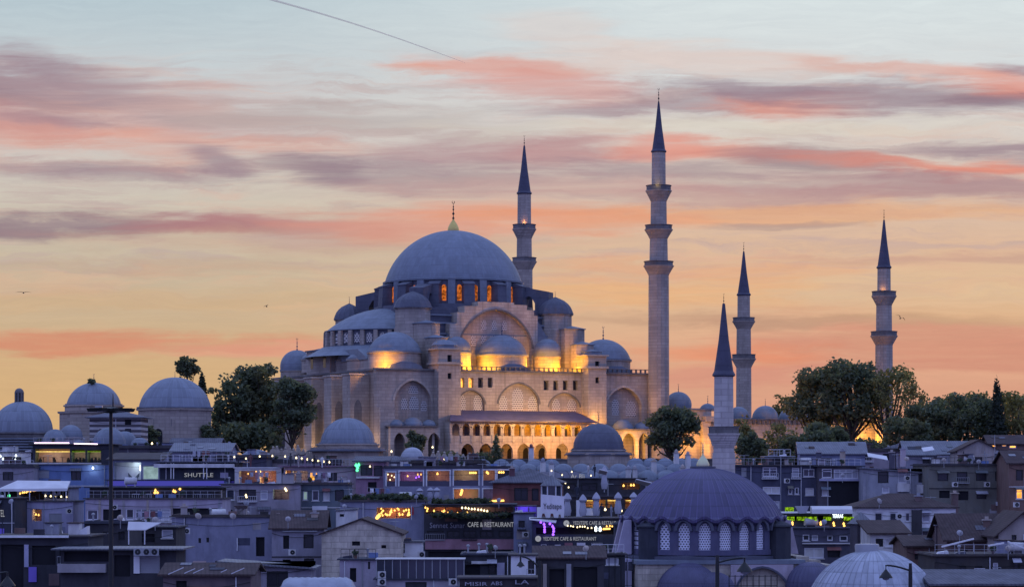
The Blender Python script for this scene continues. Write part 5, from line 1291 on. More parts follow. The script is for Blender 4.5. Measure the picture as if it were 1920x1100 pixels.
h = House('glass_front_restaurant', 'long dark restaurant with white outlined glass bays and violet lamps', 719, 962, 877, 341, 0, 9, 'bluegrey_wall',
          [(725, 885, 741, 911, 'room'), (749, 883, 793, 911, 'room'), (801, 882, 843, 911, 'room'), (851, 881, 897, 910, 'room'), (906, 881, 928, 910, 'room'), (933, 881, 955, 908, 'dark'), (851, 916, 897, 944, 'room'), (906, 916, 930, 944, 'room')], 'flat', 'dark_roof', over=.2, cat='restaurant', parapet=.3)
for (ha, k) in h.wins:
    a, c, d, e = ha; f = MB()
    f.box(a-.16, a, -.12, -.004, d, e+.16).box(c, c+.16, -.12, -.004, d, e+.16).box(a, c, -.12, -.004, e, e+.16)
    f.build('white_frame', 'white', h.o)
    if k == 'room': MB().quad((a,.12,d),(c,.12,d),(c,.12,d+(e-d)*.35),(a,.12,d+(e-d)*.35)).build('glass_rail', 'glass', h.o)
for px, py, e, c in ((733, 892, 14, (1,.7,.5)), (770, 892, 26, (.8,.5,1)), (822, 890, 28, (1,.7,.35)), (873, 889, 34, (.95,1,.4)), (916, 888, 24, (1,.65,.25)), (865, 925, 40, (1,.5,.15)), (885, 924, 18, (.9,1,.3)), (918, 926, 12, (.6,.7,1))):
    lamp('room_lamp', (h.t(px), 1.6, h.z(py)), e*1.6, c, .2, h.o)
bulbs('three coloured bulbs in the first bay of the long dark restaurant', [h.pt(727, 889, -.6), h.pt(734, 891, -.6), h.pt(739, 894, -.6), h.pt(731, 899, -.6)], 'white_bulb', .11, False, None, 'ceiling_lamps')
bulbs('warm pendant bulbs in the second bay of the long dark restaurant', [h.pt(783, 889, -.6), h.pt(789, 889, -.6), h.pt(764, 892, -.6)], 'warm_bulb', .14, False, None, 'ceiling_lamps')
bulbs('violet tube lamp in the second bay of the long dark restaurant', [h.pt(780, 895, -.6), h.pt(785, 893, -.6)], 'violet_neon', .16, False, None, 'ceiling_lamps')
bulbs('single amber pendant in the third bay of the long dark restaurant', [h.pt(820, 888, -.6)], 'warm_bulb', .2, False, None, 'ceiling_lamps')
bulbs('yellow lamp row in the fourth bay of the long dark restaurant', line(h, (881, 886), (892, 886), 4, -.6), 'warm_bulb', .17, False, None, 'ceiling_lamps')
bulbs('orange lantern on the lower floor of the long dark restaurant', [h.pt(864, 926, -.5), h.pt(865, 923, -.5), h.pt(866, 919, -.5)], 'warm_bulb', .24, False, None, 'lantern')
bulbs('amber lamp in the fifth bay of the long dark restaurant', [h.pt(913, 885, -.5), h.pt(915, 887, -.5)], 'warm_bulb', .2, False, None, 'ceiling_lamps')
bulbs('amber lamp strip in the last bay of the long dark restaurant', line(h, (936, 885), (944, 885), 3, .2), 'warm_bulb', .18, False, None, 'ceiling_lamps')
long1 = h
h = House('maroon_house', 'dark maroon house with a grey hipped roof behind the white sign', 924, 1050, 905, 331, -4, 9, 'red_wall', [(964, 914, 990, 938, 'dark'), (997, 915, 1010, 938, 'dark')], 'hip', 'grey_tile', rh=2.0, over=.5, cat='house')
bulbs('glowing yellow tube lamp on the maroon house', [h.pt(918+k*2.2, 939-k*.1, .4) for k in range(13)], 'warm_bulb', .15, False, None, 'tube_lamp')
g = thing('gazebo', 'glazed garden pavilion with a pyramid roof above the white sign', 'gazebo', (WX(1034, 326), 326, WZ(948, 326)))
s_ = 326/F
for k in range(8):
    a = R(45*k+22.5); MB().obox(20*s_*math.cos(a), 20*s_*math.sin(a), 0, 38*s_, .14, .14, a).build('post', 'white_metal', g)
MB().lathe([(19*s_, 0), (19*s_, 37*s_)], 8, a0=R(22.5)).build('pane', 'glass', g)
MB().lathe([(23*s_, 37.5*s_), (22.5*s_, 39*s_), (.05, 58*s_)], 8, a0=R(22.5)).build('roof', 'metal_roof', g)
# ---------------------------------------------------------------- left, middle rows
h = House('awning_house', 'lavender house with one warm lit window below the white awning', 26, 137, 940, 314, 0, 8, 'lavender_wall', [(60, 954, 78, 976, 'room'), (92, 962, 116, 985, 'shut')], 'flat', 'dark_roof', cat='house', parapet=0)
lamp('room_lamp', (h.t(69), 1.2, h.z(960)), 22, (1,.6,.2), .15, h.o)
bulbs('orange and green lamps inside the warm window of the lavender house', [h.pt(66, 964, -.5), h.pt(71, 965, -.5)], 'warm_bulb', .16, False, None, 'ceiling_lamps')
h2 = House('open_terrace', 'open terrace room under a sloping white awning at the left', -10, 130, 915, 318, 0, 7, 'bluegrey_wall', [(2, 918, 32, 932, 'porch'), (38, 918, 84, 936, 'porch'), (88, 918, 127, 934, 'porch')], 'flat', 'dark_roof', cat='terrace', parapet=0)
aw = thing('awning', 'white sloping awning over the open terrace at the left', 'awning', (WX(80, 316), 316, WZ(916, 316)))
s_ = 316/F
MB().add([(-80*s_, -1.6, 0), (50*s_, -1.6, .1), (50*s_, .8, 15*s_), (-50*s_, .8, 16*s_), (-80*s_, -1.6, -.3), (50*s_, -1.6, -.25), (50*s_, .8, 15*s_-.1), (-50*s_, .8, 16*s_-.1)], [(0,1,2,3),(4,7,6,5),(0,4,5,1),(1,5,6,2),(2,6,7,3),(3,7,4,0)]).build('cloth', 'canvas', aw)
for x in (-78, -20, 48): MB().tube([(x*s_, -1.55, -.32), (x*s_, -1.55, -25*s_)], .06, 6).build('pole', 'white_metal', aw)
bulbs('string of orange bulbs under the left end of the white awning', line(h2, (40, 924), (69, 918), 9, .6, .8), 'warm_bulb', .16)
bulbs('five pale bulbs strung under the right end of the white awning', line(h2, (87, 929), (126, 931), 5, .6), 'white_bulb', .15)
bulbs('green traffic light like lamp at the left edge', [h2.pt(19, 928, .7), h2.pt(19, 931, .7), h2.pt(19, 934, .7)], 'green_neon', .22, False, None, 'signal_lamp')
h = House('black_sign_tower', 'dark narrow building with cut off white sign letters at the left edge', -25, 27, 934, 306, 0, 8, 'dark_wall', [(-10, 940, 2, 952, 'dark')], 'flat', 'dark_roof', cat='shop', parapet=0)
sign_text(h, 'HOTEL', -14, 9, 955, 968, 'sign_light')
h.band('poster', -6, 8, 990, 1004, 'violet_wall', .1)
h = House('ribbon_window_block', 'long pale block with a ribbon of white framed windows behind the lamp mast', 160, 417, 935, 308, 0, 9, 'lavender_wall',
          [(163, 955, 184, 974, 'one'), (193, 954, 227, 975, 'void'), (236, 953, 251, 973, 'one'), (254, 953, 276, 973, 'cross'), (279, 953, 298, 973, 'cross'), (301, 953, 320, 973, 'cross'), (324, 952, 408, 968, 'void')], 'flat', 'dark_roof', cat='office', parapet=0)
h.band('white_ledge', 234, 326, 975, 979, 'white', .5)
for px in (187, 232, 277, 322, 366, 411): h.band('pilaster', px-2, px+2, 936, 978, 'grey_wall', .12)
h3 = House('dark_glazed_storey', 'dark glazed top storey with one warm lamp above the ribbon windows', 168, 412, 914, 311, 0, 7, 'dark_wall', [(175+38*i, 917, 207+38*i, 932, 'dark') for i in range(6)], 'flat', 'dark_roof', over=.6, base=948, cat='office', parapet=0)
bulbs('three warm lamps at the right end of the dark glazed storey', [h3.pt(292, 919, .3), h3.pt(291, 923, .3), h3.pt(296, 923, .3)], 'warm_bulb', .2, False, None, 'wall_lamps')
bulbs('orange lamp further right on the dark glazed storey', [h3.pt(326, 920, .3), h3.pt(329, 921, .3), h3.pt(338, 916, .3)], 'warm_bulb', .2, False, None, 'wall_lamps')
h = House('grey_flats', 'grey blue flats with lit rooms and a roller shutter, centre left', 414, 562, 908, 322, 2, 9, 'bluegrey_wall',
          [(424, 917, 440, 937, 'one'), (448, 917, 480, 936, 'dark'), (488, 918, 502, 936, 'curtain'), (512, 917, 542, 936, 'room'), (485, 952, 506, 962, 'cross'), (511, 953, 537, 969, 'shut'), (425, 955, 436, 966, 'dark')], 'flat', 'dark_roof', cat='flats', parapet=0)
lamp('room_lamp', (h.t(530), 1.2, h.z(922)), 35, (.8,1,.7), .15, h.o)
bulbs('single pale lamp in the dark window of the grey blue flats', [h.pt(461, 928, -.1), h.pt(462, 931, -.1)], 'white_bulb', .17, False, None, 'ceiling_lamps')
bulbs('two white lamps in the right room of the grey blue flats', [h.pt(535, 916, .2), h.pt(537, 919, .2)], 'white_bulb', .18, False, None, 'ceiling_lamps')
h = House('teal_flats', 'teal grey flats with an amber door window and a cyan lit one', 552, 652, 908, 326, 0, 9, 'green_wall', [(552.5, 920, 561, 935, 'warm'), (568, 920, 577, 937, 'cold'), (585, 918, 598, 938, 'one'), (606, 918, 618, 938, 'one'), (628, 918, 645, 938, 'dark')], 'flat', 'dark_roof', cat='flats', parapet=.3)
h.band('balcony', 586, 614, 948, 958, 'white_metal', .7)
h = House('lantern_terrace_house', 'blue grey house with an open loggia full of orange lanterns', 638, 797, 940, 302, 0, 9, 'bluegrey_wall', [(706, 951, 770, 971, 'room'), (640, 985, 660, 999, 'dark')], 'flat', 'dark_roof', cat='house', parapet=.25)
r_ = random.Random(5)
bulbs('thick cluster of orange lanterns hanging in the open loggia', [h.pt(r_.uniform(714, 768), r_.uniform(953, 966), -r_.uniform(.3, 1.6)) for _ in range(26)], 'warm_bulb', .15, False, None, 'hanging_lanterns')
bulbs('big low orange lantern at the left of the open loggia', [h.pt(709, 968, .1), h.pt(711, 966, .1), h.pt(707, 970, .1)], 'warm_bulb', .26, False, None, 'lantern')
lamp('room_lamp', (h.t(738), 1.4, h.z(957)), 130, (1,.42,.08), .3, h.o)
fl = thing('flag', 'red flag hanging from a short pole beside the lantern loggia', 'flag', h.pt(772, 974, .5))
MB().tube([(0, 0, 0), (0, 0, 1.7)], .04, 6).build('pole', 'white_metal', fl); MB().add([(0,0,1.65),(.25,.05,1.5),(.28,-.05,.7),(.02,.02,.5),(0,.03,1.65),(.25,.08,1.5),(.28,-.02,.7),(.02,.05,.5)], [(0,1,2,3),(7,6,5,4),(0,4,5,1),(1,5,6,2),(2,6,7,3),(3,7,4,0)]).build('cloth', 'flag_red', fl)
T('shrub', 'dark planting along the roof above the lantern loggia', 720, 305, 925, 944, 75, 'hedge_leaf', 61, 2400, .4, 14, base_py=944, group='roof garden plants')
T('shrub', 'dark planting along the roof edge above the garden cafe', 868, 303, 934, 948, 62, 'hedge_leaf', 62, 2000, .4, 14, base_py=948, group='roof garden plants')
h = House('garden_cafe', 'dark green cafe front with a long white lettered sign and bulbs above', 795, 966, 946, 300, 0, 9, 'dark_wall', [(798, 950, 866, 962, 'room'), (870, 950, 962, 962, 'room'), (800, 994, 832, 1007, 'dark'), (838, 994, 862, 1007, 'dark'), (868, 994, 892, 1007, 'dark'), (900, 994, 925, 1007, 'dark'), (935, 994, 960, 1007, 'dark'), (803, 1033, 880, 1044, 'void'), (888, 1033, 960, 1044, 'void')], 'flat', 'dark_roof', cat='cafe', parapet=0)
sign_text(h, 'Sennet Sunar', 806, 872, 979, 989, 'dull_canvas'); sign_text(h, 'CAFE & RESTAURANT', 877, 963, 978, 987, 'sign_light')
h.band('pink_band', 797, 964, 1010, 1029, 'pink_wall', .3)
bulbs('green and amber bulbs at the left of the garden cafe terrace', [h.pt(798, 951, .4), h.pt(801, 957, .4), h.pt(802, 953, .4), h.pt(814, 957, .4), h.pt(823, 964, .4)], 'warm_bulb', .16, True)
bulbs('cluster of amber bulbs in the middle of the garden cafe terrace', [h.pt(829, 959, .3), h.pt(831, 961, .3), h.pt(833, 957, .3), h.pt(841, 960, .3), h.pt(858, 962, .3), h.pt(876, 961, .4), h.pt(884, 966, .4)], 'warm_bulb', .17, True)
bulbs('row of yellow bulbs along the right eave of the garden cafe terrace', line(h, (867, 951), (914, 957), 9, .7, .5), 'white_bulb', .15)
lamp('room_lamp', (h.t(830), 1.5, h.z(954)), 60, (1,.4,.1), .2, h.o); lamp('room_lamp', (h.t(900), 1.5, h.z(954)), 50, (1,.75,.3), .2, h.o)
T('shrub', 'dark hedge hanging over the lettered sign of the garden cafe', 880, 300.6, 958, 972, 82, 'hedge_leaf', 63, 3000, .35, 22, base_py=972, group='roof garden plants')
cafe1 = h
h = House('narrow_house', 'narrow blue grey house end between the two lettered cafes', 963, 1001, 962, 298, 0, 8, 'bluegrey_wall', [(972, 975, 984, 988, 'dark'), (972, 1018, 986, 1036, 'dark')], 'flat', 'dark_roof', cat='house', parapet=0)
h = House('violet_kiosk', 'violet lit box shaped kiosk left of the white sign', 959, 1006, 949, 304, 0, 5, 'violet_wall', [], 'flat', 'dark_roof', base=985, parapet=0, over=.05, cat='kiosk')
lamp('violet_lamp', h.pt(982, 952, 1.0), 45, (.35,.2,1), .2)
h = House('hill_cafe', 'cafe with two rows of white sign lettering and coloured lamps beside the violet dome', 998, 1166, 972, 292, 0, 9, 'dark_wall', [(1005, 988, 1160, 1001, 'porch'), (1014, 1019, 1025, 1036, 'one'), (1040, 1019, 1052, 1037, 'one'), (1060, 1020, 1072, 1036, 'dark'), (1083, 1020, 1096, 1036, 'one'), (1110, 1020, 1128, 1038, 'dark')], 'flat', 'dark_roof', cat='cafe', parapet=0)
sign_text(h, 'YEDITEPE CAFE & RESTAURANT', 1018, 1118, 1005.5, 1012.5, 'sign_light')
sign_text(h, 'YEDITEPE CAFE & RESTAUR.', 1074, 1157, 976, 983, 'sign_light')
for px, py in ((1009, 1009), (1062, 980)):
    MB().lathe([(.35, -.02), (.35, .02), (.05, .05)], 12).build('sign_emblem', 'sign_light', h.o, loc=(h.t(px), -.2, h.z(py))).rotation_euler = (R(90), 0, 0)
bulbs('violet neon icicles hanging under the white sign', [h.pt(1014, 978, .5), h.pt(1020, 982, .5), h.pt(1021, 987, .5), h.pt(1021, 992, .5), h.pt(1021, 996, .5), h.pt(1031, 981, .5), h.pt(1036, 986, .5), h.pt(1038, 990, .5), h.pt(1038, 995, .5), h.pt(1037, 1001, .5)], 'violet_neon', .2, False, None, 'neon_icicles')
bulbs('white bulb string below the upper lettering of the hill cafe', line(h, (1065, 986), (1108, 988), 9, .4, 1.4, 4), 'white_bulb', .12)
bulbs('bright greenish lanterns at the right of the hill cafe', [h.pt(1117, 989, .4), h.pt(1117, 993, .4), h.pt(1125, 990, .4), h.pt(1125, 993, .4)], 'cold_bulb', .22, False, None, 'lanterns')
bulbs('orange lit canopy strip at the right end of the hill cafe', [h.pt(1131+k*2, 991-.1*k, .5) for k in range(7)], 'warm_bulb', .13, False, None, 'tube_lamp')
bulbs('string of bulbs at the right end of the hill cafe', line(h, (1138, 985), (1157, 987), 5, .5, 1), 'warm_bulb', .12)
lamp('violet_lamp', h.pt(1027, 990, 1.2), 50, (.3,.1,1), .2)
sg = thing('sign_board', 'big white sign board with black script name and notched lower edge', 'sign', h.pt(1033, 972, -.5))
s_ = 292.5/F; px0, px1 = -26*s_, 25*s_
nb_ = MB().prism([(px0, 0), (-18*s_, 0), (-16*s_, 10*s_), (-12*s_, 10*s_), (-9*s_, 0), (-2*s_, 0), (0, 10*s_), (4*s_, 10*s_), (7*s_, 0), (13*s_, 0), (15*s_, 8*s_), (18*s_, 8*s_), (20*s_, 0), (px1, 0), (px1, 42*s_), (-19*s_, 46*s_), (-19*s_, 22*s_), (px0, 22*s_)], -.12, .12)
nb_.build('board', 'white', sg)
text('Yeditepe', (3*s_, -.15, 22*s_), 34*s_, 14*s_, 'black_metal', parent=sg)
MB().tube([(-10*s_, .3, -.6), (-10*s_, .3, 40*s_)], .06, 6).build('post', 'grey_metal', sg); MB().tube([(15*s_, .3, -.6), (15*s_, .3, 36*s_)], .06, 6).build('post', 'grey_metal', sg)
ac = thing('canopy', 'pale slanted canopy just under the white sign board', 'canopy', h.pt(1018, 974, .6))
MB().add([(-1.6,0,0),(1.5,0,-.35),(1.7,1.0,.1),(-1.6,1.0,.25),(-1.6,0,.08),(1.5,0,-.27),(1.7,1.0,.18),(-1.6,1.0,.33)], [(3,2,1,0),(4,5,6,7),(0,1,5,4),(1,2,6,5),(2,3,7,6),(3,0,4,7)]).build('cloth', 'canvas', ac)
hill = h
h = House('lit_terrace_cafe', 'terrace cafe glowing yellow behind a row of closed parasols', 1062, 1205, 931, 312, 0, 8, 'dark_wall', [(1094, 936, 1136, 950, 'room'), (1139, 935, 1162, 952, 'room'), (1172, 934, 1190, 952, 'room')], 'flat', 'dark_roof', cat='cafe', parapet=.3)
lamp('room_lamp', (h.t(1115), 1.2, h.z(940)), 110, (1,.65,.1), .2, h.o); lamp('room_lamp', (h.t(1150), 1.2, h.z(940)), 130, (1,.65,.1), .2, h.o); lamp('room_lamp', (h.t(1181), 1.0, h.z(940)), 80, (1,.5,.1), .2, h.o)
for a, c in ((1096, 1112), (1140, 1160), (1174, 1188)): MB().box(h.t(a), h.t(c), 1.0, 1.4, h.z(938.6), h.z(937.4)).build('ceiling_light', 'yellow_glow', h.o)
bulbs('four white globe lamps before the closed parasols', [h.pt(1133, 954, 3), h.pt(1118, 961, 3), h.pt(1154, 959, 3), h.pt(1163, 956, 3)], 'white_bulb', .2, False, None, 'globe_lamps')
MB().box(h.t(1080), h.t(1090), -2.5, -.6, h.z(968), h.z(937)).build('white_counter', 'white', h.o); MB().box(h.t(1098), h.t(1112), -2.5, -.9, h.z(965), h.z(952)).build('white_counter', 'white', h.o)
# closed parasols
def parasol(px, pyt, pyb, Y, label):
    s_ = Y/F; H = (pyb-pyt)*s_
    t = thing('parasol', label, 'parasol', (WX(px, Y), Y, WZ(pyb, Y)), 0, 'closed terrace parasols')
    MB().tube([(0, 0, 0), (0, 0, H)], .05, 6).build('pole', 'white_metal', t)
    MB().lathe([(.30, H*.12), (.42, H*.32), (.30, H*.55), (.24, H*.66), (.46, H*.76), (.30, H*.88), (.04, H*.99)], 16, 0, 0, 8, .05).build('cloth', 'dull_canvas', t, True, 40)
for px, a, b_, Y, lb in ((1064, 923, 972, 300, 'closed grey parasol right beside the white sign board'), (1093, 926, 972, 300, 'closed grey parasol left of the yellow lit opening'), (1118, 922, 972, 300, 'closed grey parasol splitting the yellow lit opening'), (1159, 922, 968, 301, 'closed grey parasol before the right end of the lit cafe'), (1188, 922, 960, 306, 'closed grey parasol nearest the violet dome'), (1133, 873, 922, 342, 'tall closed parasol on the upper terrace above the lit cafe'), (787, 914, 936, 338, 'leftmost closed parasol of three under the long dark restaurant'), (807, 913, 936, 338, 'middle closed parasol of three under the long dark restaurant'), (819, 913, 936, 338, 'rightmost closed parasol of three under the long dark restaurant'), (1241, 900, 935, 330, 'closed parasol half hidden by the violet dome')):
    parasol(px, a, b_, Y, lb)
h = House('upper_terrace_cafe', 'dark upper terrace cafe with a khaki awning and white letters', 1036, 1210, 897, 345, 0, 8, 'dark_wall', [(1045, 905, 1080, 920, 'dark'), (1090, 905, 1120, 920, 'dark'), (1165, 904, 1200, 917, 'room')], 'flat', 'dark_roof', cat='cafe', parapet=0)
lamp('room_lamp', (h.t(1182), 1.2, h.z(908)), 25, (1,.7,.2), .2, h.o)
sign_text(h, 'Ar Bli', 1070, 1096, 888, 896, 'sign_light', -.2)
bulbs('yellow lamps under the right part of the upper terrace cafe', [h.pt(1169, 910, .4), h.pt(1183, 909, .4), h.pt(1188, 909, .4)], 'warm_bulb', .19, False, None, 'wall_lamps')
bulbs('white lamp string on the roof edge of the upper terrace cafe', [h.pt(1034, 882, .2), h.pt(1054, 890, .2), h.pt(1060, 905, .4), h.pt(1066, 913, .4), h.pt(1072, 884, .2), h.pt(1108, 891, .2)], 'white_bulb', .13)
aw = thing('awning', 'khaki arched awning on the upper terrace', 'awning', h.pt(1052, 896, -1))
MB().lathe([(17*345/F, -1.2), (17*345/F, 1.2)], 12, a0=0, a1=math.pi).build('cloth', 'green_wall', aw).rotation_euler = (R(90), 0, 0)
for px, py, lb in ((1130, 885, 'slanted white roof panel left of the tall closed parasol'), (1206, 905, 'slanted white roof panel touching the violet dome')):
    t = MB().obox(0, 0, 0, .12, 2.2 if px > 1200 else 1.1, 2.0).build('roof_panel', 'canvas'); t.location = (WX(px, 338), 338, WZ(py, 338)); t.rotation_euler = (R(-14), R(14), 0); tag(t, lb, 'roof panel')
# ---------------------------------------------------------------- lower rows, left and centre
h = House('blank_wall_house', 'broad dark blue house side, nearly blank, with two drainpipes', 322, 512, 969, 272, 1, 9, 'bluegrey_wall', [(372, 1008, 377, 1017, 'dark'), (387, 1007, 392, 1016, 'dark'), (480, 1006, 496, 1042, 'void')], 'flat', 'dark_roof', cat='house', parapet=.3)
for px in (445, 511): MB().tube([(h.t(px), -.1, h.z(1008)), (h.t(px), -.1, h.z(1032))], .07, 6).build('drainpipe', 'white_metal', h.o)
h = House('brown_roof_house', 'grey house with dark openings under a brown tiled roof, left of the stone gable', 510, 607, 990, 264, 2, 10, 'bluegrey_wall', [(531, 1003, 542, 1028, 'void'), (569, 1001, 588, 1027, 'dark'), (570, 1046, 589, 1068, 'dark'), (530, 1048, 545, 1066, 'void')], 'gable_x', 'brown_tile', rh=1.7, over=.4, cat='house')
h.band('gutter', 530, 595, 994, 996, 'grey_metal', .3)
h = House('stone_gable_house', 'old rubble stone house with a broad gable and small slit windows', 603, 752, 1001, 256, 0, 11, 'rough_stone', [(660, 1014, 675, 1022, 'void'), (662, 1036, 669, 1054, 'dark'), (715, 1021, 724, 1027, 'void')], 'gable_y', 'brown_tile', rh=1.5, over=.3, cat='house')
for k in range(3): pass
h = House('roof_shed', 'small pale box with a lean-to lid on the roof left of the stone gable', 630, 668, 958, 290, 0, 3, 'pale_wall', [(637, 963, 645, 968, 'void')], 'shed_side', 'metal_roof', rh=.15, over=.15, base=985, cat='shed')
h = House('white_container', 'white site container squeezed between stone gable and pink band', 749, 791, 1016, 262, 0, 4, 'white', [(756, 1018, 759, 1036, 'dark')], 'flat', 'grey_tile', base=1042, cat='container', parapet=0)
h = House('violet_shed', 'violet plastered lean-to before the stone gable', 637, 706, 1049, 238, 0, 5, 'lavender_wall', [(656, 1064, 668, 1090, 'void'), (690, 1052, 694, 1066, 'dark')], 'flat', 'dark_roof', cat='shed', parapet=0)
h = House('greenhouse_block', 'low block fronted by a dark glass greenhouse with thin mullions', 705, 872, 1086, 232, 0, 6, 'lavender_wall', [(760, 1090, 800, 1110, 'dark')], 'flat', 'dark_roof', cat='building', parapet=0)
gh = thing('greenhouse', 'dark glass greenhouse with pale mullions on the low block', 'greenhouse', h.pt(790, 1086, 0)); s_ = 232/F
MB().box(-84*s_, 80*s_, .1, 3, 0, 38*s_).build('pane', 'glass', gh)
for k in range(12): x = (-84+164*k/11)*s_; MB().box(x-.04, x+.04, .0, .097, 0, 38*s_).build('mullion', 'grey_metal', gh)
MB().box(-86*s_, 82*s_, -.2, 3.2, 38*s_+.003, 39.6*s_).build('roof_edge', 'pale_wall', gh)
h = House('dark_shop', 'dark shop with grey stone piers, bottom centre', 868, 962, 1040, 236, 0, 7, 'dark_wall', [(872, 1058, 900, 1110, 'void'), (915, 1052, 930, 1075, 'dark')], 'flat', 'dark_roof', cat='shop', parapet=.2)
h.band('beam', 884, 918, 1051, 1056, 'pale_wall', .3); h.band('pier', 932, 946, 1054, 1105, 'lavender_wall', .2)
sh = House('lettered_shop', 'lowest shop front with slanting white letters at the bottom edge', 862, 1010, 1084, 205, 0, 4, 'dark_wall', [], 'flat', 'dark_roof', cat='shop', parapet=0)
sign_text(sh, 'MISIR', 872, 914, 1090, 1097, 'dull_canvas'); sign_text(sh, 'ABS', 920, 942, 1089, 1096, 'dull_canvas'); sign_text(sh, 'LA', 966, 992, 1086, 1094, 'dull_canvas')
h = House('white_cabin', 'white cabin with a dark lamp arm before it, bottom centre', 958, 1004, 1041, 222, 0, 4, 'white', [(990, 1050, 1002, 1075, 'dark')], 'flat', 'dark_roof', cat='cabin', parapet=0)
h = House('arched_market', 'dark market hall with round arches left of the nearer mosque', 1004, 1132, 1046, 228, 0, 7, 'dark_wall', [(1030, 1066, 1058, 1110, 'void'), (1075, 1062, 1120, 1110, 'void')], 'gable_x', 'brown_tile', rh=.9, over=.3, cat='market hall')
h.band('pier', 1062, 1071, 1056, 1105, 'grey_wall', .2); h.band('pier', 1018, 1025, 1056, 1105, 'grey_wall', .2)
h = House('fenced_terrace', 'terrace with dark railings and pale panels beside the nearer mosque', 1108, 1172, 1040, 240, 0, 5, 'dark_wall', [(1109, 1046, 1130, 1058, 'curtain'), (1136, 1044, 1160, 1058, 'curtain')], 'flat', 'dark_roof', cat='terrace', parapet=.2)
# bottom left
h = House('dark_arcade', 'dark shop arcade with a white roof edge at the lower left', -20, 165, 1006, 212, 0, 8, 'dark_wall', [(2, 1020, 44, 1110, 'void'), (60, 1022, 104, 1058, 'void'), (112, 1026, 158, 1052, 'dark')], 'flat', 'dark_roof', cat='shop', parapet=0)
h.band('white_edge', -20, 130, 1003, 1007, 'white', .5); h.band('post', 46, 54, 1020, 1062, 'lavender_wall', .15); h.band('violet_door', 54, 69, 1062, 1090, 'violet_wall', .12); h.band('ledge', 110, 160, 1055, 1062, 'grey_wall', .5)
t = MB().prism([(-.7, 0), (.75, 0), (.75, .85)], -.3, 1.2).build('roof_wedge', 'white'); t.location = (WX(148, 216), 216, WZ(1004, 216)); tag(t, 'white triangular roof wedge at the end of the white roof edge', 'roof')
h = House('dark_block', 'dark flat roofed block behind the lamp mast, lower left', 158, 242, 981, 232, 0, 8, 'dark_wall', [(192, 996, 206, 1020, 'door'), (222, 996, 234, 1012, 'dark')], 'flat', 'dark_roof', cat='building', parapet=.25)
h = House('stall_row', 'row of stalls with a long thin awning under the dark block', 114, 330, 1030, 206, 0, 6, 'dark_wall', [(120, 1034, 205, 1052, 'void'), (252, 1040, 300, 1074, 'shut'), (214, 1040, 244, 1080, 'void')], 'flat', 'metal_roof', over=.7, cat='market stalls', parapet=0)
h.band('white_door', 251, 262, 1042, 1074, 'white', .12); h.band('counter', 110, 200, 1056, 1072, 'grey_wall', .6)
for k, px in enumerate((262, 278, 293)): 
    t = thing('air_conditioner', ('leftmost', 'middle', 'rightmost')[k] + ' grey air conditioner above the white stall door', 'air conditioner', h.pt(px, 1040, .9), 0, 'air conditioners over the stalls')
    MB().box(-.34, .34, -.2, .15, 0, .62).build('case', 'grey_metal', t); MB().lathe([(.24, -.02), (.24, .02), (.05, .03)], 14).build('fan', 'black_metal', t, loc=(0, -.21, .31)).rotation_euler = (R(90), 0, 0)
aw = thing('awning', 'big white fabric roof slung beside the ribbon window block', 'awning', (WX(268, 228), 228, WZ(984, 228))); s_ = 228/F
MB().add([(-29*s_, 0, -8*s_), (5*s_, 0, -8*s_), (32*s_, .5, 5*s_), (-29*s_, .5, 7*s_), (-29*s_, 0, -9.5*s_), (5*s_, 0, -9.5*s_), (32*s_, .5, 4*s_), (-29*s_, .5, 5.5*s_)], [(0,1,2,3),(4,7,6,5),(0,4,5,1),(1,5,6,2),(2,6,7,3),(3,7,4,0)]).build('cloth', 'canvas', aw)
for x in (-27, 3): MB().tube([(x*s_, .1, -9.5*s_), (x*s_, .1, -36*s_)], .06, 6).build('pole', 'white_metal', aw)
h = House('lilac_block', 'small lilac block with a dark roof right of the fabric roof', 232, 330, 989, 243, 0, 7, 'dark_wall', [(303, 992, 324, 1008, 'curtain'), (246, 1000, 290, 1016, 'void')], 'flat', 'dark_roof', cat='building', parapet=0)
h = House('canopy_shed', 'shed under a long corrugated canopy sloping to the right', 418, 582, 1055, 228, 0, 6, 'bluegrey_wall', [(440, 1066, 470, 1090, 'void'), (500, 1070, 540, 1100, 'dark')], 'shed_side', 'metal_roof', rh=-.55, over=.5, cat='shed')
h = House('low_brown_roof', 'low dark brown roof with slanting battens along the bottom edge', 306, 470, 1078, 196, 0, 8, 'brown_wall', [(330, 1088, 350, 1110, 'void')], 'gable_x', 'brown_tile', rh=.7, over=.4, cat='house')
for k, (px, w) in enumerate(((330, 1.3), (356, .9), (372, .9), (420, .5), (446, 1.1))):
    t = MB().obox(0, 0, 0, .06, w, .09).build('batten', 'white_metal'); t.location = (WX(px, 194), 194, WZ(1070, 194)); t.rotation_euler = (0, R(-24), 0)
    tag(t, ('leftmost long', 'second', 'third', 'short fourth', 'rightmost') [k] + ' pale slanting batten on the low dark brown roof', 'batten', 'battens on the brown roof')
v = thing('vaulted_roof', 'pale ribbed lead vault with drooping end at the bottom left centre', 'roof', (WX(596, 200), 200, WZ(1112, 200))); s_ = 200/F
vm = MB(); nn = 24
for i in range(nn+1):
    x = (-70+140*i/nn)*s_; k = 1.0 if 3 < i < nn-3 else math.sqrt(max(.02, 1-((3-i)/3.3 if i <= 3 else (i-nn+3)/3.3)**2))
    for j in range(13):
        a = math.pi*j/12; vm.v.append((x, -math.cos(a)*1.6, (30*s_+(.05 if i % 2 else 0))*k*math.sin(a)))
vm.f = [(i*13+j, i*13+j+1, (i+1)*13+j+1, (i+1)*13+j) for i in range(nn) for j in range(12)]
vm.build('vault', 'pale_lead', v, True, 30); MB().box(-74*s_, 74*s_, -1.8, 1.8, -4, -.02).build('wall', 'dark_wall', v)
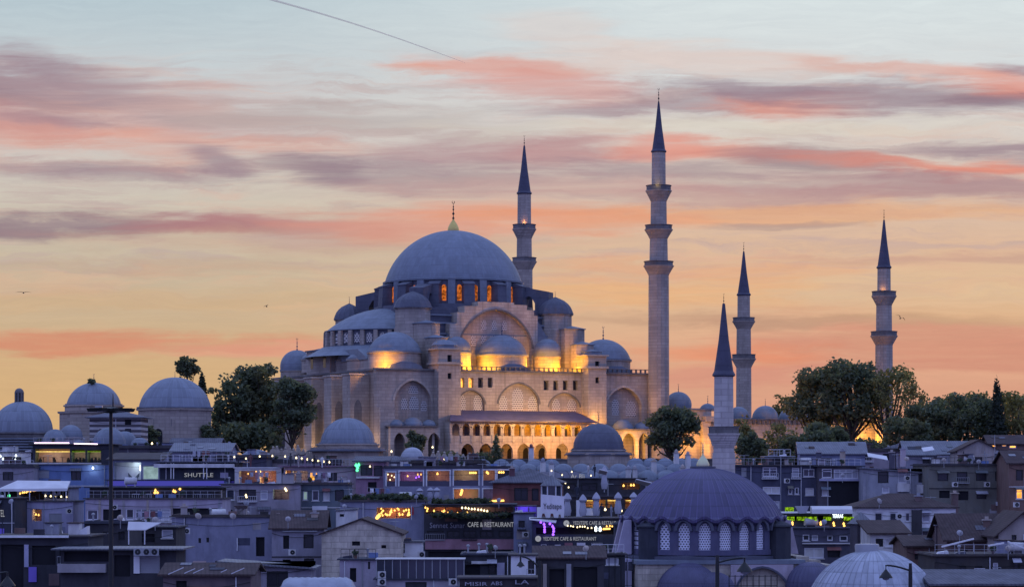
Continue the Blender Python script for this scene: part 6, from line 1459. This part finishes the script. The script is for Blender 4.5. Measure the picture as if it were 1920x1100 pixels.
# ---------------------------------------------------------------- right side
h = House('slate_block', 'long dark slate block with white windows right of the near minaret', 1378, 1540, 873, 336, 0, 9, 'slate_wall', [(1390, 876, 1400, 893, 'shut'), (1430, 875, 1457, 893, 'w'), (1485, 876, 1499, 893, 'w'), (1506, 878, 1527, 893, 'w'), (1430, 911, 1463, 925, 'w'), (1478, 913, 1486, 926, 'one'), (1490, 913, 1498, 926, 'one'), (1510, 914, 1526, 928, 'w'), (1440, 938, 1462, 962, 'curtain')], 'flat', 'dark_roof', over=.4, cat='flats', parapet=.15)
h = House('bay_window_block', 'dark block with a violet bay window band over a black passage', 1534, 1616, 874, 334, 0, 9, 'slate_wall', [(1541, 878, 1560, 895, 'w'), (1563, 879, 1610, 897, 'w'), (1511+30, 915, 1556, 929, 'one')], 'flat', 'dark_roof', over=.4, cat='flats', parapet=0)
h.band('bay_base', 1536, 1612, 897, 901, 'lavender_wall', .4); h.band('black_passage', 1554, 1614, 902, 948, 'void', .05)
h = House('roof_room', 'small box room with a pale slab roof on top of the slate block', 1440, 1484, 856, 342, 0, 5, 'slate_wall', [(1452, 860, 1472, 868, 'dark')], 'flat', 'grey_metal', over=.5, base=880, cat='roof room', parapet=0)
h = House('shaded_house', 'grey house with tall shuttered balcony doors, right of the bay window block', 1618, 1745, 878, 330, 0, 9, 'grey_wall', [(1646, 883, 1666, 905, 'dark'), (1684, 882, 1700, 905, 'curtain'), (1722, 888, 1738, 904, 'dark'), (1654, 912, 1668, 924, 'curtain')], 'shed_side', 'metal_roof', rh=-.7, over=.4, cat='house')
h.band('balcony', 1682, 1704, 906, 921, 'pale_wall', .8); h.band('balcony', 1718, 1740, 908, 924, 'pale_wall', .8)
h = House('green_grey_block', 'plain green grey block with two rows of square dark windows', 1742, 1898, 872, 326, 3, 10, 'green_wall', row(1768, 1876, 4, 20, 884, 901, 'dark') + [(1761, 919, 1781, 933, 'void'), (1797, 920, 1816, 937, 'void'), (1831, 923, 1850, 935, 'dark'), (1869, 924, 1892, 939, 'void')], 'flat', 'dark_roof', over=.3, cat='flats', parapet=.25)
h.band('balcony', 1867, 1895, 940, 947, 'white_metal', .6)
h = House('edge_house', 'dark brown tall house at the right edge', 1892, 1960, 868, 318, 0, 9, 'brown_wall', [(1905, 915, 1918, 935, 'warm'), (1905, 880, 1918, 900, 'dark')], 'gable_x', 'brown_tile', rh=1.5, over=.4, cat='house')
for (nm_, lb, a, c, pt, Y, wl, rf, rm_, rh_, ops) in (
    ('back_house', 'pale low house under the orange floodlit tree', 1596, 1692, 846, 372, 'lavender_wall', 'flat', 'dark_roof', 1, [(1615, 850, 1635, 862, 'dark'), (1655, 850, 1675, 862, 'dark')]),
    ('back_house', 'house with a bright tilted skylight roof above the shaded house', 1500, 1622, 850, 362, 'bluegrey_wall', 'gable_x', 'metal_roof', 1.6, [(1540, 858, 1560, 868, 'dark')]),
    ('back_house', 'house with light metal roof sheets left of the cypress foot', 1700, 1850, 852, 366, 'bluegrey_wall', 'gable_x', 'metal_roof', 1.9, [(1730, 858, 1750, 868, 'dark'), (1800, 858, 1818, 868, 'dark')]),
    ('back_house', 'gabled house below the cypress with lit windows beside it', 1795, 1875, 845, 356, 'grey_wall', 'gable_y', 'brown_tile', 1.5, [(1825, 856, 1842, 868, 'dark')]),
    ('back_house', 'house with warm lit upper windows at the right edge', 1856, 1945, 832, 360, 'brown_wall', 'gable_x', 'brown_tile', 1.2, [(1858, 833, 1868, 838, 'warm'), (1878, 832, 1888, 837, 'warm'), (1892, 834, 1906, 840, 'warm')]),
    ('back_house', 'dim house filling the gap under the dark hedge trees', 1640, 1745, 850, 378, 'slate_wall', 'hip', 'grey_tile', 1.6, [(1690, 856, 1705, 866, 'dark')]),
    ('back_house', 'low grey roof behind the small pale dome, left of centre', 690, 790, 866, 384, 'bluegrey_wall', 'hip', 'grey_tile', 1.0, []),
    ('back_house', 'long low grey roof before the domed tomb', 322, 430, 846, 384, 'bluegrey_wall', 'gable_x', 'metal_roof', 1.2, [(352, 850, 366, 858, 'curtain')]),
    ('back_house', 'low violet tiled roof at the foot of the domed tomb', 318, 408, 836, 404, 'lavender_wall', 'gable_x', 'grey_tile', 1.2, []),
    ('back_house', 'dark roof terrace house left of the flattened pale dome', 404, 500, 858, 380, 'slate_wall', 'flat', 'dark_roof', 1, []),
    ('back_house', 'low pale wall house below the headstone cluster', 500, 640, 866, 388, 'grey_wall', 'flat', 'dark_roof', 1, [(600, 869, 640, 874, 'dark')]),
    ('back_house', 'grey house under the bath house domes', 90, 320, 840, 392, 'slate_wall', 'flat', 'dark_roof', 1, [(280, 846, 296, 858, 'dark')]),
    ('back_house', 'dark house behind the fountain house and long restaurant', 770, 910, 868, 380, 'slate_wall', 'flat', 'dark_roof', 1, [])):
    House(nm_, lb, a, c, pt, Y, rnd.uniform(-4, 4), 8, wl, ops, rf, rm_, rh_, .4, cat='house', group='low houses below the trees')
t = MB().obox(0, 0, 0, .1, 2.8, 2.0).build('roof_panel', 'canvas'); t.location = (WX(1645, 352), 352, WZ(856, 352)); t.rotation_euler = (R(16), R(10), 0); tag(t, 'bright tilted roof sheet above the shaded house', 'roof panel')
t = MB().obox(0, 0, 0, .1, 1.6, 1.6).build('roof_panel', 'canvas'); t.location = (WX(1740, 362), 362, WZ(842, 362)); t.rotation_euler = (R(20), R(-8), 0); tag(t, 'bright roof sheet below the dark trees left of the cypress', 'roof panel')
h = House('striped_house', 'corner house striped in pale stone and dark brick bands behind the lamp mast', 168, 264, 783, 408, 0, 8, 'striped_wall', [(234, 786, 246, 796, 'void'), (234, 803, 246, 815, 'dark'), (186, 804, 194, 814, 'dark')], 'hip', 'dark_lead', rh=1.3, over=.7, cat='house')
h = House('white_house', 'white house with paired windows under a wide brown hipped roof', 1606, 1792, 952, 290, 1, 9, 'white', [(1640, 960, 1655, 977, 'w'), (1668, 959, 1683, 977, 'w'), (1697, 961, 1707, 977, 'w'), (1728, 958, 1744, 978, 'w'), (1761, 962, 1772, 977, 'w'), (1728, 992, 1744, 1006, 'w')], 'hip', 'brown_tile', rh=1.7, over=.4, cat='house')
h.band('drain_shaft', 1709, 1727, 955, 1020, 'dark_wall', .6)
h = House('green_lit_cafe', 'terrace cafe with lime green lamps under a white rolled awning', 1470, 1598, 962, 284, 0, 6, 'dark_wall', [(1474, 966, 1530, 976, 'porch'), (1534, 966, 1558, 976, 'porch'), (1580, 966, 1596, 976, 'porch')], 'flat', 'canvas', over=.2, cat='cafe', parapet=0)
for a, c in ((1472, 1489), (1494, 1531), (1544, 1558), (1582, 1600)):
    h.band('green_lights', a, c, 968, 975, 'lime_neon', .3)
h.band('green_lights', 1472, 1488, 950, 958, 'lime_neon', .2)
sign_text(h, 'TERRAS', 1560, 1580, 963, 970, 'cold_bulb', .4)
aw = thing('awning', 'white rolled awning above the lime green lamps', 'awning', h.pt(1558, 962, .2)); s_ = 284/F
MB().prism_x([(-1.0, 0), (-.9, .5), (-.3, .85), (.6, .85), (.6, 0)], -38*s_, 38*s_).build('cloth', 'canvas', aw)
MB().prism([(-68*s_, 14*s_), (-42*s_, 14*s_), (-48*s_, 1*s_), (-60*s_, 0)], -.5, .3).build('cloth', 'dull_canvas', aw)
bulbs('four yellow post lamps below the lime green lights', [h.pt(1485, 979, .4), h.pt(1485, 982, .4), h.pt(1538, 979, .4), h.pt(1538, 982, .4), h.pt(1562, 980, .4), h.pt(1563, 984, .4), h.pt(1581, 981, .4), h.pt(1582, 985, .4)], 'warm_bulb', .17, False, None, 'post_lamps')
h = House('annex_block', 'dark annex with two rows of pale windows under the lime green cafe', 1468, 1596, 990, 280, 0, 8, 'slate_wall', [(1505, 1001, 1518, 1013, 'w'), (1522, 1002, 1534, 1013, 'w'), (1551, 1003, 1562, 1013, 'w'), (1574, 1003, 1590, 1014, 'w'), (1508, 1026, 1545, 1046, 'w'), (1552, 1028, 1575, 1044, 'dark')], 'flat', 'dark_roof', cat='flats', parapet=0)
h.band('ledge', 1504, 1594, 1017, 1019, 'pale_wall', .3)
tt = thing('roof_turret', 'square roof turret with a pyramid lead hat', 'turret', (WX(1614, 272), 272, WZ(1024, 272)), R(20)); s_ = 272/F
MB().obox(0, 0, -2, 42*s_, 30*s_, 30*s_).build('wall', 'slate_wall', tt); MB().obox(0, 0, 42*s_+.003, 43*s_, 36*s_, 36*s_).add([(-19*s_, -19*s_, 43*s_), (19*s_, -19*s_, 43*s_), (19*s_, 19*s_, 43*s_), (-19*s_, 19*s_, 43*s_), (0, 0, 66*s_)], [(0,1,4),(1,2,4),(2,3,4),(3,0,4)]).build('roof', 'metal_roof', tt)
MB().box(-4*s_, 6*s_, -15.3*s_, -15.05*s_, 10*s_, 38*s_).build('window', 'dim_glass', tt)
h = House('glazed_extension', 'white low extension with a band of small panes beside the turret', 1632, 1702, 1000, 264, 2, 6, 'pale_wall', [(1642, 1009, 1656, 1024, 'dark'), (1659, 1010, 1672, 1024, 'w'), (1674, 1011, 1699, 1026, 'w')], 'shed', 'brown_tile', rh=1.1, over=.4, cat='house')
h = House('brown_gable_house', 'dark brown house with a sagging tiled roof, right foreground', 1776, 1892, 1010, 246, 0, 9, 'brown_wall', [(1860, 998+12, 1872, 1024, 'dark'), (1800, 1030, 1815, 1046, 'dark')], 'gable_x', 'brown_tile', rh=2.3, over=.5, cat='house')
h = House('chimney_house', 'narrow dark house with a tiled roof between white house and brown gable', 1700, 1778, 1024, 252, 0, 9, 'brown_wall', [(1715, 1034, 1728, 1048, 'dark')], 'gable_x', 'brown_tile', rh=.9, over=.4, cat='house')
h = House('edge_gable_house', 'gabled dark house cut by the right edge', 1872, 1965, 1000, 240, 0, 9, 'grey_wall', [(1897, 982+20, 1906, 1020, 'dark')], 'gable_y', 'brown_tile', rh=2.0, over=.5, cat='house')
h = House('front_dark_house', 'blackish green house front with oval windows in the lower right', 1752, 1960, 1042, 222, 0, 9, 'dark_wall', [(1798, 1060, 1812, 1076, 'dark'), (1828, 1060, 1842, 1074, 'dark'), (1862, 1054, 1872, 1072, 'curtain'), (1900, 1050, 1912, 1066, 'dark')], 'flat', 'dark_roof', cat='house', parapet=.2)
h = House('tiled_lean_to', 'violet tiled lean-to at the bottom right corner', 1750, 1960, 1096, 200, 0, 6, 'brown_wall', [], 'shed', 'grey_tile', rh=.8, over=.4, cat='shed')
for k, (px, py, w, a, lb) in enumerate(((1796, 1018, 2.9, -14, 'bright white slanting beam before the brown gable house'), (1868, 1021, 1.4, -10, 'shorter pale slanting beam right of the bright one'), (1905, 1022, 1.6, 22, 'pale gutter sloping down at the right edge'), (1742, 1072, 1.2, 16, 'white slab leaning beside the pale ribbed dome'))):
    t = MB().obox(0, 0, 0, .13, w, .2).build('beam', 'white'); t.location = (WX(px, 218), 218, WZ(py, 218)); t.rotation_euler = (0, R(a), 0); tag(t, lb, 'beam')
# ================================================================== street furniture, roof clutter, birds
Y = 118.0; s_ = Y/F; zb = gz(Y)-.5
t = thing('lamp_mast', 'tall black floodlight mast with a flat wide head, left foreground', 'lamp mast', (WX(208, Y), Y, zb), R(4))
z = lambda py: WZ(py, Y) - zb
MB().lathe([(.12, 0), (.10, z(1000)), (.08, z(764))], 14).build('pole', 'black_metal', t, True, 60)
hd = MB()
for a in range(3):
    an = R(60*a+5); hd.obox(0, 0, z(768), z(764.5), 2.0, .12, an)
hd.lathe([(.22, z(774)), (.55, z(771)), (.60, z(766)), (.15, z(762))], 16)
hd.build('head', 'black_metal', t)
for k in range(6):
    an = R(60*k+5); x, y = .82*math.cos(an), .82*math.sin(an)
    o = MB().obox(0, 0, -.14, .0, .52, .34, an, 1.25).build('floodlight', 'black_metal', t, loc=(x, y, z(765.5)))
    MB().obox(0, 0, -.16, -.145, .44, .28, an).build('lens', 'dull_canvas', o)
MB().box(-.72, -.38, -.35, -.05, z(764), z(760.5)).build('control_box', 'grey_metal', t)
MB().tube([(.10, 0, z(764)), (.10, 0, z(738))], [.05, .015], 6).build('lightning_rod', 'black_metal', t)
def street_lamp(px, Y, pyt, arm_px, py_l, w_px, label, bowl='bell'):
    s_ = Y/F; zb = gz(Y)-.5
    t = thing('street_lamp', label, 'street lamp', (WX(px, Y), Y, zb))
    z = lambda py: WZ(py, Y)-zb
    MB().lathe([(.10, 0), (.075, z(pyt+20)), (.055, z(pyt))], 10).build('pole', 'black_metal', t, True, 60)
    L = (arm_px-px)*s_; pts = []
    for i in range(11):
        f = i/10; pts.append((L*f, 0, z(pyt+14) + (math.sin(f*math.pi/2))*(z(py_l-10)-z(pyt+14)) ))
    MB().tube(pts + [(L, 0, z(py_l)+.02)], .035, 8).build('arm', 'black_metal', t)
    r = w_px*s_
    l = MB().lathe([(.03, z(py_l)+.05), (r*.25, z(py_l)), (r*.55, z(py_l)-r*.35), (r*.95, z(py_l)-r*.9), (r, z(py_l)-r*1.05), (r*.9, z(py_l)-r*1.05)], 20, L, 0).build('lamp_shade', 'black_metal', t, True, 50)
    MB().lathe([(r*.55, z(py_l)-r*1.0), (r*.45, z(py_l)-r*1.25), (.01, z(py_l)-r*1.4)], 16, L, 0).build('lens', 'dull_canvas', l, True, 60)
street_lamp(1345, 92, 1040, 1396, 1055, 15, 'black bell lantern on a curved bracket before the stone arch')
street_lamp(1707, 92, 1055, 1661, 1069, 13, 'black bell lantern on a curved bracket before the pale ribbed dome')
street_lamp(-24, 80, 1070, 14, 1082, 15, 'street lamp head peeping in at the bottom left corner')
street_lamp(1012, 96, 1050, 976, 1052, 8, 'dark lamp arm reaching over the white cabin')
# tall thin poles and aerials
def aerial(px, pyb, pyt, Y, label, bars=4, kind='aerial'):
    s_ = Y/F; h = (pyb-pyt)*s_
    t = thing('television_aerial' if bars else 'pole', label, kind, (WX(px, Y), Y, WZ(pyb, Y)), R(rnd.uniform(-60, 60)), 'aerials and poles on the roofs')
    m = MB().tube([(0, 0, 0), (0, 0, h)], .045, 5)
    m.build('mast', 'grey_metal', t)
    if bars:
        b_ = MB().tube([(-.7, 0, h*.93), (.7, 0, h*.93)], .03, 4)
        for k in range(bars): x = -.6+1.2*k/(bars-1); b_.tube([(x, -.45+.05*k, h*.93), (x, .45-.05*k, h*.93)], .02, 4)
        b_.build('antenna', 'grey_metal', t)
for px, a, b_, Y, lb, n in ((1464, 965, 855, 334, 'tall white pole in front of the slate block', 0), (1457, 858, 842, 342, 'aerial on the slab roof of the box room', 4), (1552, 948, 895, 332, 'grey pole beside the black passage', 0), (386, 878, 845, 350, 'aerial above the black fronted cafe', 4), (315, 872, 846, 352, 'aerial at the left end of the pale flat canopy', 4), (1865, 872, 815, 340, 'dark pole below the cypress', 0), (597, 908, 884, 340, 'short aerial on the yellow lit restaurant', 3), (655, 940, 915, 318, 'aerial beside the planted roof', 4), (470, 973, 948, 300, 'aerial between the flats and the blank wall', 4), (1590, 850, 826, 372, 'aerial at the end of the pale low house', 3), (1745, 955, 930, 300, 'aerial on the brown hipped roof', 4), (1815, 1000, 972, 250, 'aerial over the brown gable', 4), (905, 892, 868, 340, 'aerial on the maroon side of the long restaurant', 3), (1140, 931, 905, 312, 'aerial behind the splitting parasol', 3), (560, 984, 962, 268, 'crooked aerial on the left brown roof', 3), (90, 876, 852, 358, 'aerial on the blue house', 3), (742, 1000, 975, 262, 'aerial at the right shoulder of the stone gable', 4), (1395, 873, 852, 338, 'aerial at the left end of the slate block', 4), (1682, 874, 850, 332, 'aerial on the shaded house', 4), (1850, 874, 850, 328, 'aerial on the green grey block', 4)):
    aerial(px, a, b_, Y, lb, n, 'aerial' if n else 'pole')
def dish(px, py, Y, label, r=.42):
    t = thing('satellite_dish', label, 'satellite dish', (WX(px, Y), Y, WZ(py, Y)), R(rnd.uniform(-25, 40)), 'satellite dishes on the roofs')
    o = MB().lathe([(.02, .10)] + [(r*k/6, .10-.16*(k/6)**2) for k in range(1, 7)], 18).build('bowl', 'grey_wall', t, True, 60, loc=(0, 0, .75)); o.rotation_euler = (R(62), 0, 0)
    MB().tube([(0, .12, -.3), (0, .10, .7)], .035, 5).tube([(0, -.1, .55), (0, -.5, .9)], .02, 4).build('stand', 'grey_metal', t)
for px, py, Y, lb in ((462, 953, 316, 'upper white dish on the corner of the grey blue flats'), (464, 972, 300, 'lower white dish at the blank wall corner'), (20, 950, 304, 'big dish on the dark building at the left edge'), (437, 979, 271, 'dish on the roof of the blank wall house, right of its middle'), (372, 979, 271, 'dish near the left end of the blank wall roof'), (540, 985, 262, 'dish by the brown tiled roof'), (646, 960, 288, 'dish beside the lean-to roof box'), (780, 942, 300, 'dish at the end of the planted roof'), (935, 948, 299, 'dish above the garden cafe hedge'), (1098, 1042, 227, 'dish on the arched market hall'), (1286, 948, 300, 'dish left of the violet dome rim'), (1580, 900, 330, 'dish on the violet bay window block'), (1520, 876, 334, 'dish on the slate block roof'), (1700, 870, 328, 'dish on the shaded house roof'), (1770, 872, 325, 'dish at the left end of the green grey block roof'), (1835, 875, 325, 'dish in the middle of the green grey block roof'), (1650, 950, 288, 'dish on the left slope of the white house roof'), (1800, 1012, 244, 'dish below the brown gable roof'), (1890, 1042, 221, 'dish on the blackish front house'), (225, 984, 231, 'dish on the dark block behind the mast'), (290, 988, 242, 'dish on the lilac block'), (930, 1040, 235, 'dish on the dark shop at the bottom centre'), (1545, 990, 279, 'dish at the edge of the annex roof')):
    dish(px, py, Y, lb, rnd.uniform(.26, .38))
def ac(px, py, Y, label, double=False):
    t = thing('air_conditioner', label, 'air conditioner', (WX(px, Y), Y-.32, WZ(py, Y)), 0, 'air conditioners on the walls')
    for k in range(2 if double else 1):
        MB().box(-.38, .38, -.02, .28, .66*k, .66*k+.62).build('case', 'pale_wall', t)
        MB().lathe([(.25, 0), (.25, .02), (.05, .03)], 14).build('fan', 'black_metal', t, loc=(.06, -.03, .66*k+.31)).rotation_euler = (R(90), 0, 0)
for px, py, Y, lb, d in ((716, 1096, 231, 'double fan air conditioner at the left of the greenhouse', True), (849, 1096, 231, 'single air conditioner at the right end below the greenhouse', False), (641, 1010, 301, 'air conditioner under the lantern loggia', False), (790, 1044, 261, 'air conditioner below the white container', False), (350, 1000, 271, 'air conditioner on the blank dark blue wall', False), (548, 1040, 263, 'air conditioner between the dark openings of the grey house', False), (1475, 905, 335, 'air conditioner on the slate block between the two window rows', False), (1700, 900, 329, 'air conditioner beside the balcony doors', False), (1790, 912, 325, 'air conditioner between the dark windows of the green grey block', False), (1850, 912, 325, 'air conditioner near the right windows of the green grey block', False), (215, 955, 307, 'air conditioner on the ribbon window block', False), (130, 962, 313, 'air conditioner at the right of the lavender house', False), (985, 1006, 297, 'air conditioner on the narrow house end', False), (1685, 972, 289, 'air conditioner between the paired windows of the white house', False), (1905, 950, 317, 'air conditioner on the tall house at the right edge', False)):
    ac(px, py, Y, lb, d)
def chimney(px, pyb, pyt, Y, label, m='brown_wall', w=.7):
    s_ = Y/F; h = (pyb-pyt)*s_
    t = thing('chimney', label, 'chimney', (WX(px, Y), Y, WZ(pyb, Y)), R(rnd.uniform(-10, 10)), 'house chimneys')
    MB().obox(0, 0, -.6, h, w, w*.8).build('stack', m, t); MB().obox(0, 0, h+.003, h+.12, w*1.3, w*1.1).obox(0, 0, h+.123, h+.4, w*.5, w*.4).build('chimney_cap', 'grey_wall', t)
for px, a, b_, Y, lb, m in ((1580, 868, 846, 358, 'grey chimney left of the shaded house roof', 'grey_wall'), (1672, 872, 848, 333, 'dark chimney on the shaded house', 'slate_wall'), (1693, 866, 842, 336, 'pale chimney behind the shaded house', 'lavender_wall'), (1722, 958, 930, 292, 'chimney in the middle of the brown hipped roof', 'brown_wall'), (1790, 952, 925, 294, 'chimney on the right slope of the brown hipped roof', 'brown_wall'), (1760, 1012, 985, 252, 'chimney on the narrow dark house', 'brown_wall'), (1850, 1005, 975, 248, 'chimney over the brown gable house', 'brown_wall'), (590, 988, 962, 267, 'chimney on the left brown tiled roof', 'grey_wall'), (522, 986, 968, 268, 'stub chimney at the left end of the brown tiled roof', 'grey_wall'), (345, 972, 950, 275, 'chimney on the blank wall house', 'grey_wall'), (430, 862, 832, 400, 'rosy chimney below the big tree, beside the tomb roof', 'pink_wall'), (960, 905, 878, 333, 'chimney on the left of the maroon house', 'red_wall'), (1535, 868, 848, 340, 'chimney on the bay window block', 'slate_wall'), (1870, 875, 850, 328, 'chimney at the right of the green grey block', 'green_wall'), (560, 910, 888, 330, 'chimney between the two flats', 'grey_wall')):
    chimney(px, a, b_, Y, lb, m)
def tank(px, py, Y, label):
    t = thing('water_tank', label, 'water tank', (WX(px, Y), Y, WZ(py, Y)), 0, 'water tanks on the roofs')
    o = MB().lathe([(.05, -.8), (.45, -.75), (.45, .75), (.05, .8)], 14).build('drum', 'pale_wall', t, True, 50, loc=(0, 0, .75)); o.rotation_euler = (0, R(90), R(15))
    MB().box(-.6, -.5, -.3, .3, 0, .4).box(.5, .6, -.3, .3, 0, .4).build('stand', 'grey_metal', t)
for px, py, Y, lb in ((410, 974, 276, 'water tank on the blank wall house'), (600, 972, 330, 'water tank on the teal flats terrace'), (1510, 874, 341, 'water tank on the slate block'), (1815, 870, 331, 'water tank on the green grey block'), (1905, 1040, 226, 'water tank on the blackish front house'), (760, 940, 306, 'water tank behind the roof planting'), (245, 912, 315, 'water tank above the dark glazed storey'), (1520, 990, 284, 'water tank on the annex')):
    tank(px, py, Y, lb)
# people on the terraces, a few pixels each
def person(px, py, Y, label, m, hgt=1.7, seated=False, rz=0):
    t = thing('person', label, 'person', (WX(px, Y), Y, WZ(py, Y)), R(rz), 'people on the terraces')
    k = hgt/1.7
    prof = [(.02, 0), (.10, .02), (.11, .45), (.15, .80), (.17, .95), (.15, 1.10), (.20, 1.32), (.17, 1.42), (.06, 1.47), (.05, 1.52), (.09, 1.57), (.105, 1.64), (.085, 1.72), (.02, 1.76)]
    b_ = MB(); n = 10
    for (r, z) in prof:
        for i in range(n):
            a = 2*math.pi*i/n; sx = 1.25 if .75 < z < 1.43 else 1.0
            b_.v.append((r*math.cos(a)*sx*k, r*math.sin(a)*.8*k, z*k))
    b_.f = [(j*n+i, j*n+(i+1) % n, (j+1)*n+(i+1) % n, (j+1)*n+i) for j in range(len(prof)-1) for i in range(n)]
    for s in (-1, 1): b_.tube([(s*.22*k, 0, 1.36*k), (s*.29*k, -.04, 1.08*k), (s*.24*k, -.20, .88*k)], [.055*k, .045*k, .03*k], 6)
    b_.build('body', m, t, True, 60)
    MB().lathe([(.11*k, 1.64*k), (.112*k, 1.70*k), (.06*k, 1.765*k), (.01, 1.775*k)], 10).build('hair', 'black_metal', t, True, 60)
for i, (px, py, Y, m) in enumerate(((545, 874, 343.5, 'dark_wall'), (560, 875, 343.5, 'grey_wall'), (572, 875, 343.2, 'pink_wall'), (589, 876, 343.5, 'dark_wall'), (604, 876, 343.5, 'pale_wall'), (447, 875, 343, 'dark_wall'), (470, 874, 343, 'red_wall'), (1082, 934, 311.5, 'dark_wall'), (1128, 972, 298, 'dark_wall'), (1146, 972, 298, 'grey_wall'), (1103, 892, 344, 'pale_wall'), (1115, 893, 344, 'dark_wall'))):
    lb = ('person in dark clothes at the left end of the pink ledge terrace', 'person in grey near the left bulbs of the pink ledge terrace', 'person in a rosy top in the middle of the pink ledge terrace', 'person in dark clothes right of the middle of the pink ledge terrace', 'person in pale clothes under the right bulbs of the pink ledge terrace', 'person in dark clothes below the flattened pale dome', 'person in dark red below the flattened pale dome', 'person in dark clothes before the white counter', 'dark clothed person between the two middle parasols', 'grey clothed person beside the right parasol', 'pale clothed person on the upper cafe terrace', 'dark clothed person on the upper cafe terrace')[i]
    person(px, py, Y, lb, m, rnd.uniform(1.6, 1.8), rz=rnd.uniform(0, 360))
# railing of the nearer mosque's forecourt
for px, Y, lb in ((1412, 236, 'iron fence of thin black bars before the stone arch'), (1142, 236, 'iron fence with a rail left of the nearer mosque')):
    s_ = Y/F; t = thing('iron_fence', lb, 'fence', (WX(px, Y), Y, WZ(1115, Y)))
    n = 9; w = 90*s_
    for k in range(n): x = -w/2+w*k/(n-1); MB().tube([(x, 0, -1), (x, 0, (38 if px > 1200 else 74)*s_)], .045, 6).build('bar', 'black_metal', t)
    for f in (18, 36 if px > 1200 else 70): MB().tube([(-w/2, 0, f*s_), (w/2, 0, f*s_)], .035, 6).build('rail', 'black_metal', t)
# street lamp of the courtyard
Y = 468; t = thing('garden_lamp', 'yellow glowing garden lamp among bushes before the courtyard wall', 'lamp', (WX(1434, Y), Y, WZ(870, Y)))
MB().tube([(0, 0, 0), (0, 0, 39*Y/F)], .07, 6).build('pole', 'black_metal', t); MB().lathe([(.02, 3.9), (.35, 4.05), (.42, 4.35), (.3, 4.65), (.02, 4.8)], 12).build('globe', 'warm_bulb', t, True)
lamp('garden_lamp_light', (WX(1434, Y), Y-.8, WZ(829, Y)), 120, (1,.6,.2), .4)
for px, py, Y, lb in ((285, 831, 415, 'white lamp at the step of the tomb doorway'), (734, 846, 440, 'white lamp at the left foot of the side bay arches'), (811, 838, 446, 'white lamp before the right arch of the left bay'), (832, 862, 430, 'white lamp among the headstones before the gallery')):
    t = bulbs(lb, [(WX(px, Y), Y, WZ(py, Y))], 'white_bulb', .22, False, None, 'garden_lamp')
    MB().tube([(0, .02, -.2), (0, .02, -3.2)], .05, 5).build('pole', 'black_metal', t)
# gulls
def bird(px, py, Y, span_px, label, up=.25, roll=0, yaw=0):
    s_ = Y/F; w = span_px*s_/2
    t = thing('gull', label, 'bird', (WX(px, Y), Y, WZ(py, Y)), R(yaw))
    t.rotation_euler = (0, R(roll), R(yaw))
    b_ = MB().tube([(0, -w*.38, .0), (0, -w*.25, .02*w), (0, 0, .02*w), (0, w*.22, 0), (0, w*.42, 0)], [w*.03, w*.07, w*.10, w*.06, w*.02], 8); b_.build('body', 'feather', t, True, 60)
    for s in (-1, 1):
        q = [(0, -.10, .02, .04), (.35, -.20, up, .03), (.72, -.02, up*.85, .02), (1.0, .16, up*.45, .01)]
        ch = (.26, .24, .17, .03); vs = []
        for (x, y, z, th), c in zip(q, ch): vs += [(s*x*w, y*w, z*w+th*w), (s*x*w, (y+c)*w, z*w+th*w), (s*x*w, (y+c)*w, z*w), (s*x*w, y*w, z*w)]
        fs = []
        for k in range(3):
            for j in range(4): fs.append((k*4+j, k*4+(j+1) % 4, k*4+4+(j+1) % 4, k*4+4+j))
        fs += [(12, 13, 14, 15), (3, 2, 1, 0)]
        MB().add(vs, fs).build('wing', 'feather', t, True, 50)
bird(44, 549, 230, 30, 'gull gliding with level wings at the left, over the bath house', .12, 0, 10)
bird(500, 575, 330, 13, 'tiny distant bird above the big dark trees', .5, -20, 50)
bird(1688, 597, 260, 22, 'gull banking just right of the rightmost minaret', .35, 28, 15)
# vapour trail high in the west
D = 9000.0
tr = MB(); pts = []; rs = []
for i in range(25):
    f = i/24; px = 480 + (872-480)*f; py = -8 + 126*f - 6*math.sin(f*math.pi)
    pts.append((WX(px, D), D + 900*f, EZ+(H0-py)*(D+900*f)/F)); pts[-1] = (WX(px, D+900*f), D+900*f, pts[-1][2]); rs.append(3.6*(1-f)**.6 + .5)
o = tr.tube(pts, rs, 8).build('vapour_trail', 'white', smooth=True)
vm = bpy.data.materials.new('vapour'); vm.use_nodes = True; nt = vm.node_tree; nt.nodes.clear(); b = NB(nt)
d_ = b.n('ShaderNodeBsdfDiffuse'); d_.inputs[0].default_value = (1.0,.74,.56,1); tp = b.n('ShaderNodeBsdfTransparent'); mx = b.n('ShaderNodeMixShader'); mx.inputs[0].default_value = .30
oo = b.n('ShaderNodeOutputMaterial'); nt.links.new(tp.outputs[0], mx.inputs[1]); nt.links.new(d_.outputs[0], mx.inputs[2]); nt.links.new(mx.outputs[0], oo.inputs[0])
o.data.materials[0] = vm; tag(o, 'thin slanting vapour trail crossing the top of the sky', 'vapour trail')
